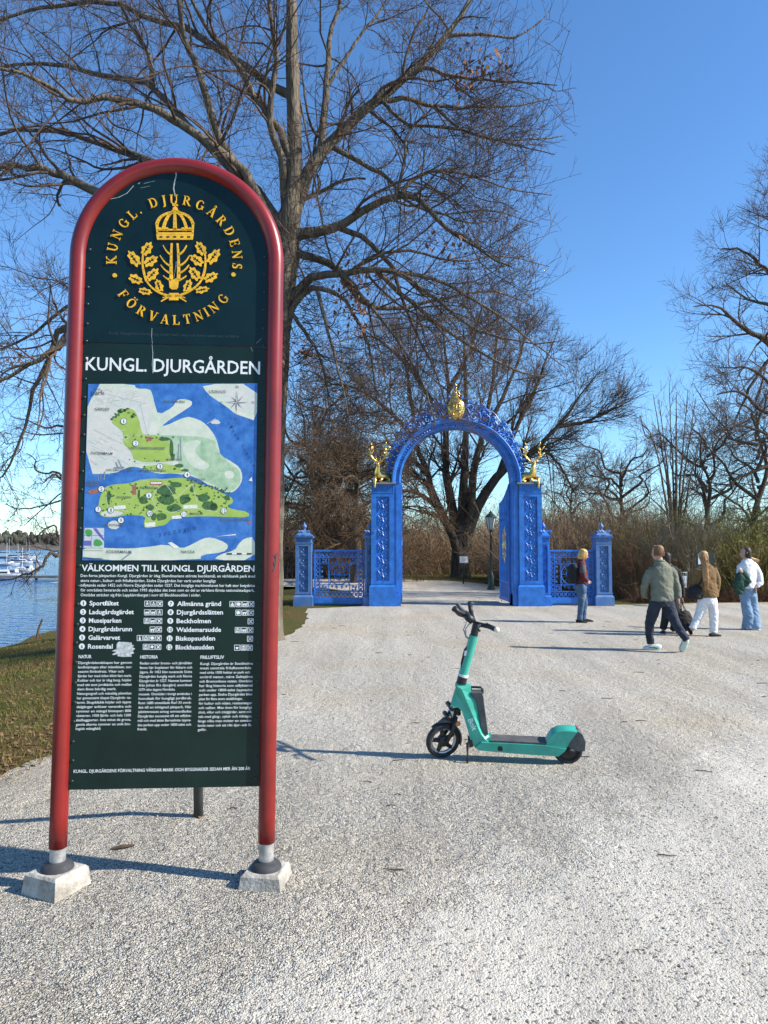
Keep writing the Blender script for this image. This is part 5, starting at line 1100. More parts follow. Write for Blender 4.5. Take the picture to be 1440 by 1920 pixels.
# slim young tree: several stems fanning up from the shrubs
YS = 30.0; r5 = np.random.default_rng(8); st_ = []
for x1, y1, x0 in ((1268, 735, 1268), (1235, 750, 1262), (1305, 745, 1272), (1205, 790, 1258), (1335, 800, 1276), (1255, 720, 1266), (1290, 730, 1270), (1225, 740, 1262)):
    st_.append((px([(x0, 1095), (x0 + (x1 - x0) * .06, 1000), (x0 + (x1 - x0) * .3, 900), (x0 + (x1 - x0) * .65, 820), (x1, y1)], YS, r5.uniform(-.4, .4)), .075 if x0 != 1268 else .1, .012, 8))
tree('young_tree', 'slim multi-stemmed young tree rising from the shrubs behind the man', st_, r5, [lv(12, .3, .6, 1.7, 7, .5, .35, .8, .07, .18, 4, .008), lv(6, .15, .3, .8, 5, .6, .4, .9, .07, .2, 3, .006)], bark_grey, twig_m, tuple(np.array(at(1268, 1095, YS)) * np.array([1, 1, 0])))
# large tree at the right edge, trunk outside the picture
YR = 24.0; r6 = np.random.default_rng(12)
RL = [(px([(1545, 1120), (1540, 1000), (1530, 850), (1522, 720), (1516, 600), (1512, 500), (1508, 430)], YR), .42, .08, 12)]
for pts, r0 in (([(1525, 760), (1480, 690), (1440, 640), (1405, 622), (1375, 600), (1345, 575), (1300, 575)], .17), ([(1515, 600), (1470, 540), (1430, 500), (1390, 470), (1350, 468)], .14), ([(1512, 560), (1475, 480), (1455, 430), (1440, 400)], .12), ([(1530, 830), (1480, 790), (1430, 770), (1385, 735), (1345, 740)], .13), ([(1532, 880), (1480, 870), (1420, 880), (1370, 905), (1330, 950)], .12),
    ([(1520, 700), (1470, 660), (1430, 690), (1395, 750), (1370, 810)], .12), ([(1508, 500), (1480, 430), (1462, 390), (1455, 360)], .1), ([(1525, 780), (1490, 740), (1450, 720), (1400, 690), (1350, 690)], .12), ([(1535, 930), (1480, 930), (1430, 960), (1390, 1000)], .1), ([(1515, 640), (1460, 580), (1400, 560), (1360, 530)], .11), ([(1528, 840), (1470, 830), (1400, 800), (1340, 810)], .1)):
    RL.append((px(pts, YR, r6.uniform(-.4, .4)), r0, .015, 8))
for i in range(8):
    a = i * .8; z = 4 + i * .5; b0 = np.array(at(1520, 600, YR)); b0[2] = z; RL.append(([b0, b0 + np.array([2 + math.cos(a), 2 * math.sin(a), .8]), b0 + np.array([4 + math.cos(a), 4 * math.sin(a), 1.2])], .13, .02, 8))
tree('bare_tree', 'dark bare tree reaching in from the right edge above the shrubs', RL, r6, [lv(11, .2, .9, 2.4, 8, .45, .45, 1.15, .02, .28, 4, .010), lv(7, .15, .45, 1.2, 6, .55, .5, 1.2, .03, .3, 3, .007), lv(5, .12, .25, .7, 3, .7, .5, 1.2, .05, .3, 3, .0055)], bark_dark, twig_m, tuple(np.array(at(1545, 1120, YR)) * np.array([1, 1, 0])))
# old alder by the water, mostly hidden behind the sign: its low crooked boughs hang over the lake
YA = 17.5; r7 = np.random.default_rng(3); ra = np.array(at(250, 1180, YA)); ra[2] = -.45
AL = [([ra + np.array([0, 0, -.1]), ra + np.array([.1, 0, 1.5]), ra + np.array([-.1, .2, 3.2]), ra + np.array([.1, .1, 5.0])], .32, .10, 12)]
for pts, r0 in (([(255, 1040), (180, 1010), (120, 1030), (108, 1045), (100, 1035), (92, 1042), (80, 1060), (62, 1072), (40, 1078), (15, 1088), (-20, 1092)], .075), ([(250, 940), (180, 890), (118, 900), (105, 890), (90, 898), (78, 908)], .07), ([(118, 893), (105, 885), (85, 888), (66, 880), (66, 862), (50, 850)], .035), ([(250, 1010), (170, 1000), (110, 1020), (108, 1000), (100, 985), (75, 1000), (62, 1010)], .05), ([(250, 960), (160, 930), (110, 940), (70, 950), (35, 955), (10, 945)], .035), ([(250, 880), (180, 830), (120, 800), (85, 803), (55, 790), (20, 780)], .05), ([(250, 860), (170, 820), (120, 812), (70, 815), (30, 800)], .04), ([(255, 1030), (180, 1020), (112, 1032), (85, 1030), (60, 1023)], .03), ([(250, 920), (170, 900), (115, 925), (80, 955), (45, 985)], .03)):
    AL.append((px(pts, YA, r7.uniform(-.12, .12)), r0, .010, 7))
tree('alder_tree', 'crooked old tree leaning over the lake at the left edge, its trunk behind the sign', AL, r7, [lv(7, .3, .25, .8, 7, .5, .6, 1.4, .0, .5, 4, .006), lv(5, .2, .15, .45, 5, .6, .6, 1.4, .0, .5, 3, .0045), lv(3, .2, .08, .25, 4, .7, .6, 1.3, .0, .4, 3, .0035)], bark_dark, twig_m, tuple(ra))

# ---- brushwood: dense masses of stems that read as one thicket
def ribbons(P, Rr, rng):
    m, n, _ = P.shape; T = norm(P[:, -1] - P[:, 0]); A = norm(np.cross(T, rng.normal(size=(m, 3))))[:, None]
    V = np.stack([P - A * Rr[..., None], P + A * Rr[..., None]], 2).reshape(-1, 3); b0 = (np.arange(m) * n * 2)[:, None] + (np.arange(n - 1) * 2)[None]
    return V, np.stack([b0, b0 + 1, b0 + 3, b0 + 2], -1).reshape(-1, 4)
def brush(n, fxy, hmin, hmax, rng, r0, lean=.42, sub=2):
    """stems and side twigs; height swells and sinks along the row so that bushes can be told"""
    X, Y = fxy(n); sw = .62 + .26 * np.sin(X * 1.9 + Y * .7) * np.sin(X * .57 + 1.3) + .16 * np.sin(X * 4.3 + Y * 1.3); h = (hmin + (hmax - hmin) * rng.random(n)) * np.clip(sw + .25, .45, 1.15)
    P = np.empty((n, 4, 3)); P[:, 0] = np.stack([X, Y, np.full(n, -.02)], -1); d = norm(np.stack([rng.normal(size=n) * lean, rng.normal(size=n) * lean, np.ones(n)], -1))
    for j in range(1, 4): d = norm(d + rng.normal(size=(n, 3)) * .26); P[:, j] = P[:, j - 1] + d * (h / 3)[:, None]
    Rr = r0 * (.6 + .8 * rng.random(n))[:, None] * np.linspace(1, .4, 4)[None]; V, Q = ribbons(P, Rr, rng)
    P2, R2 = sprout(P, Rr, sub, .2, .12 * hmax, .36 * hmax, 3, .75, .5, 1.35, .03, .35, rng, r0 * .5); V2, Q2 = ribbons(P2, R2, rng)
    return mesh_np('brush', np.concatenate([V, V2]), np.concatenate([Q, Q2 + len(V)]), True)
rb = np.random.default_rng(77)
def region(x0, x1, y0, y1): return lambda n: (x0 + (x1 - x0) * rb.random(n), y0 + (y1 - y0) * rb.random(n))
tb = mat('thicket_brown', (.16, .108, .068), .95, spec=.1, col2=(.27, .19, .12), vscale=.5); to = mat('thicket_olive', (.18, .138, .052), .95, spec=.1, col2=(.30, .225, .10), vscale=.4)
link('thicket', brush(9500, region(-14, 22, 43, 58), 2.0, 5.2, rb, .013, .36, 4), tb, kind='stuff', label='brown bare thicket behind the lawn beyond the gate')
def rightside(n):
    t = rb.random(n); X = 8.4 + 17 * rb.random(n); Y = 23.6 + (X - 8.4) * .12 + 7 * t ** 1.4; return X, Y
link('shrubbery', brush(8500, rightside, 1.6, 3.7, rb, .0075, .40, 4), to, kind='stuff', label='tall olive-brown shrubbery behind the walkers')
def midright(n): return 5.6 + 7.0 * rb.random(n), 27 + 12 * rb.random(n)
link('thicket', brush(6500, midright, 1.8, 4.3, rb, .010, .38, 4), tb, kind='stuff', label='brown thicket behind the right side gate')
# fresh yellow-green buds on the shrubs at the right
n = 15000; X = 11.0 + 10 * rb.random(n) ** .7; Yb = 23.4 + (X - 8.4) * .12 + 2.5 * rb.random(n); Zb = 1.7 + 1.5 * rb.random(n) * (.5 + .5 * np.sin(X * 1.7) ** 2); a_ = norm(rb.normal(size=(n, 3))); b_ = norm(np.cross(a_, rb.normal(size=(n, 3)))); P = np.stack([X, Yb, Zb], -1); s = .034
link('spring_buds', mesh_np('spring_buds', np.stack([P, P + a_ * s + b_ * s * .4, P + a_ * s * 1.8, P + a_ * s - b_ * s * .4], 1).reshape(-1, 3), np.arange(n * 4).reshape(-1, 4)), mat('spring_green', (.20, .23, .035), .7), kind='stuff', label='yellow-green spring buds on the shrubs at the right')
def shrub(x, Y, h, w, n, r0, c1, c2, lab, seed):
    r = np.random.default_rng(seed); c = at(x, 1100, Y); c.z = 0; o = empty('shrub', c, label=lab, cat='shrub'); a = r.random(n) * 2 * PI; q = r.random(n) ** .6; P = np.empty((n, 6, 3)); P[:, 0] = np.stack([np.cos(a) * q * w * .28, np.sin(a) * q * w * .2, np.zeros(n)], -1)
    d = norm(np.stack([np.cos(a) * q * w / h * .55, np.sin(a) * q * w / h * .4, np.ones(n)], -1)); l = h * (.7 + .4 * r.random(n))
    for j in range(1, 6): d = norm(d + r.normal(size=(n, 3)) * .13 + np.stack([np.cos(a), np.sin(a), np.zeros(n)], -1) * .05); P[:, j] = P[:, j - 1] + d * (l / 5)[:, None]
    Rr = r0 * (.7 + .6 * r.random(n))[:, None] * np.linspace(1, .35, 6)[None]; V, Q = tubes_np(P, Rr, 3); m_ = mat('shrub_' + str(seed), c1, .9, spec=.15, col2=c2, vscale=1.5); link('stems', mesh_np('stems', V, Q, True), m_, o)
    P2, R2 = sprout(P, Rr, 7, .25, h * .10, h * .32, 4, .65, .35, 1.1, .04, .35, r, r0 * .45); V, Q = tubes_np(P2, R2, 3); P3, R3 = sprout(P2, R2, 3, .2, h * .04, h * .14, 3, .75, .4, 1.2, .04, .3, r, r0 * .38); V3, Q3 = tubes_np(P3, R3, 3); link('twigs', mesh_np('twigs', np.concatenate([V, V3]), np.concatenate([Q, Q3 + len(V)]), True), m_, o); return o, P3
shrub(1188, 23.6, 2.1, 2.2, 60, .011, (.13, .055, .035), (.21, .10, .06), 'reddish bare shrub between the right end pier and the grey-green jacket', 901)
shrub(1290, 23.9, 3.0, 2.0, 55, .014, (.20, .165, .115), (.30, .25, .18), 'pale grey-tan bare shrub behind the grey-green jacket', 902)
sb_, Pb = shrub(1412, 23.6, 3.1, 3.0, 70, .012, (.14, .12, .045), (.24, .20, .07), 'budding yellow-green shrub behind the white sweater', 903)
tp_ = Pb[:, -1]; k_ = rb.random(len(tp_)) < .9; tp_ = np.repeat(tp_[k_], 2, 0) + rb.normal(size=(2 * k_.sum(), 3)) * .03; a_ = norm(rb.normal(size=tp_.shape)); b_ = norm(np.cross(a_, rb.normal(size=tp_.shape)))
link('buds', mesh_np('buds', np.stack([tp_, tp_ + a_ * .03 + b_ * .014, tp_ + a_ * .06, tp_ + a_ * .03 - b_ * .014], 1).reshape(-1, 3), np.arange(len(tp_) * 4).reshape(-1, 4)), MATS['spring_green'], sb_, kind='stuff')
def rim(n):
    X = 7.7 + 15 * rb.random(n); return X, 21.75 + (X - 7.4) * .12 + .75 * rb.random(n)
link('low_hedge', brush(4500, rim, .25, .75, rb, .006, .85, 3), mat('hedge_red', (.085, .042, .026), .95, spec=.1, col2=(.15, .085, .05), vscale=1.2), kind='stuff', label='low reddish-brown bare hedge along the path behind the walkers')
# far wood closing the view behind everything
def bf():
    y = random.uniform(95, 150); return random.uniform(-48, 110) * y / 120, y, 0
def farreg(n): Y = 85 + 45 * rb.random(n); return (-42 + 150 * rb.random(n)) * Y / 110, Y
link('far_wood', brush(5000, farreg, 4.0, 9.0, rb, .045, .28, 4), mat('far_wood_brown', (.075, .058, .040), .95, col2=(.045, .05, .03), vscale=.06), kind='stuff', label='far wood behind the park closing the horizon')
# ------------------------------------------------------------------ rental e-scooter
SA, SB = gnd(831, 1421), gnd(1064, 1431)
SLN = (SB - SA).length; KU = (1180 - 245) / SLN; LEANS = R(5.0)      # crop units per metre
sc_yaw = math.atan2(SB.y - SA.y, SB.x - SA.x)
scoot = empty('electric_scooter', SA, (LEANS, 0, sc_yaw), label='turquoise electric scooter on its kickstand on the gravel path', cat='scooter')
def q2(u, v): return ((u - 245) / KU, (1290 + (u - 245) * .0343 - v) / KU / math.cos(LEANS))
teal = mat('turquoise_paint', (.040, .37, .275), .40, var=.16, vscale=7, bump=.02, bscale=150, coat=.15, bdist=.002)
black = mat('black_plastic', (.016, .017, .018), .5, var=.3, vscale=30); dgrey = mat('grey_plastic', (.085, .083, .082), .65, var=.4, vscale=14)
tyre_m = mat('tyre_rubber', (.028, .029, .031), .8, var=.4, vscale=30); alu = mat('aluminium', (.55, .56, .57), .35, .8, var=.1)
# steering axis and turn
ax0, ax1 = Vector((q2(330, 880)[0], 0, q2(330, 880)[1])), Vector((q2(487, 345)[0], 0, q2(487, 345)[1])); axd = (ax1 - ax0).normalized(); STEER = R(26)
TURN = Matrix.Translation(ax0) @ Matrix.Rotation(STEER, 4, axd) @ Matrix.Translation(-ax0)
def v3(u, v, y=0.0): p = q2(u, v); return (p[0], y, p[1])
def wheel(c, r, name, turn=None, motor=False):
    w = empty(name); w.parent = scoot
    m = MB(); n = 40; prof = [(r * .74, -.022), (r * .80, -.027), (r * .93, -.025), (r * .985, -.014), (r, 0), (r * .985, .014), (r * .93, .025), (r * .80, .027), (r * .74, .022)]; k = len(prof)
    for i in range(n):
        a = i * 2 * PI / n; m.v += [(c[0] + rr_ * math.cos(a), y, c[2] + rr_ * math.sin(a)) for rr_, y in prof]
    m.f = [(i * k + q, i * k + (q + 1) % k, ((i + 1) % n) * k + (q + 1) % k, ((i + 1) % n) * k + q) for i in range(n) for q in range(k)]
    if turn: m.xf(turn)
    m.build('tyre', tyre_m, w, True)
    m = MB(); m.tube([(c[0] + r * .73 * math.cos(a), 0, c[2] + r * .73 * math.sin(a)) for a in np.linspace(0, 2 * PI, 33)[:-1]], (.016), 6, closed=True)
    if turn: m.xf(turn)
    m.build('rim', alu if not motor else black, w, True)
    m = MB()
    hub = r * (.30 if not motor else .60)
    m.lathe([(hub * .6, -.034), (hub, -.026), (hub, .026), (hub * .6, .034)], k=20); m.v = [(c[0] + x, z, c[2] + y) for x, y, z in m.v]; m.f = [f[::-1] for f in m.f]
    if not motor:
        for i in range(5):
            a = i * 2 * PI / 5 + .35; m.tube([(c[0] + hub * .8 * math.cos(a), 0, c[2] + hub * .8 * math.sin(a)), (c[0] + r * .72 * math.cos(a + .12), 0, c[2] + r * .72 * math.sin(a + .12))], [.022, .016], 6)
    if turn: m.xf(turn)
    m.build('hub', black, w, angle=40)
RF, RRr = .146, .120
cF = v3(245, 1155); cF = (0.0, 0, RF); cR = (SLN, 0, RRr)
wheel(cF, RF, 'front_wheel', TURN); wheel(cR, RRr, 'rear_wheel', None, True)
if True:      # set the turned wheel back down on the ground
    dzw = (TURN @ Vector(cF)).z - RF
# neck: side facets (ridge) and narrower rear facet
ridge = [(395, 742), (425, 815), (455, 890), (482, 955), (510, 1025), (535, 1082), (562, 1118), (590, 1140)]
rear = [(462, 728), (466, 792), (508, 832), (522, 905), (532, 985), (545, 1045), (562, 1085), (600, 1112)]
front = [(352, 712), (340, 760), (322, 815), (306, 872), (330, 884), (368, 880), (392, 905), (415, 975), (438, 1060), (455, 1125), (485, 1176), (535, 1202)]
HW, HN = .062, .026
m = MB()
for s in (-1, 1):
    o = len(m.v); P = front + [(590, 1206)] + ridge[::-1]
    m.v += [v3(u, v, s * (HW if u > 345 or v > 760 else HW * .72)) for u, v in P]; f = tuple(range(o, o + len(P))); m.f.append(f if s > 0 else f[::-1])
    o2 = len(m.v); m.v += [v3(u, v, s * HW) for u, v in ridge] + [v3(u, v, s * HN) for u, v in rear]; n_ = len(ridge)
    for i in range(n_ - 1):
        f = (o2 + i, o2 + i + 1, o2 + n_ + i + 1, o2 + n_ + i); m.f.append(f if s < 0 else f[::-1])
    m.f.append((o2, o2 + n_, o) if s > 0 else (o2 + n_, o2, o))
o = len(m.v); m.v += [v3(u, v, -HN) for u, v in rear] + [v3(u, v, HN) for u, v in rear]; n_ = len(rear)
m.f += [(o + i, o + i + 1, o + n_ + i + 1, o + n_ + i) for i in range(n_ - 1)]
P = front + [(590, 1206)]; o = len(m.v); m.v += [v3(u, v, -(HW if u > 345 or v > 760 else HW * .72)) for u, v in P] + [v3(u, v, (HW if u > 345 or v > 760 else HW * .72)) for u, v in P]; n_ = len(P)
m.f += [(o + i, o + i + n_, o + i + n_ + 1, o + i + 1) for i in range(n_ - 1)]
o = len(m.v); m.v += [v3(352, 712, -HW * .72), v3(462, 728, -HN), v3(462, 728, HN), v3(352, 712, HW * .72)]; m.f.append((o, o + 1, o + 2, o + 3))
m.build('neck', teal, scoot)
# deck
m = MB(); P = [(540, 1140), (590, 1141), (800, 1150), (1010, 1160), (1165, 1186), (1150, 1205), (1108, 1241), (900, 1230), (700, 1216), (520, 1200), (490, 1180)]
for s in (-1, 1): pass
m.prism([q2(*p) for p in P], -.085, .085); m.build('deck', teal, scoot, angle=30)
MB().prism([q2(*p) for p in ((612, 1130), (640, 1128), (1020, 1146), (1020, 1160), (800, 1149.4), (600, 1140.4))], -.072, .072).build('deck_mat', dgrey, scoot)
MB().prism([q2(*p) for p in ((660, 1200), (660, 1178), (668, 1166), (690, 1166), (697, 1178), (697, 1203))], -.0875, -.0852).build('deck_reflector', black, scoot)
# rear fender (turquoise hump, grey mudguard)
m = MB(); top_ = [(1012, 1158), (1035, 1110), (1065, 1068), (1110, 1044), (1180, 1040), (1246, 1048)]; low = [(1110, 1172), (1120, 1172), (1140, 1174), (1160, 1176), (1170, 1176), (1175, 1172)]
o = 0; n_ = len(top_)
for y, inset in ((-.075, 0), (-.05, -8), (0.0, -14), (.05, -8), (.075, 0)):
    m.v += [v3(u, v + (14 + inset), y) for u, v in top_]
for r_ in range(4): m.f += [(r_ * n_ + i, r_ * n_ + i + 1, (r_ + 1) * n_ + i + 1, (r_ + 1) * n_ + i) for i in range(n_ - 1)]
for s, o in ((-1, 0), (1, 4 * n_)):
    b0 = len(m.v); m.v += [v3(u, v, s * .078) for u, v in ((1012, 1166), (1090, 1172), (1165, 1184), (1200, 1120), (1246, 1062))]
    f = [o + i for i in range(n_)] + [b0 + 4, b0 + 3, b0 + 2, b0 + 1, b0]; m.f.append(tuple(f) if s > 0 else tuple(f[::-1]))
m.build('rear_fender', teal, scoot, angle=35)
m = MB(); gp = [(1175, 1176), (1210, 1110), (1248, 1056), (1285, 1088), (1305, 1140), (1300, 1208), (1255, 1212), (1215, 1196)]
m.prism([q2(*p) for p in gp], -.062, .062); m.build('mudguard', dgrey, scoot, angle=30)
MB().prism([q2(*p) for p in ((1246, 1046), (1256, 1050), (1254, 1080), (1246, 1074))], -.04, .04).build('tail_light', mat('tail_light_red', (.25, .03, .02), .3), scoot)
m = MB(); m.tube([v3(1175, 1200, -.06), v3(1215, 1208, -.06), v3(1185, 1222, -.05)], .018, 6); m.build('rear_axle_arm', black, scoot, True)
# battery with carrying handle
m = MB(); bp_ = [(462, 770), (546, 772), (556, 812), (566, 905), (578, 1000), (590, 1096), (560, 1092), (540, 1040), (528, 960), (515, 860), (480, 800)]
m.prism([q2(*p) for p in bp_], -.045, .045); m.build('battery', mat('battery_grey', (.050, .053, .058), .55, col2=(.13, .13, .13), vscale=12), scoot, angle=35)
MB().tube([v3(464, 775), v3(464, 740), v3(535, 743), v3(548, 755), v3(550, 790)], .010, 8).build('battery_handle', black, scoot, True)
MB().prism([q2(*p) for p in ((575, 1122), (612, 1108), (612, 1136), (590, 1140))], -.06, .06).build('battery_foot', mat('teal_light', (.06, .45, .33), .4), scoot)
# stem
def ring_(name, u0, v0, u1, v1, r, mt, k=20, **kw): return MB().tube([v3(u0, v0), v3(u1, v1)], r, k).build(name, mt, scoot, angle=50, **kw)
ring_('stem', 398, 660, 487, 345, .037, teal); ring_('stem_collar', 386, 716, 402, 655, .040, black); ring_('white_ring', 402, 657, 407, 640, .042, mat('white_rubber', (.7, .72, .7), .5)); ring_('head_tube', 378, 740, 386, 712, .043, teal)
ring_('stem_top', 487, 348, 508, 258, .031, black)
m = MB(); m.prism([q2(*p) for p in ((432, 425), (446, 428), (400, 600), (388, 598), (386, 550), (410, 455))], -.025, .02); m.build('lock_box', black, scoot, angle=30)
MB().prism([q2(*p) for p in ((417, 455), (436, 450), (430, 490), (412, 492))], -.0385, -.036).build('white_label', mat('label_white', (.75, .76, .78), .4), scoot)
for v in (362, 388): MB().tube([v3(487 - (v - 362) * .28, v, -.031), v3(487 - (v - 362) * .28, v, -.0355)], .0055, 8).build('stem_screw', black, scoot)
# handlebar (turned with the wheel), grips sweep up
hb = Vector(v3(505, 250)); side = TURN.to_3x3() @ Vector((0, 1, 0)); fwd = TURN.to_3x3() @ Vector((-1, 0, 0)); upv = axd
def H(a, f_, u_): return hb + side * a + fwd * f_ + upv * u_
MB().tube([H(-.17, -.015, .025), H(-.06, 0, .008), H(0, .01, .0), H(.06, 0, .008), H(.17, -.015, .045)], .018, 10).build('handlebar', black, scoot, True)
for s in (-1, 1):
    MB().tube([H(s * .15, -.012, .028 + .014 * (s > 0)), H(s * .27, -.035, .030 + .06 * (s > 0))], .0195, 12).build('grip', black, scoot, True)
    m = MB(); m.tube([H(s * .11, .02, .015), H(s * .13, .055, .02), H(s * .19, .075, .015), H(s * .235, .08, .02)], [.016, .012, .008, .009], 8); m.build('brake_lever', black, scoot, True)
m = MB(); m.ball(H(-.283, -.037, .030), .022, 10, 7); m.build('grip_end', mat('cream_plastic', (.72, .68, .52), .4), scoot, True)
m = MB(); m.tube([H(.10, .06, .055), H(.0, .085, .055), H(-.03, .05, .03)], [.024, .032, .030], 10); m.build('head_console', black, scoot, True)
m = MB(); m.tube([H(.05, .05, .04), H(.05, .17, .10), H(.05, .21, .13)], [.022, .020, .026], 8); m.build('phone_holder', black, scoot, True)
m = MB(); m.tube([H(.12, .03, .04), H(.15, .11, .10), H(.16, .13, .13)], [.018, .016, .022], 8); m.build('bell', dgrey, scoot, True)
m = MB(); m.tube([H(-.03, .06, .03), H(-.02, .09, -.03), H(0, .06, -.10), H(.0, .03, -.13)], .006, 6); m.tube([H(.03, .06, .03), H(.02, .085, -.05), H(0, .05, -.12)], .006, 6); m.build('brake_cable', mat('cable_grey', (.30, .31, .32), .5), scoot, True)
# fork, suspension, front mudguard
def turned(m): return m.xf(TURN)
c0 = Vector(cF)
for s in (-1, 1):
    m = MB(); m.tube([v3(335, 960, s * .035), v3(318, 1030, s * .040), v3(300, 1080, s * .043), (c0.x + .01, s * .043, c0.z)], [.018, .020, .018, .016], 8); turned(m).build('fork_leg', black, scoot, True)
    m = MB(); m.tube([v3(312, 905, s * .035), v3(300, 960, s * .035)], .009, 8); turned(m).build('fork_slider', alu, scoot, True)
m = MB(); m.prism([q2(*p) for p in ((290, 868), (365, 876), (368, 905), (345, 935), (330, 1010), (300, 1010), (312, 930), (288, 895))], -.034, .034); turned(m).build('fork_crown', black, scoot, angle=30)
for (u, v) in ((300, 880), (350, 905), (275, 955), (352, 930)):
    m = MB(); m.tube([v3(u, v, -.055), v3(u, v, .055)], .019, 10); turned(m).build('fork_bush', black, scoot, True)
m = MB(); m.tube([v3(330, 905), v3(324, 940), v3(318, 980)], [.024, .022, .024], 10); turned(m).build('spring', alu, scoot, True)
m = MB(); n_ = 18
for i in range(n_):
    a = R(128 - 150 * i / (n_ - 1)); rr_ = RF + .012
    for y, d in ((-.036, -.018), (-.022, 0), (.022, 0), (.036, -.018)): m.v.append((c0.x + (rr_ + d) * math.cos(a), y, c0.z + (rr_ + d) * math.sin(a)))
m.f = [(i * 4 + q, i * 4 + q + 1, (i + 1) * 4 + q + 1, (i + 1) * 4 + q) for i in range(n_ - 1) for q in range(3)]
turned(m).build('front_mudguard', black, scoot, True)
m = MB(); m.loft([v3(300, 1000), v3(255, 985), v3(205, 1000)], [(.036, .02), (.034, .02), (.012, .006)], (0, 1, 0), 8); turned(m).build('mudguard_lip', dgrey, scoot, True)
m = MB(); m.lathe([(.022, 0), (.021, .010), (.012, .014)], k=14); m.v = [(x + v3(345, 1012)[0], -.048 - z, y + v3(345, 1012)[2]) for x, y, z in m.v]; m.f = [f[::-1] for f in m.f]; turned(m).build('side_reflector', mat('orange_reflector', (.75, .20, .03), .25), scoot)
# kickstand
gl = -.012
m = MB(); m.tube([v3(462, 1150, -.04), v3(438, 1160, -.06), v3(436, 1210, -.085), (v3(438, 1210)[0], -.115, .09), (v3(436, 1210)[0] - .004, -.125, gl + .015)], [.020, .016, .010, .009, .009], 8); m.build('kickstand', black, scoot, True)
m = MB(); m.prism([q2(*p) for p in ((436, 1125), (470, 1128), (480, 1175), (455, 1185), (440, 1165))], -.07, .03); m.build('kickstand_bracket', black, scoot)
# brand print on the neck
cu = bpy.data.curves.new('print', 'FONT'); cu.body = 'Bolt'; cu.resolution_u = 3; cu.offset = .02; to_ = bpy.data.objects.new('print', cu); COL.objects.link(to_); bpy.context.view_layer.update()
me = bpy.data.meshes.new_from_object(to_.evaluated_get(bpy.context.evaluated_depsgraph_get())); bpy.data.objects.remove(to_)
a0, a1 = Vector((*q2(440, 972),)), Vector((*q2(474, 1052),)); dv = (a1 - a0).normalized(); nv = Vector((-dv.y, dv.x)); xs = [v.co.x for v in me.vertices]; kx = (a1 - a0).length / (max(xs) - min(xs)) * 1.08
for v in me.vertices:
    p = a0 + dv * ((v.co.x - min(xs)) * kx) + nv * (v.co.y * kx * 1.0) - nv * .004; v.co = (p.x, -HW - .0012, p.y)
me.name = 'brand_lettering'; me.materials.clear(); link('brand_lettering', me, mat('pale_print', (.55, .74, .70), .5), scoot)
# ------------------------------------------------------------------ people
PEND = []
def skinmesh(name, mb, mt, parent, voxel=.014, smooth=6, wr=0.0, wsc=6.0):
    """union of lofts remeshed into one continuous surface"""
    me = bpy.data.meshes.new(name); me.from_pydata(mb.v, [], mb.f); me.update(); o = link(name, me, mt, parent)
    md = o.modifiers.new('r', 'REMESH'); md.mode = 'VOXEL'; md.voxel_size = voxel; md.use_smooth_shade = True
    ms = o.modifiers.new('s', 'SMOOTH'); ms.iterations = smooth; ms.factor = .5
    PEND.append((o, wr, wsc)); return o
def finish_people():
    bpy.context.view_layer.update(); dg = bpy.context.evaluated_depsgraph_get()
    from mathutils import noise
    for o, wr, wsc in PEND:
        me = bpy.data.meshes.new_from_object(o.evaluated_get(dg)); o.modifiers.clear(); mt = o.data.materials[0]
        if wr:
            nv = len(me.vertices); co = np.empty(nv * 3, np.float32); no = np.empty(nv * 3, np.float32); me.vertices.foreach_get('co', co); me.vertices.foreach_get('normal', no); co = co.reshape(-1, 3); no = no.reshape(-1, 3); am = np.empty((nv, 1), np.float32)
            for i_, p in enumerate(co.tolist()):
                p = Vector(p); w_ = p.x * .6 + p.y * .4; n_ = .35 - abs(noise.noise(Vector((p.x * wsc * .8, p.y * wsc * .8, (p.z + w_) * wsc * 1.7)))) * 1.6 + .4 * (.3 - abs(noise.noise(Vector((p.x * wsc * 2 + 5, p.y * wsc * 2, (p.z - w_) * wsc * 3.4 + 7)))))
                am[i_] = n_ * wr
            me.vertices.foreach_set('co', (co + no * am).ravel()); me.update()
        me.polygons.foreach_set('use_smooth', np.ones(len(me.polygons), bool))
        me.name = o.name; me.materials.clear(); me.materials.append(mt); o.data = me
    PEND.clear()
skin = mat('skin', (.47, .265, .185), .55, var=.08, vscale=12)
def hand(m, w, d, side, curl=.6, s=1.0):
    """palm and five bent fingers from wrist w along d; side = across the palm"""
    w, d, side = Vector(w), Vector(d).normalized(), Vector(side).normalized(); nrm = d.cross(side).normalized()
    m.loft([w, w + d * .04 * s, w + d * .085 * s], [(.030 * s, .018 * s), (.038 * s, .017 * s), (.040 * s, .014 * s)], side, 10)
    for i, (o_, l) in enumerate(((-.030, .070), (-.010, .080), (.011, .074), (.030, .058))):
        b0 = w + d * .080 * s + side * o_ * s; l *= s; p1 = b0 + d * l * .45 + nrm * l * .10 * curl; p2 = p1 + (d * (1 - curl * .5) + nrm * curl).normalized() * l * .32; p3 = p2 + (d * (1 - curl) + nrm * curl * 1.4).normalized() * l * .25
        m.loft([b0, p1, p2, p3], [.0095 * s, .0095 * s, .0088 * s, .007 * s], side, 6)
    b0 = w + d * .025 * s - side * .028 * s; m.loft([b0, b0 - side * .022 * s + d * .03 * s + nrm * .010 * s, b0 - side * .028 * s + d * .062 * s + nrm * .022 * s], [.012 * s, .0105 * s, .008 * s], nrm, 6)
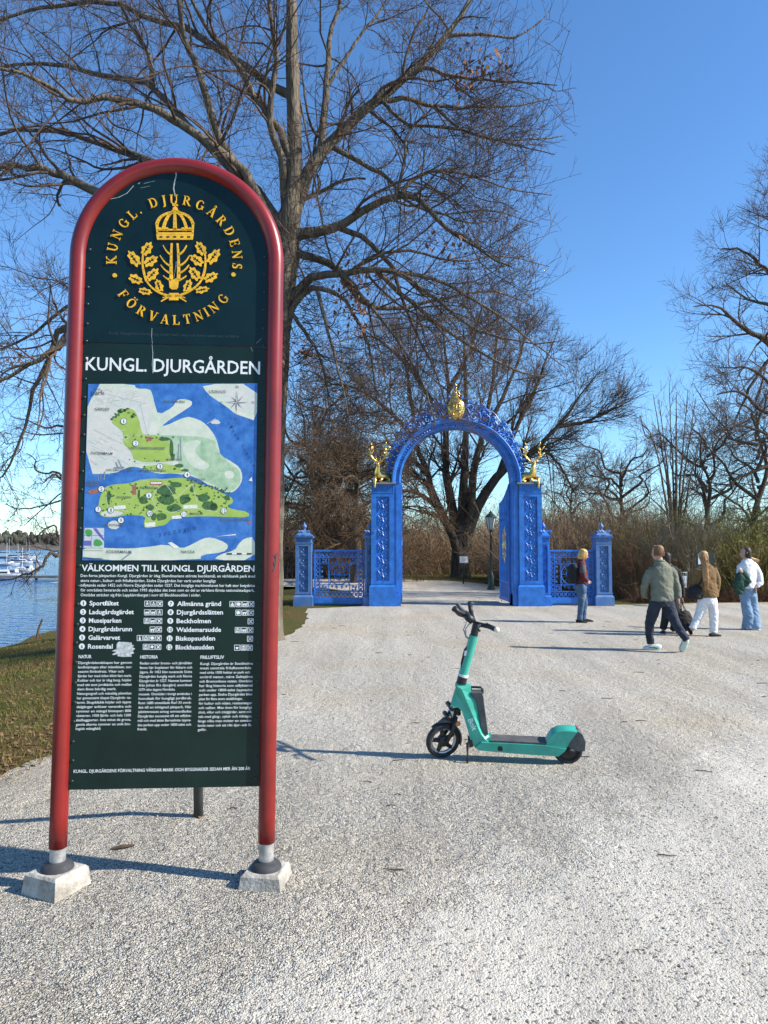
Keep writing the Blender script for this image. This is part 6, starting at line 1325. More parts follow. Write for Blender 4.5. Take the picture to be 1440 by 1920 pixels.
def head(m, c, face, tilt=0.0, s=1.0):
    """head with nose, jaw and ears; c = centre of skull, face = facing direction (x, y)"""
    c = Vector(c); f = Vector((face[0], face[1], 0)).normalized(); f.z = tilt; f.normalize(); r = f.cross(Vector((0, 0, 1))).normalized(); u = r.cross(f)
    P = lambda a, b_, d: c + (f * a + r * b_ + u * d) * s
    m.loft([P(-.01, 0, .118), P(-.012, 0, .10), P(-.01, 0, .06), P(0, 0, 0), P(.014, 0, -.05), P(.026, 0, -.09), P(.032, 0, -.112)], [(.02, .02), (.055, .065), (.074, .092), (.078, .096), (.066, .080), (.046, .055), (.026, .03)], r, 16)
    m.loft([P(.092, 0, .02), P(.106, 0, -.012), P(.116, 0, -.032), P(.095, 0, -.042)], [.010, .012, .015, .010], r, 8)
    m.loft([P(.07, -.04, .028), P(.088, 0, .030), P(.07, .04, .028)], [.010, .014, .010], u, 6)           # brow
    m.loft([P(.08, -.02, -.070), P(.094, 0, -.071), P(.08, .02, -.070)], [.006, .010, .006], u, 6)         # mouth
    for q in (-1, 1): m.loft([P(-.005, q * .074, .025), P(-.012, q * .084, .005), P(-.002, q * .076, -.03)], [(.016, .008), (.018, .008), (.010, .006)], f, 8)
    return P
def face_marks(P, o):
    m = MB()
    for q in (-1, 1): m.ball(P(.083, q * .031, .006), (.011, .011, .007), 8, 5)
    m.build('eyes', mat('eye_dark', (.03, .025, .02), .3), o)
    MB().loft([P(.090, -.022, -.072), P(.101, 0, -.073), P(.090, .022, -.072)], [.003, .0055, .003], Vector((0, 0, 1)), 6).build('lips', mat('lips', (.42, .15, .13), .5), o)
def frame_of(x0, yf):
    g = gnd(x0, yf); k = (at(x0 + 50, yf - 50, g.y) - at(x0 - 50, yf - 50, g.y)).x / 100; kz = lambda py: at(x0, py, g.y).z
    return g, (lambda px_, py, dy=0.0: Vector(((px_ - x0) * k * (1 + dy / g.y), dy, CAMH + (kz(py) - CAMH) * (1 + dy / g.y))))
def shoe(o, toe, heel, mt, sole, w=.045, h=.075, lift=0.0, up=Vector((0, 0, 1))):
    toe, heel = Vector(toe), Vector(heel); d = (toe - heel); L_ = d.length; d.normalize(); r = d.cross(up).normalized(); u = r.cross(d)
    m = MB(); m.loft([heel + u * h * .45 - d * .01, heel + u * h * .5 + d * L_ * .12, heel + u * h * .48 + d * L_ * .35, heel + u * h * .36 + d * L_ * .65, heel + u * h * .27 + d * L_ * .9, heel + u * h * .25 + d * L_ * 1.02], [(w * .55, h * .38), (w * .82, h * .5), (w * .88, h * .45), (w, h * .32), (w * .85, h * .23), (w * .4, h * .12)], r, 12)
    m.build('shoe', mt, o, True)
    m = MB(); pr = [(-.015, .5), (.1, .8), (.4, .82), (.68, 1.06), (.9, .92), (1.03, .45)]
    a = [heel + d * L_ * t + r * w * k_ for t, k_ in pr] + [heel + d * L_ * t - r * w * k_ for t, k_ in pr[::-1]]; n_ = len(a); m.add([p + u * h * .16 for p in a] + [p - u * .002 for p in a], [tuple(range(n_)), tuple(range(2 * n_ - 1, n_ - 1, -1))] + [(i, i + n_, (i + 1) % n_ + n_, (i + 1) % n_) for i in range(n_)])
    m.build('sole', sole, o)

white_sole = mat('white_sole', (.62, .62, .60), .7, var=.1); black_sole = mat('black_sole', (.02, .02, .02), .7)
def strands(o, P, n, L_, mt, seed, r=.0042, back=(-1, 1), gather=None, spread=1.0, curl=.012):
    """locks of hair combed from the crown down over the skull (or into a tail)"""
    rs = np.random.default_rng(seed); A = []
    for i in range(n):
        th = rs.uniform(*back) * PI * .62 + PI; st = rs.uniform(0, .35); pts = []
        for t in np.linspace(0, 1, 7):
            ph_ = (st + (1 - st) * t) * PI * .5; rad = math.sin(min(ph_, PI / 2)); zz = .108 * math.cos(ph_) + .012; drop = max(0.0, t - .62) * L_ / .38
            a_, b_ = .093 * rad * math.cos(th) - .010, .081 * rad * math.sin(th) * spread
            p = P(a_ + rs.normal() * curl * .4, b_ + rs.normal() * curl * .4, zz - drop)
            pts.append(p)
        A.append([tuple(p) for p in pts])
    A = np.array(A); Rr = np.repeat((r * np.array([.7, 1, 1.1, 1.1, 1, .9, .4]))[None], n, 0); V, Q = tubes_np(A, Rr, 4); link('hair_locks', mesh_np('hair_locks', V, Q, True), mt, o, kind='stuff')
def tail(o, path, n, rad, mt, seed, r=.005):
    rs = np.random.default_rng(seed); P0 = smooth_path(np.array([tuple(p) for p in path]), 10); A = []
    for i in range(n):
        d = rs.normal(size=3) * rad * .55; w = np.interp(np.linspace(0, 1, 10), [0, .15, .6, 1], [.5, .8, 1.1, .8])[:, None]; A.append(P0 + d * w + rs.normal(size=(10, 3)) * rad * .08)
    V, Q = tubes_np(np.array(A), np.repeat((r * np.linspace(1, .4, 10))[None], n, 0), 4); link('hair_locks', mesh_np('hair_locks', V, Q, True), mt, o, kind='stuff')
# ---- man in the grey-green jacket, walking away
g, q = frame_of(1245, 1222)
o = empty('person', g, label='person in grey-green jacket, dark jeans and pale sneakers walking away', cat='person', group='walkers by the gate')
m = MB(); Pm = head(m, q(1237, 1037, .02), (-.45, .9), .0, 1.04)
m.loft([q(1238, 1046, 0), q(1240, 1056, 0), q(1241, 1066, 0)], [.062, .064, .08], (1, 0, 0)); m.loft([q(1242, 1064), q(1243, 1090), q(1243, 1125), q(1243, 1135)], [(.16, .10), (.17, .11), (.16, .11), (.15, .1)], (1, 0, 0))
hand(m, q(1271, 1126, -.05), (.1, 0, -1), (0, 1, 0), .5); hand(m, q(1214, 1112, .12), (.5, .3, -.8), (0, 1, 0), .5)
for a in ((q(1230, 1128), q(1224, 1168, .16), q(1230, 1208, .20)), (q(1256, 1128), q(1264, 1170, -.10), q(1281, 1200, -.22))): m.loft(a, [.07, .05, .035], (1, 0, 0))
for a in ((q(1225, 1072), q(1213, 1092, .01), q(1214, 1112, .10)), (q(1261, 1072), q(1272, 1098, -.02), q(1271, 1126, -.05))): m.loft(a, [.035, .035, .03], (1, 0, 0))
skinmesh('body', m, skin, o, .0145, 3)
jk = mat('grey_green_cloth', (.150, .155, .115), .85, var=.10, vscale=5, bump=.7, bscale=13, bdist=.035)
m = MB(); m.loft([q(1239, 1051), q(1241, 1059), q(1242, 1066), q(1243, 1085), q(1244, 1108), q(1244, 1127)], [(.07, .07), (.13, .10), (.19, .12), (.20, .135), (.19, .14), (.20, .145)], (1, .15, 0), 18)
m.loft([q(1226, 1066), q(1219, 1074, .0), q(1214, 1088, .0), q(1211, 1098, .01), q(1213, 1112, .08), q(1216, 1119, .12)], [.055, .064, .062, .058, .054, .046], (0, 1, 0)); m.loft([q(1259, 1066), q(1265, 1074), q(1269, 1090, -.01), q(1272, 1104, -.02), q(1272, 1122, -.05)], [.055, .064, .060, .056, .048], (0, 1, 0))
skinmesh('jacket', m, jk, o, .012, 3, .013, 6.0)
m = MB(); m.loft([q(1236, 1056, -.03), q(1240, 1051.5, -.055), q(1246, 1056, -.03)], [(.03, .015)] * 3, (0, 0, 1)); m.tube([q(1240, 1051, -.0) + Vector((.075 * math.cos(a), .068 * math.sin(a), 0)) for a in np.linspace(0, 2 * PI, 15)[:-1]], .018, 6, closed=True); skinmesh('collar', m, jk, o, .01, 2)
dj_ = mat('dark_denim', (.018, .024, .042), .85, var=.25, vscale=9, bump=.6, bscale=14, bdist=.03)
m = MB(); m.loft([q(1243, 1118), q(1243, 1128), q(1243, 1137)], [(.19, .13), (.195, .14), (.17, .13)], (1, 0, 0))
m.loft([q(1232, 1130), q(1229, 1150, .09), q(1226, 1170, .16), q(1227, 1190, .19), q(1229, 1207, .20)], [.105, .098, .078, .068, .062], (1, 0, 0)); m.loft([q(1255, 1130), q(1258, 1150, -.04), q(1263, 1168, -.10), q(1271, 1186, -.16), q(1279, 1200, -.22)], [.105, .098, .079, .065, .057], (1, 0, 0))
skinmesh('jeans', m, dj_, o, .012, 2, .010, 8.0)
bk0 = mat('shoe_dark', (.02, .025, .03), .6)
mint = mat('mint_sneaker', (.42, .58, .52), .6, col2=(.6, .68, .64), vscale=30)
f0 = gnd(1228, 1219) - g; shoe(o, f0 + Vector((-.17, .06, .015)), f0 + Vector((.085, -.02, .0)), mint, white_sole, .05, .10)
f1 = gnd(1284, 1224) - g; shoe(o, f1 + Vector((-.015, .10, .02)), f1 + Vector((.01, -.005, .255)), mint, white_sole, .052, .10, up=Vector((.1, -1, .2)))
m = MB(); m.loft([Pm(-.02, 0, .125), Pm(-.022, 0, .10), Pm(-.03, 0, .06), Pm(-.034, 0, .01), Pm(-.036, 0, -.03)], [(.035, .035), (.066, .074), (.079, .084), (.078, .072), (.064, .055)], (.9, .45, 0), 16); m.loft([Pm(.02, 0, .112), Pm(.06, 0, .095), Pm(.075, 0, .075)], [(.055, .022), (.055, .018), (.05, .010)], (.9, .45, 0), 10)
skinmesh('hair', m, mat('ginger_hair', (.24, .125, .055), .7, var=.4, vscale=60), o, .01, 2, .004, 30)
strands(o, Pm, 260, .055, MATS['ginger_hair'], 1, .0042, (-.85, .85))
for f_, d_ in ((gnd(1228, 1219) - g, Vector((-.95, .3, 0))),):
    MB().tube([f_ + Vector((.02, -.052, .03)), f_ + Vector((-.04, -.040, .055)), f_ + Vector((-.10, -.012, .045))], .007, 5).build('shoe_flash', bk0, o)
# ---- person in black half hidden behind him, with a large bag
g, q = frame_of(1262, 1187)
o = empty('person', g, label='person in black with dark hair, half hidden behind the grey-green jacket', cat='person', group='walkers by the gate')
m = MB(); Pm = head(m, q(1252, 1047), (.3, .95)); m.loft([q(1253, 1056), q(1255, 1066), q(1258, 1100), q(1258, 1130)], [.05, (.15, .09), (.16, .1), (.15, .1)], (1, 0, 0))
for a in ((q(1252, 1130), q(1248, 1158), q(1243, 1182)), (q(1264, 1130), q(1270, 1156, .1), q(1268, 1184, .15))): m.loft(a, [.08, .055, .04], (1, 0, 0))
m.loft([q(1272, 1068), q(1278, 1095), q(1280, 1122)], [.045, .04, .03], (0, 1, 0)); hand(m, q(1280, 1122), (0, 0, -1), (0, 1, 0), .8); m.loft([q(1244, 1068), q(1240, 1095), q(1242, 1122)], [.045, .04, .03], (0, 1, 0)); hand(m, q(1242, 1122), (0, 0, -1), (0, 1, 0), .8)
skinmesh('body', m, skin, o, .0145, 3)
bk = mat('black_cloth', (.012, .012, .013), .85, var=.3, vscale=8)
m = MB(); m.loft([q(1254, 1060), q(1256, 1067), q(1258, 1095), q(1260, 1135), q(1261, 1150)], [(.08, .07), (.19, .11), (.19, .13), (.20, .15), (.19, .14)], (1, 0, 0)); m.loft([q(1272, 1068), q(1279, 1095), q(1281, 1120)], [.066, .062, .052], (0, 1, 0)); m.loft([q(1244, 1068), q(1239, 1095), q(1241, 1120)], [.066, .062, .052], (0, 1, 0)); skinmesh('coat', m, bk, o, .014, 4, .01)
m = MB(); m.loft([q(1252, 1140), q(1248, 1160), q(1243, 1180)], [.10, .08, .065], (1, 0, 0)); m.loft([q(1264, 1140), q(1270, 1160, .1), q(1268, 1182, .15)], [.10, .08, .065], (1, 0, 0)); skinmesh('trousers', m, bk, o, .014, 3)
f0 = gnd(1243, 1188) - g; shoe(o, f0 + Vector((.02, .13, 0)), f0 + Vector((-.0, -.09, 0)), bk, black_sole)
f0 = gnd(1268, 1182) - g; shoe(o, f0 + Vector((.03, .13, 0)), f0 + Vector((.01, -.09, 0)), bk, black_sole)
m = MB(); m.loft([Pm(-.02, 0, .125), Pm(-.025, 0, .08), Pm(-.03, 0, .0), Pm(-.05, 0, -.10), Pm(-.06, 0, -.17)], [(.04, .04), (.082, .088), (.088, .085), (.085, .05), (.06, .03)], (1, 0, 0), 14); skinmesh('hair', m, mat('dark_hair', (.018, .010, .008), .55, var=.3, vscale=50), o, .011, 2, .005, 25)
hx = g
ob = empty('tote_bag', g + q(1278, 1186), label='bulky black bag carried low beside the grey-green jacket', cat='bag'); L0 = q(1278, 1186)
m = MB(); m.loft([q(1276, 1146, -.1) - L0, q(1277, 1156, -.1) - L0, q(1281, 1172, -.1) - L0, q(1283, 1182, -.1) - L0], [(.12, .06), (.17, .11), (.19, .12), (.15, .09)], (1, 0, 0)); skinmesh('bag', m, bk, ob, .014, 4, .02, 6)
for s in (-.05, .05): MB().tube([q(1272, 1150, -.1 + s) - L0, q(1278, 1128, -.02) - L0, q(1284, 1150, -.1 + s) - L0], .009, 6).build('strap', bk, ob, True)
# ---- woman in the brown jacket
g, q = frame_of(1325, 1193)
o = empty('person', g, label='person with long fair ponytail, brown jacket and white trousers walking right', cat='person', group='walkers by the gate')
m = MB(); Pm = head(m, q(1322, 1045), (.35, .94)); m.loft([q(1323, 1054), q(1325, 1064), q(1327, 1090), q(1328, 1122)], [.048, (.14, .09), (.14, .1), (.15, .1)], (1, 0, 0))
for a in ((q(1334, 1124), q(1338, 1160, -.02), q(1337, 1188, -.02)), (q(1321, 1124), q(1312, 1158, .02), q(1297, 1182, .0))): m.loft(a, [.075, .055, .035], (1, 0, 0))
m.loft([q(1338, 1070), q(1345, 1092, -.02), q(1343, 1112, .0)], [.034, .034, .028], (0, 1, 0)); m.loft([q(1311, 1070), q(1307, 1090, .03), q(1309, 1110, .06)], [.034, .034, .028], (0, 1, 0)); hand(m, q(1343, 1112), (-.1, .3, -1), (0, 1, 0), .7, .9); hand(m, q(1309, 1110, .06), (.2, .2, -1), (0, 1, 0), .7, .9)
skinmesh('body', m, skin, o, .0145, 3)
br = mat('brown_cloth', (.165, .095, .034), .85, var=.10, vscale=6, bump=.7, bscale=14, bdist=.03)
m = MB(); m.loft([q(1323, 1056), q(1325, 1063), q(1326, 1070), q(1327, 1092), q(1329, 1120)], [(.075, .065), (.13, .09), (.20, .12), (.19, .135), (.20, .145)], (1, 0, 0), 18); m.loft([q(1340, 1066), q(1346, 1084, -.02), q(1346, 1098, -.03), q(1344, 1113, .0)], [.066, .066, .06, .05], (0, 1, 0)); m.loft([q(1310, 1066), q(1306, 1086, .03), q(1308, 1106, .06)], [.066, .064, .052], (0, 1, 0)); skinmesh('jacket', m, br, o, .012, 2, .010, 7)
wt = mat('white_cotton', (.70, .69, .70), .8, var=.04, vscale=8, bump=.6, bscale=14, bdist=.03)
m = MB(); m.loft([q(1328, 1115), q(1328, 1124), q(1328, 1132)], [(.17, .12), (.175, .13), (.15, .12)], (1, 0, 0)); m.loft([q(1336, 1126), q(1338, 1150, -.02), q(1338, 1170, -.02), q(1337, 1186, -.02)], [.10, .085, .075, .072], (1, 0, 0)); m.loft([q(1320, 1126), q(1315, 1146, .02), q(1307, 1165, .02), q(1298, 1179, .0)], [.10, .085, .072, .068], (1, 0, 0)); skinmesh('trousers', m, wt, o, .012, 2, .010, 8)
f0 = gnd(1335, 1194) - g; shoe(o, f0 + Vector((.19, .05, .004)), f0 + Vector((-.04, -.0, .0)), bk, black_sole, .04, .075); f1 = gnd(1295, 1191) - g; shoe(o, f1 + Vector((.03, .02, .02)), f1 + Vector((-.045, -.02, .22)), bk, black_sole, .042, .075, up=Vector((-1, -.3, .2)))
hl = mat('fair_hair', (.32, .17, .065), .5, col2=(.50, .30, .13), vscale=40)
m = MB(); m.loft([Pm(-.02, 0, .125), Pm(-.025, 0, .09), Pm(-.032, 0, .02), Pm(-.045, 0, -.03)], [(.04, .04), (.078, .082), (.086, .082), (.062, .05)], (1, 0, 0), 14); m.loft([Pm(-.09, 0, .06), Pm(-.14, 0, .02), Pm(-.145, .01, -.10), Pm(-.15, .02, -.25), Pm(-.15, .03, -.42), Pm(-.14, .03, -.54)], [.028, .036, .044, .056, .060, .018], (1, 0, 0), 10); skinmesh('hair', m, hl, o, .011, 3, .006, 28)
strands(o, Pm, 200, .0, hl, 2, .0045); tail(o, [Pm(-.09, 0, .06), Pm(-.14, 0, .02), Pm(-.150, .01, -.10), Pm(-.155, .02, -.25), Pm(-.155, .03, -.42), Pm(-.14, .03, -.60)], 60, .05, hl, 3)
ob = empty('shoulder_bag', g + q(1304, 1122), label='black shoulder bag at the left hip of the brown jacket', cat='bag'); L0 = q(1304, 1122)
m = MB(); m.loft([q(1300, 1098, -.05) - L0, q(1302, 1104, -.05) - L0, q(1304, 1116, -.05) - L0, q(1304, 1123, -.05) - L0], [(.08, .05), (.15, .075), (.17, .085), (.14, .06)], (1, 0, 0)); skinmesh('bag', m, bk, ob, .013, 4, .015); MB().tube([q(1308, 1100, -.05) - L0, q(1316, 1080, -.13) - L0, q(1330, 1062, -.11) - L0, q(1336, 1060, .0) - L0], .012, 6).build('strap', bk, ob, True)
# ---- woman in the white sweater
g, q = frame_of(1405, 1181)
o = empty('person', g, label='person in white sweater and wide pale jeans at the right edge', cat='person', group='walkers by the gate')
m = MB(); Pm = head(m, q(1401, 1037), (-.92, .1)); m.loft([q(1403, 1046), q(1405, 1055), q(1405, 1080), q(1404, 1110)], [.046, (.13, .09), (.13, .1), (.14, .1)], (1, .3, 0))
for a in ((q(1398, 1112), q(1402, 1145), q(1402, 1176)), (q(1410, 1112), q(1413, 1145, .03), q(1412, 1178, -.02))): m.loft(a, [.07, .05, .035], (1, 0, 0))
m.loft([q(1417, 1060), q(1422, 1080, -.03), q(1413, 1100, -.10)], [.042, .036, .026], (0, 1, 0)); m.loft([q(1392, 1060), q(1388, 1078, -.08), q(1391, 1072, -.16)], [.042, .036, .026], (0, 1, 0)); hand(m, q(1413, 1100, -.10), (-.1, -.2, -1), (0, 1, 0), .6, .95); hand(m, q(1391, 1074, -.16), (-.8, -.3, .3), (0, 0, 1), .8, .95)
skinmesh('body', m, skin, o, .0145, 3); face_marks(Pm, o)
sw = mat('white_knit', (.70, .70, .71), .9, var=.04, vscale=6, bump=.6, bscale=15, bdist=.03)
m = MB(); m.loft([q(1402, 1046.5), q(1403, 1051), q(1405, 1057), q(1405, 1075), q(1404, 1098), q(1404, 1103)], [(.06, .058), (.12, .085), (.19, .115), (.20, .135), (.20, .14), (.17, .13)], (1, .2, 0), 18); m.loft([q(1417, 1060), q(1424, 1078, -.02), q(1424, 1094, -.05), q(1416, 1099, -.09)], [.070, .082, .078, .05], (0, 1, 0)); m.loft([q(1392, 1060), q(1387, 1074, -.06), q(1389, 1079, -.12)], [.070, .07, .05], (0, 1, 0)); skinmesh('sweater', m, sw, o, .012, 2, .010, 7)
jn = mat('pale_denim', (.17, .27, .40), .85, var=.16, vscale=5, bump=.6, bscale=14, bdist=.03)
m = MB(); m.loft([q(1404, 1100), q(1404, 1110), q(1404, 1118)], [(.16, .115), (.175, .125), (.16, .12)], (1, 0, 0)); m.loft([q(1397, 1112), q(1400, 1135), q(1403, 1155, -.02), q(1403, 1177, .0)], [.10, .098, .105, .125], (1, 0, 0)); m.loft([q(1411, 1112), q(1414, 1135, .02), q(1414, 1155), q(1414, 1178, -.02)], [.10, .098, .11, .135], (1, 0, 0)); skinmesh('jeans', m, jn, o, .012, 2, .013, 7)
f0 = gnd(1403, 1179) - g; shoe(o, f0 + Vector((-.15, -.03, 0)), f0 + Vector((.08, .02, .0)), wt, white_sole); f1 = gnd(1416, 1181) - g; shoe(o, f1 + Vector((-.12, -.05, 0)), f1 + Vector((.10, .02, 0)), wt, white_sole)
hd = mat('brown_hair', (.045, .022, .014), .5, var=.3, vscale=40)
m = MB(); m.loft([Pm(-.015, 0, .125), Pm(-.02, 0, .09), Pm(-.035, 0, .03), Pm(-.05, 0, -.03), Pm(-.055, 0, -.10), Pm(-.06, .02, -.19)], [(.04, .045), (.084, .08), (.09, .082), (.075, .07), (.062, .06), (.05, .04)], (0, 1, 0), 14); skinmesh('hair', m, hd, o, .011, 3, .006, 26)
m = MB(); m.loft([Pm(-.08, 0, -.10), Pm(-.16, 0, -.13), Pm(-.25, 0, -.13)], [.035, .035, .008], (0, 0, 1), 8); skinmesh('hair_ends', m, hl, o, .010, 2, .006, 30)
strands(o, Pm, 220, .10, hd, 4, .0048); tail(o, [Pm(-.07, 0, -.06), Pm(-.12, 0, -.13), Pm(-.19, 0, -.16), Pm(-.27, .02, -.15)], 40, .035, hl, 5, .004)
ob = empty('folded_jacket', g + q(1384, 1115), label='dark green jacket carried over the arm of the white sweater', cat='jacket'); L0 = q(1384, 1115)
m = MB(); m.loft([q(1391, 1070, -.14) - L0, q(1386, 1080, -.14) - L0, q(1383, 1096, -.13) - L0, q(1381, 1114, -.12) - L0], [(.05, .05), (.12, .06), (.15, .06), (.07, .04)], (1, 0, 0)); m.loft([q(1392, 1076, -.15) - L0, q(1398, 1090, -.16) - L0, q(1392, 1099, -.15) - L0], [(.06, .04), (.07, .045), (.05, .03)], (1, 0, 0)); skinmesh('cloth', m, mat('bottle_green_cloth', (.016, .060, .042), .85, var=.3, vscale=8, bump=.6, bscale=14, bdist=.03), ob, .013, 4, .02, 7)
# ---- woman with the backpack at the side gate
g, q = frame_of(1090, 1168)
o = empty('person', g, label='person with fair bob, maroon jacket and jeans standing at the side gate', cat='person', group='walkers by the gate')
m = MB(); Pm = head(m, q(1096, 1040), (.85, -.1), -.35, .97); m.loft([q(1093, 1050), q(1091, 1060), q(1091, 1085), q(1090, 1104)], [.046, (.09, .13), (.1, .13), (.1, .13)], (1, 0, 0))
for a in ((q(1090, 1104), q(1091, 1135), q(1087, 1162)), (q(1093, 1104), q(1098, 1135, .12), q(1096, 1161, .14))): m.loft(a, [.07, .05, .035], (1, 0, 0))
m.loft([q(1091, 1060, -.13), q(1090, 1080, -.16), q(1099, 1090, -.1)], [.042, .036, .026], (0, 1, 0)); m.loft([q(1093, 1060, .13), q(1094, 1080, .14), q(1101, 1089, .08)], [.042, .036, .026], (0, 1, 0)); hand(m, q(1099, 1090, -.1), (.8, .4, -.2), (0, 0, 1), .8, .9); hand(m, q(1101, 1089, .08), (.8, -.4, -.2), (0, 0, 1), .8, .9)
skinmesh('body', m, skin, o, .0145, 3); face_marks(Pm, o)
ma = mat('maroon_cloth', (.085, .010, .016), .8, var=.15, vscale=7, bump=.6, bscale=14, bdist=.03)
m = MB(); m.loft([q(1093, 1050), q(1092, 1055), q(1091, 1061), q(1092, 1078), q(1092, 1092), q(1092, 1098)], [(.06, .06), (.09, .12), (.115, .17), (.125, .17), (.13, .17), (.12, .15)], (1, 0, 0), 16); m.loft([q(1091, 1060, -.13), q(1090, 1072, -.17), q(1091, 1082, -.17), q(1100, 1090, -.1)], [.062, .066, .06, .045], (0, 1, 0)); m.loft([q(1093, 1060, .13), q(1094, 1080, .15), q(1101, 1089, .08)], [.062, .058, .045], (0, 1, 0)); skinmesh('jacket', m, ma, o, .013, 2, .010, 8)
m = MB(); m.loft([q(1091, 1061, -.14), q(1090, 1068, -.17), q(1090, 1075, -.175)], [.070, .074, .068], (0, 1, 0)); skinmesh('sleeve_panel', m, mat('grey_knit', (.075, .075, .08), .85), o, .0145, 3)
jb = mat('blue_denim', (.055, .105, .19), .85, var=.25, vscale=6, bump=.6, bscale=14, bdist=.03)
m = MB(); m.loft([q(1090, 1094), q(1090, 1104), q(1090, 1112)], [(.125, .165), (.13, .17), (.12, .15)], (1, 0, 0)); m.loft([q(1089, 1106, -.05), q(1090, 1130, -.03), q(1088, 1150), q(1087, 1163)], [.095, .075, .062, .065], (1, 0, 0)); m.loft([q(1093, 1106, .06), q(1099, 1130, .12), q(1098, 1148, .14), q(1097, 1162, .14)], [.095, .075, .062, .062], (1, 0, 0)); skinmesh('jeans', m, jb, o, .013, 3, .008, 8)
f0 = gnd(1087, 1168) - g; shoe(o, f0 + Vector((.16, -.03, 0)), f0 + Vector((-.07, .02, 0)), bk, black_sole, .045, .085); f1 = gnd(1098, 1166) - g; shoe(o, f1 + Vector((.17, 0, 0)), f1 + Vector((-.07, 0, 0)), bk, black_sole, .045, .085)
m = MB(); m.loft([Pm(-.01, 0, .13), Pm(-.015, 0, .09), Pm(-.025, 0, .02), Pm(-.03, 0, -.05), Pm(-.02, 0, -.12)], [(.04, .045), (.095, .092), (.10, .10), (.10, .10), (.075, .085)], (1, 0, 0), 14); m.loft([Pm(.05, -.07, .05), Pm(.045, -.085, -.02), Pm(.04, -.08, -.10)], [.04, .035, .02], (1, 0, 0), 8); skinmesh('hair', m, mat('blond_hair', (.50, .27, .07), .5, col2=(.66, .42, .16), vscale=40), o, .011, 3, .008, 26)
strands(o, Pm, 260, .10, MATS['blond_hair'], 6, .0055, (-1.25, 1.25), spread=1.1)
ob = empty('backpack', g + q(1075, 1092), label='black backpack on the back of the maroon jacket', cat='backpack'); L0 = q(1075, 1092)
m = MB(); m.loft([q(1079, 1058) - L0, q(1078, 1063) - L0, q(1075, 1076) - L0, q(1074, 1086) - L0, q(1076, 1092) - L0], [(.07, .10), (.11, .15), (.135, .16), (.13, .16), (.09, .13)], (1, 0, 0)); skinmesh('bag', m, bk, ob, .013, 4, .008); m = MB()
for s in (-.11, .11): m = MB(); m.tube([q(1082, 1062, s) - L0, q(1090, 1055, s) - L0, q(1098, 1064, s) - L0, q(1097, 1078, s) - L0, q(1086, 1086, s) - L0], .016, 6); m.build('strap', bk, ob, True)
# ---- two small figures far off on the shore path
def far_person(x, yf, lab, cl, leg, seed):
    g, q = frame_of(x, yf); o = empty('person', g, label=lab, cat='person', group='far strollers by the water'); m = MB(); k = 1.72
    z = lambda t: Vector((0, 0, 1.7 * t))
    head(m, z(.93), (-.3, .9)); m.loft([z(.87), z(.82), z(.6), z(.48)], [.05, (.17, .1), (.15, .1), (.14, .1)], (1, 0, 0))
    for s in (-1, 1): m.loft([z(.5) + Vector((s * .08, 0, 0)), z(.27) + Vector((s * .09, s * .1, 0)), z(.03) + Vector((s * .1, s * .16, 0))], [.07, .05, .04], (1, 0, 0)); m.loft([z(.80) + Vector((s * .19, 0, 0)), z(.62) + Vector((s * .24, 0, 0)), z(.48) + Vector((s * .23, -.05, 0))], [.045, .04, .03], (0, 1, 0)); hand(m, z(.48) + Vector((s * .23, -.05, 0)), (0, 0, -1), (0, 1, 0))
    skinmesh('body', m, skin, o, .018, 2); m = MB(); m.loft([z(.86), z(.82), z(.6), z(.44)], [.08, (.2, .13), (.19, .14), (.2, .15)], (1, 0, 0))
    for s in (-1, 1): m.loft([z(.80) + Vector((s * .18, 0, 0)), z(.62) + Vector((s * .25, 0, 0)), z(.5) + Vector((s * .235, -.05, 0))], [.07, .06, .05], (0, 1, 0))
    skinmesh('coat', m, cl, o, .018, 2); m = MB()
    for s in (-1, 1): m.loft([z(.5) + Vector((s * .08, 0, 0)), z(.27) + Vector((s * .09, s * .1, 0)), z(.02) + Vector((s * .1, s * .16, 0))], [.1, .075, .07], (1, 0, 0)); shoe(o, Vector((s * .1, s * .16 + .14, 0)), Vector((s * .1, s * .16 - .08, 0)), bk, black_sole)
    skinmesh('trousers', m, leg, o, .018, 2); m = MB(); m.ball(z(.94) + Vector((.0, -.01, .01)), (.095, .105, .12)); m.build('hair', hd, o, True)
far_person(548, 1084, 'tiny dark figure beyond the far left gate pier', bk, bk, 1)
far_person(538, 1083, 'tiny figure just right of the linden trunk in the distance', bk, dj_, 2)
finish_people()
# ------------------------------------------------------------------ lamp, notices, boats, grass
g = gnd(921, 1106); lamp = empty('street_lamp', g, label='dark green old-fashioned street lamp seen through the archway', cat='street lamp')
irn = mat('lamp_green', (.018, .030, .026), .45, .2, var=.3); H_ = at(921, 958, g.y).z
MB().lathe([(.17, 0), (.17, .06), (.13, .10), (.125, .55), (.09, .62), (.075, .70), (.055, .8), (.045, H_ - .95), (.06, H_ - .93), (.04, H_ - .88), (.05, H_ - .80), (.09, H_ - .76)], k=14).build('post', irn, lamp, angle=40)
MB().tube([(-.22, 0, H_ - 1.0), (.22, 0, H_ - 1.0)], .014, 6).build('ladder_bar', irn, lamp)
MB().lathe([(.10, 0), (.20, .46)], (0, 0, H_ - .72), 6).build('lantern_glass', mat('lantern_glass', (.45, .47, .45), .2, var=.1), lamp)
m = MB()
for i in range(6): a = i * PI / 3; m.tube([(.105 * math.cos(a), .105 * math.sin(a), H_ - .74), (.205 * math.cos(a), .205 * math.sin(a), H_ - .25)], .012, 5)
m.build('lantern_frame', irn, lamp); MB().lathe([(.24, 0), (.22, .03), (.12, .14), (.07, .16), (.07, .20), (.03, .24), (.01, .30)], (0, 0, H_ - .26), 12).build('lantern_roof', irn, lamp, angle=40)
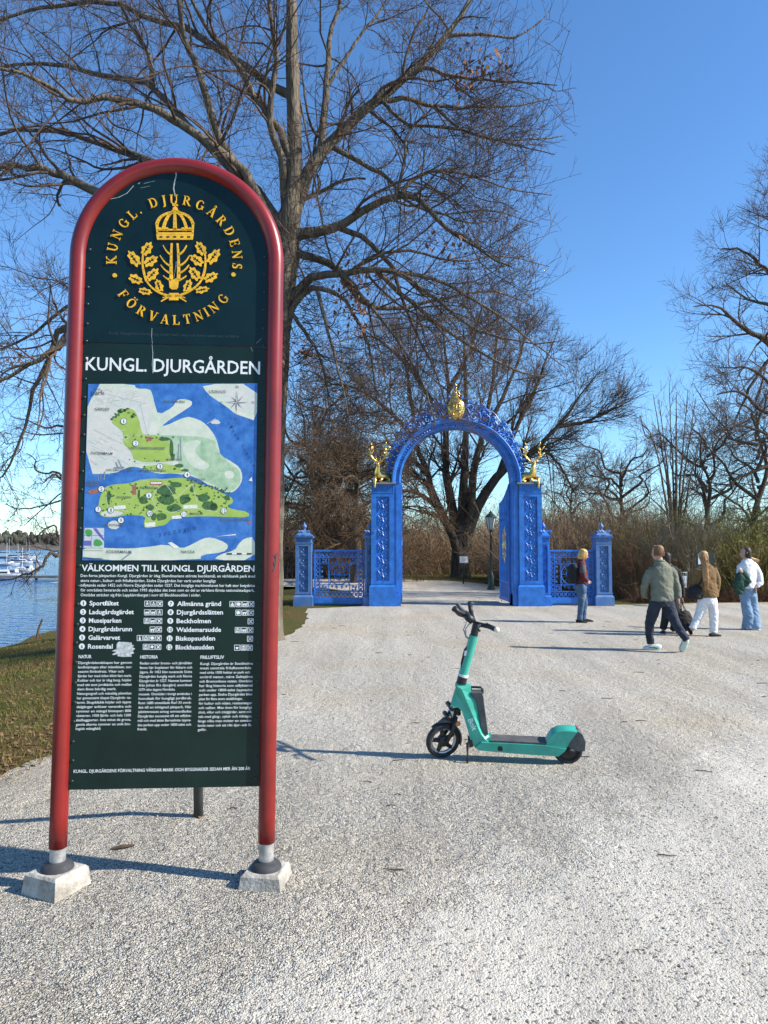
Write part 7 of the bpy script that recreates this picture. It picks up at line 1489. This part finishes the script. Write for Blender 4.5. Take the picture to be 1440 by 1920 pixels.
def notice(x, yf, Y, x0, x1, y0, y1, lab, frame, lines=4):
    g = at(x, yf, Y); g.z = 0; o = empty('notice_board', g, label=lab, cat='notice'); a, b_ = at(x0, y1, Y) - g, at(x1, y0, Y) - g
    MB().box(-.035, .035, .022, .07, -.1, b_.z - .03).build('post', irn, o)
    MB().box(a.x - .03, b_.x + .03, -.005, .02, a.z - .03, b_.z + .03).build('board', frame, o); MB().box(a.x, b_.x, -.012, -.0055, a.z, b_.z).build('sheet', mat('notice_paper', (.70, .71, .72), .6), o)
    m = MB()
    for i in range(lines): z = b_.z - (b_.z - a.z) * (i + 1) / (lines + 1); m.box(a.x + .05, a.x + .05 + (b_.x - a.x - .1) * random.uniform(.6, 1), -.0135, -.0122, z - .012, z + .012)
    m.build('print_lines', mat('print_grey', (.25, .26, .28), .6), o, kind='stuff')
Yn = gnd(869, 1095).y; notice(869, 1095, Yn, 862.5, 876.5, 1044, 1054.5, 'small white notice on a post in front of the forking tree', mat('notice_frame', (.35, .36, .37), .5)); 
notice(1323, 1125, 21.4, 1309, 1321, 1039, 1058, 'white notice in a dark frame behind the fair ponytail', irn, 6)
for o_ in bpy.data.objects:
    if o_.name.startswith('board') and o_.parent and 'ponytail' in o_.parent.get('label', ''): o_.data = MB().box((1305.5 - 1323) * .0145, (1342 - 1323) * .0145, -.005, .02, at(1323, 1062, 21.4).z, at(1323, 1035, 21.4).z).mesh('board'); o_.data.materials.append(irn)
g = at(1276, 1125, 20.6); g.z = 0; o = empty('litter_bin', g, label='grey mesh litter bin on a post beside the grey-green jacket', cat='bin'); MB().tube([(0, .06, -.05), (0, .06, 1.0)], .025, 8).build('post', irn, o)
zb_ = at(1276, 1100, 20.6).z; m = MB()
for i in range(16): a = i * PI / 8; m.tube([(.13 * math.cos(a), -.1 + .13 * math.sin(a), zb_), (.15 * math.cos(a), -.1 + .15 * math.sin(a), zb_ + .42)], .007, 4)
for z in (0, .14, .28, .42): m.tube([((.13 + .02 * z / .42) * math.cos(a), -.1 + (.13 + .02 * z / .42) * math.sin(a), zb_ + z) for a in np.linspace(0, 2 * PI, 17)[:-1]], .009, 5, closed=True)
m.build('basket', mat('bin_grey', (.28, .30, .31), .5, .3), o); MB().lathe([(.12, 0), (.14, .3)], (0, -.1, zb_ + .01), 12).build('bin_liner', mat('liner', (.42, .44, .45), .5), o, True)
# moored boats in the marina
wh = mat('boat_white', (.55, .57, .59), .35, var=.05); wd = mat('boat_dark', (.04, .06, .10), .4); wg = mat('cabin_glass', (.03, .04, .05), .15); wood = mat('jetty_wood', (.23, .20, .17), .9, var=.2)
def boat(x, yw, L_, ang, lab, sail, hullm):
    g = gnd(x * .66, yw, WATER_Z); L_ *= .36; o = empty('moored_boat', g, (0, 0, ang), label=lab, cat='boat', group='boats moored in the marina'); B = L_ * .16; m = MB(); n_ = 9
    for i in range(n_):
        t = i / (n_ - 1); w = B * (1 - max(0, (t - .45) / .55) ** 2.2) * (.85 + .15 * min(1, t * 3)); sh = .55 + .35 * t * t; sh *= L_ / 8
        m.v += [(L_ * (t - .5), -w, sh), (L_ * (t - .5) * .96, -w * .75, .05), (L_ * (t - .5) * .94, 0, -.25), (L_ * (t - .5) * .96, w * .75, .05), (L_ * (t - .5), w, sh)]
    m.f = [(i * 5 + q, i * 5 + q + 1, (i + 1) * 5 + q + 1, (i + 1) * 5 + q) for i in range(n_ - 1) for q in range(4)] + [(i * 5, (i + 1) * 5, (i + 1) * 5 + 4, i * 5 + 4) for i in range(n_ - 1)] + [(0, 1, 2, 3, 4)]
    m.build('hull', hullm, o, angle=30); z = .62 * L_ / 8
    m = MB(); m.box(-L_ * .15, L_ * .22, -B * .6, B * .6, z - .08, z + .14 * L_ * (.5 if sail else .9), tx=L_ * .05, ty=B * .12); m.build('cabin', wh, o)
    MB().box(-L_ * .10, L_ * .165, -B * .585, B * .585, z + .05 * L_ * .5, z + .09 * L_ * (.5 if sail else .9)).build('cabin_window', wg, o)
    if sail:
        MB().tube([(L_ * .08, 0, z), (L_ * .08, 0, z + L_ * .8)], [.035, .025], 6).build('mast', wh, o); MB().tube([(L_ * .08, 0, z + .9), (-L_ * .32, 0, z + .95)], [.09, .12], 6).build('boom', wd, o)
        m = MB()
        for e in ((L_ * .5, 0), (-L_ * .48, 0)): m.tube([(L_ * .08, 0, z + L_ * .78), (e[0], 0, z + .05)], .012, 4)
        m.build('rigging', wd, o, kind='stuff')
    else: MB().tube([(-L_ * .1, -B * .6, z), (-L_ * .12, -B * .5, z + .2 * L_), (-L_ * .12, B * .5, z + .2 * L_), (-L_ * .1, B * .6, z)], .03, 6).build('arch_rail', wh, o)
bl = [(4, 1082, 8.5, .3, 'large white motor boat at the lower left edge of the marina', False, wh), (34, 1078, 7.5, -.2, 'white motor boat, second from the left in the near marina row', False, wh), (56, 1071, 8, .5, 'white sailing boat in the middle of the near marina row', True, wh), (82, 1069, 7, 2.9, 'dark-hulled boat, rightmost in the near marina row', False, wd),
      (12, 1061, 10, .2, 'white sailing boat at the left of the far marina row', True, wh), (28, 1058, 9, 2.8, 'white motor boat in the far marina row, left half', False, wh), (45, 1056, 10, .1, 'tall-masted white boat in the centre of the far marina row', True, wh), (62, 1056, 9, .4, 'white cabin cruiser in the far marina row, right half', False, wh), (78, 1054, 11, -.2, 'white sailing boat near the right end of the far marina row', True, wh), (98, 1055, 9, .2, 'white boat nearest the red post in the far marina row', False, wh), (20, 1047, 14, .1, 'small distant white boat behind the marina on the left', True, wh), (68, 1047, 14, .3, 'small distant white boat behind the marina on the right', True, wh)]
for a in bl: boat(*a)
g = gnd(60, 1086, WATER_Z); o = empty('jetty', g, label='grey floating jetty in front of the moored boats', cat='jetty'); MB().box(-9, 9, -.6, .6, .1, .3).build('deck', wood, o)
for i in range(5): MB().lathe([(.12, -1.0), (.12, 1.3)], (-8 + i * 4, .7, 0), 8).build('pile', wood, o)
# leaning stick at the water's edge
g = gnd(68, 1196, -.8); o = MB().tube([(0, 0, -.1), (.06, 0, .25), (.16, 0, .52)], [.035, .03, .025], 7).build('mooring_stake', mat('stake_wood', (.10, .06, .045), .9), loc=g, label='short leaning wooden stake at the water edge', cat='stake')
# grass blades and leaf litter on the bank
rgx = np.random.default_rng(40)
def bank_pts(n, x0, x1, y0, y1):
    X = x0 + (x1 - x0) * rgx.random(n); Y = y0 + (y1 - y0) * rgx.random(n) ** 1.3; s = X - np.array([shore(y) for y in Y]); k = s > .15; X, Y, s = X[k], Y[k], s[k]; Z = np.array([sect(v) for v in s]); return X, Y, Z
def blades(X, Y, Z, h, w):
    n = len(X); a = rgx.random(n) * 2 * PI; l = h * (.5 + rgx.random(n)); d = np.stack([np.cos(a), np.sin(a), np.zeros(n)], -1); t = norm(np.stack([rgx.normal(size=n) * .45, rgx.normal(size=n) * .45, np.ones(n)], -1)); P = np.stack([X, Y, Z - .005], -1)
    V = np.stack([P - d * w, P + d * w, P + t * l[:, None]], 1); return V.reshape(-1, 3), np.arange(n * 3).reshape(-1, 3)
gb = bpy.data.materials.new('grass'); gb.use_nodes = True; N, L = nodes(gb); b = N['Principled BSDF']; b.inputs['Roughness'].default_value = .8; b.inputs['Specular IOR Level'].default_value = .2
tc = N.new('ShaderNodeTexCoord'); n1 = N.new('ShaderNodeTexNoise'); n1.inputs['Scale'].default_value = .7; n1.inputs['Detail'].default_value = 5; L.new(tc.outputs['Object'], n1.inputs['Vector']); ge = N.new('ShaderNodeNewGeometry'); ad = N.new('ShaderNodeMath'); ad.operation = 'MULTIPLY_ADD'; ad.inputs[1].default_value = .35; L.new(ge.outputs['Random Per Island'], ad.inputs[0]); L.new(n1.outputs['Fac'], ad.inputs[2])
r = N.new('ShaderNodeValToRGB'); e = r.color_ramp.elements; e[0].position = .45; e[0].color = (.045, .085, .012, 1); e[1].position = .82; e[1].color = (.20, .13, .055, 1); e2 = e.new(.64); e2.color = (.125, .115, .03, 1); L.new(ad.outputs[0], r.inputs['Fac']); L.new(r.outputs['Color'], b.inputs['Base Color'])
X, Y, Z = bank_pts(90000, -11, -2.7, 4, 24); k = (X > -Y * .62 - 1); v1, f1 = blades(X[k], Y[k], Z[k], .05, .005)
X2 = -8 + 30 * rgx.random(22000); Y2 = 30.5 + 12 * rgx.random(22000) + np.where(X2 < 5, 6.5, 0); v2, f2 = blades(X2, Y2, np.full(22000, -.004), .07, .012)
X3 = -7 + 4.6 * rgx.random(9000); Y3 = 12.5 + 16 * rgx.random(9000); s3 = X3 - np.array([shore(y) for y in Y3]); v3_, f3 = blades(X3, Y3, np.array([sect(v) for v in s3]), .05, .006)
link('grass', mesh_np('grass', np.concatenate([v1, v2, v3_]), np.concatenate([f1, f2 + len(v1), f3 + len(v1) + len(v2)])), gb, kind='stuff', label='short patchy spring grass on the bank and lawn')
X, Y, Z = bank_pts(9000, -8, -2.75, 4, 16); n = len(X); P = np.stack([X, Y, Z + .012], -1); a_ = norm(rgx.normal(size=(n, 3)) * np.array([1, 1, .3])); b_ = norm(np.cross(a_, rgx.normal(size=(n, 3)) * .3 + np.array([0, 0, 1]))); s = .03 + .03 * rgx.random((n, 1)); keep = rgx.random(n) < np.clip(1.15 - (-2.75 - X) / 3.2, .04, 1)
V = np.stack([P, P + a_ * s * .5 + b_ * s * .35, P + a_ * s, P + a_ * s * .5 - b_ * s * .35], 1)[keep]; n = len(V)
link('fallen_leaves', mesh_np('fallen_leaves', V.reshape(-1, 3), np.arange(n * 4).reshape(-1, 4)), mat('leaf_litter', (.13, .065, .03), .9, col2=(.24, .14, .075), vscale=14), kind='stuff', label='dry brown leaves lying on the grass bank')

# dead leaves and bits of bark strewn over the gravel
n = 420; X = np.where(rgx.random(n) < .55, -2.4 + 2.6 * rgx.random(n), -1 + 9 * rgx.random(n)); Y = 4.0 + 15 * rgx.random(n) ** .8; P = np.stack([X, Y, np.full(n, .010)], -1); a_ = norm(rgx.normal(size=(n, 3)) * np.array([1, 1, .25])); b_ = norm(np.cross(a_, np.array([0, 0, 1.0]) + rgx.normal(size=(n, 3)) * .3)); s = .012 + .022 * rgx.random((n, 1))
V = np.stack([P, P + a_ * s * .5 + b_ * s * .32, P + a_ * s + np.array([0, 0, .004]), P + a_ * s * .5 - b_ * s * .32], 1)
link('path_litter', mesh_np('path_litter', V.reshape(-1, 3), np.arange(n * 4).reshape(-1, 4)), MATS['leaf_litter'], kind='stuff', label='scraps of dead leaf strewn over the gravel path')
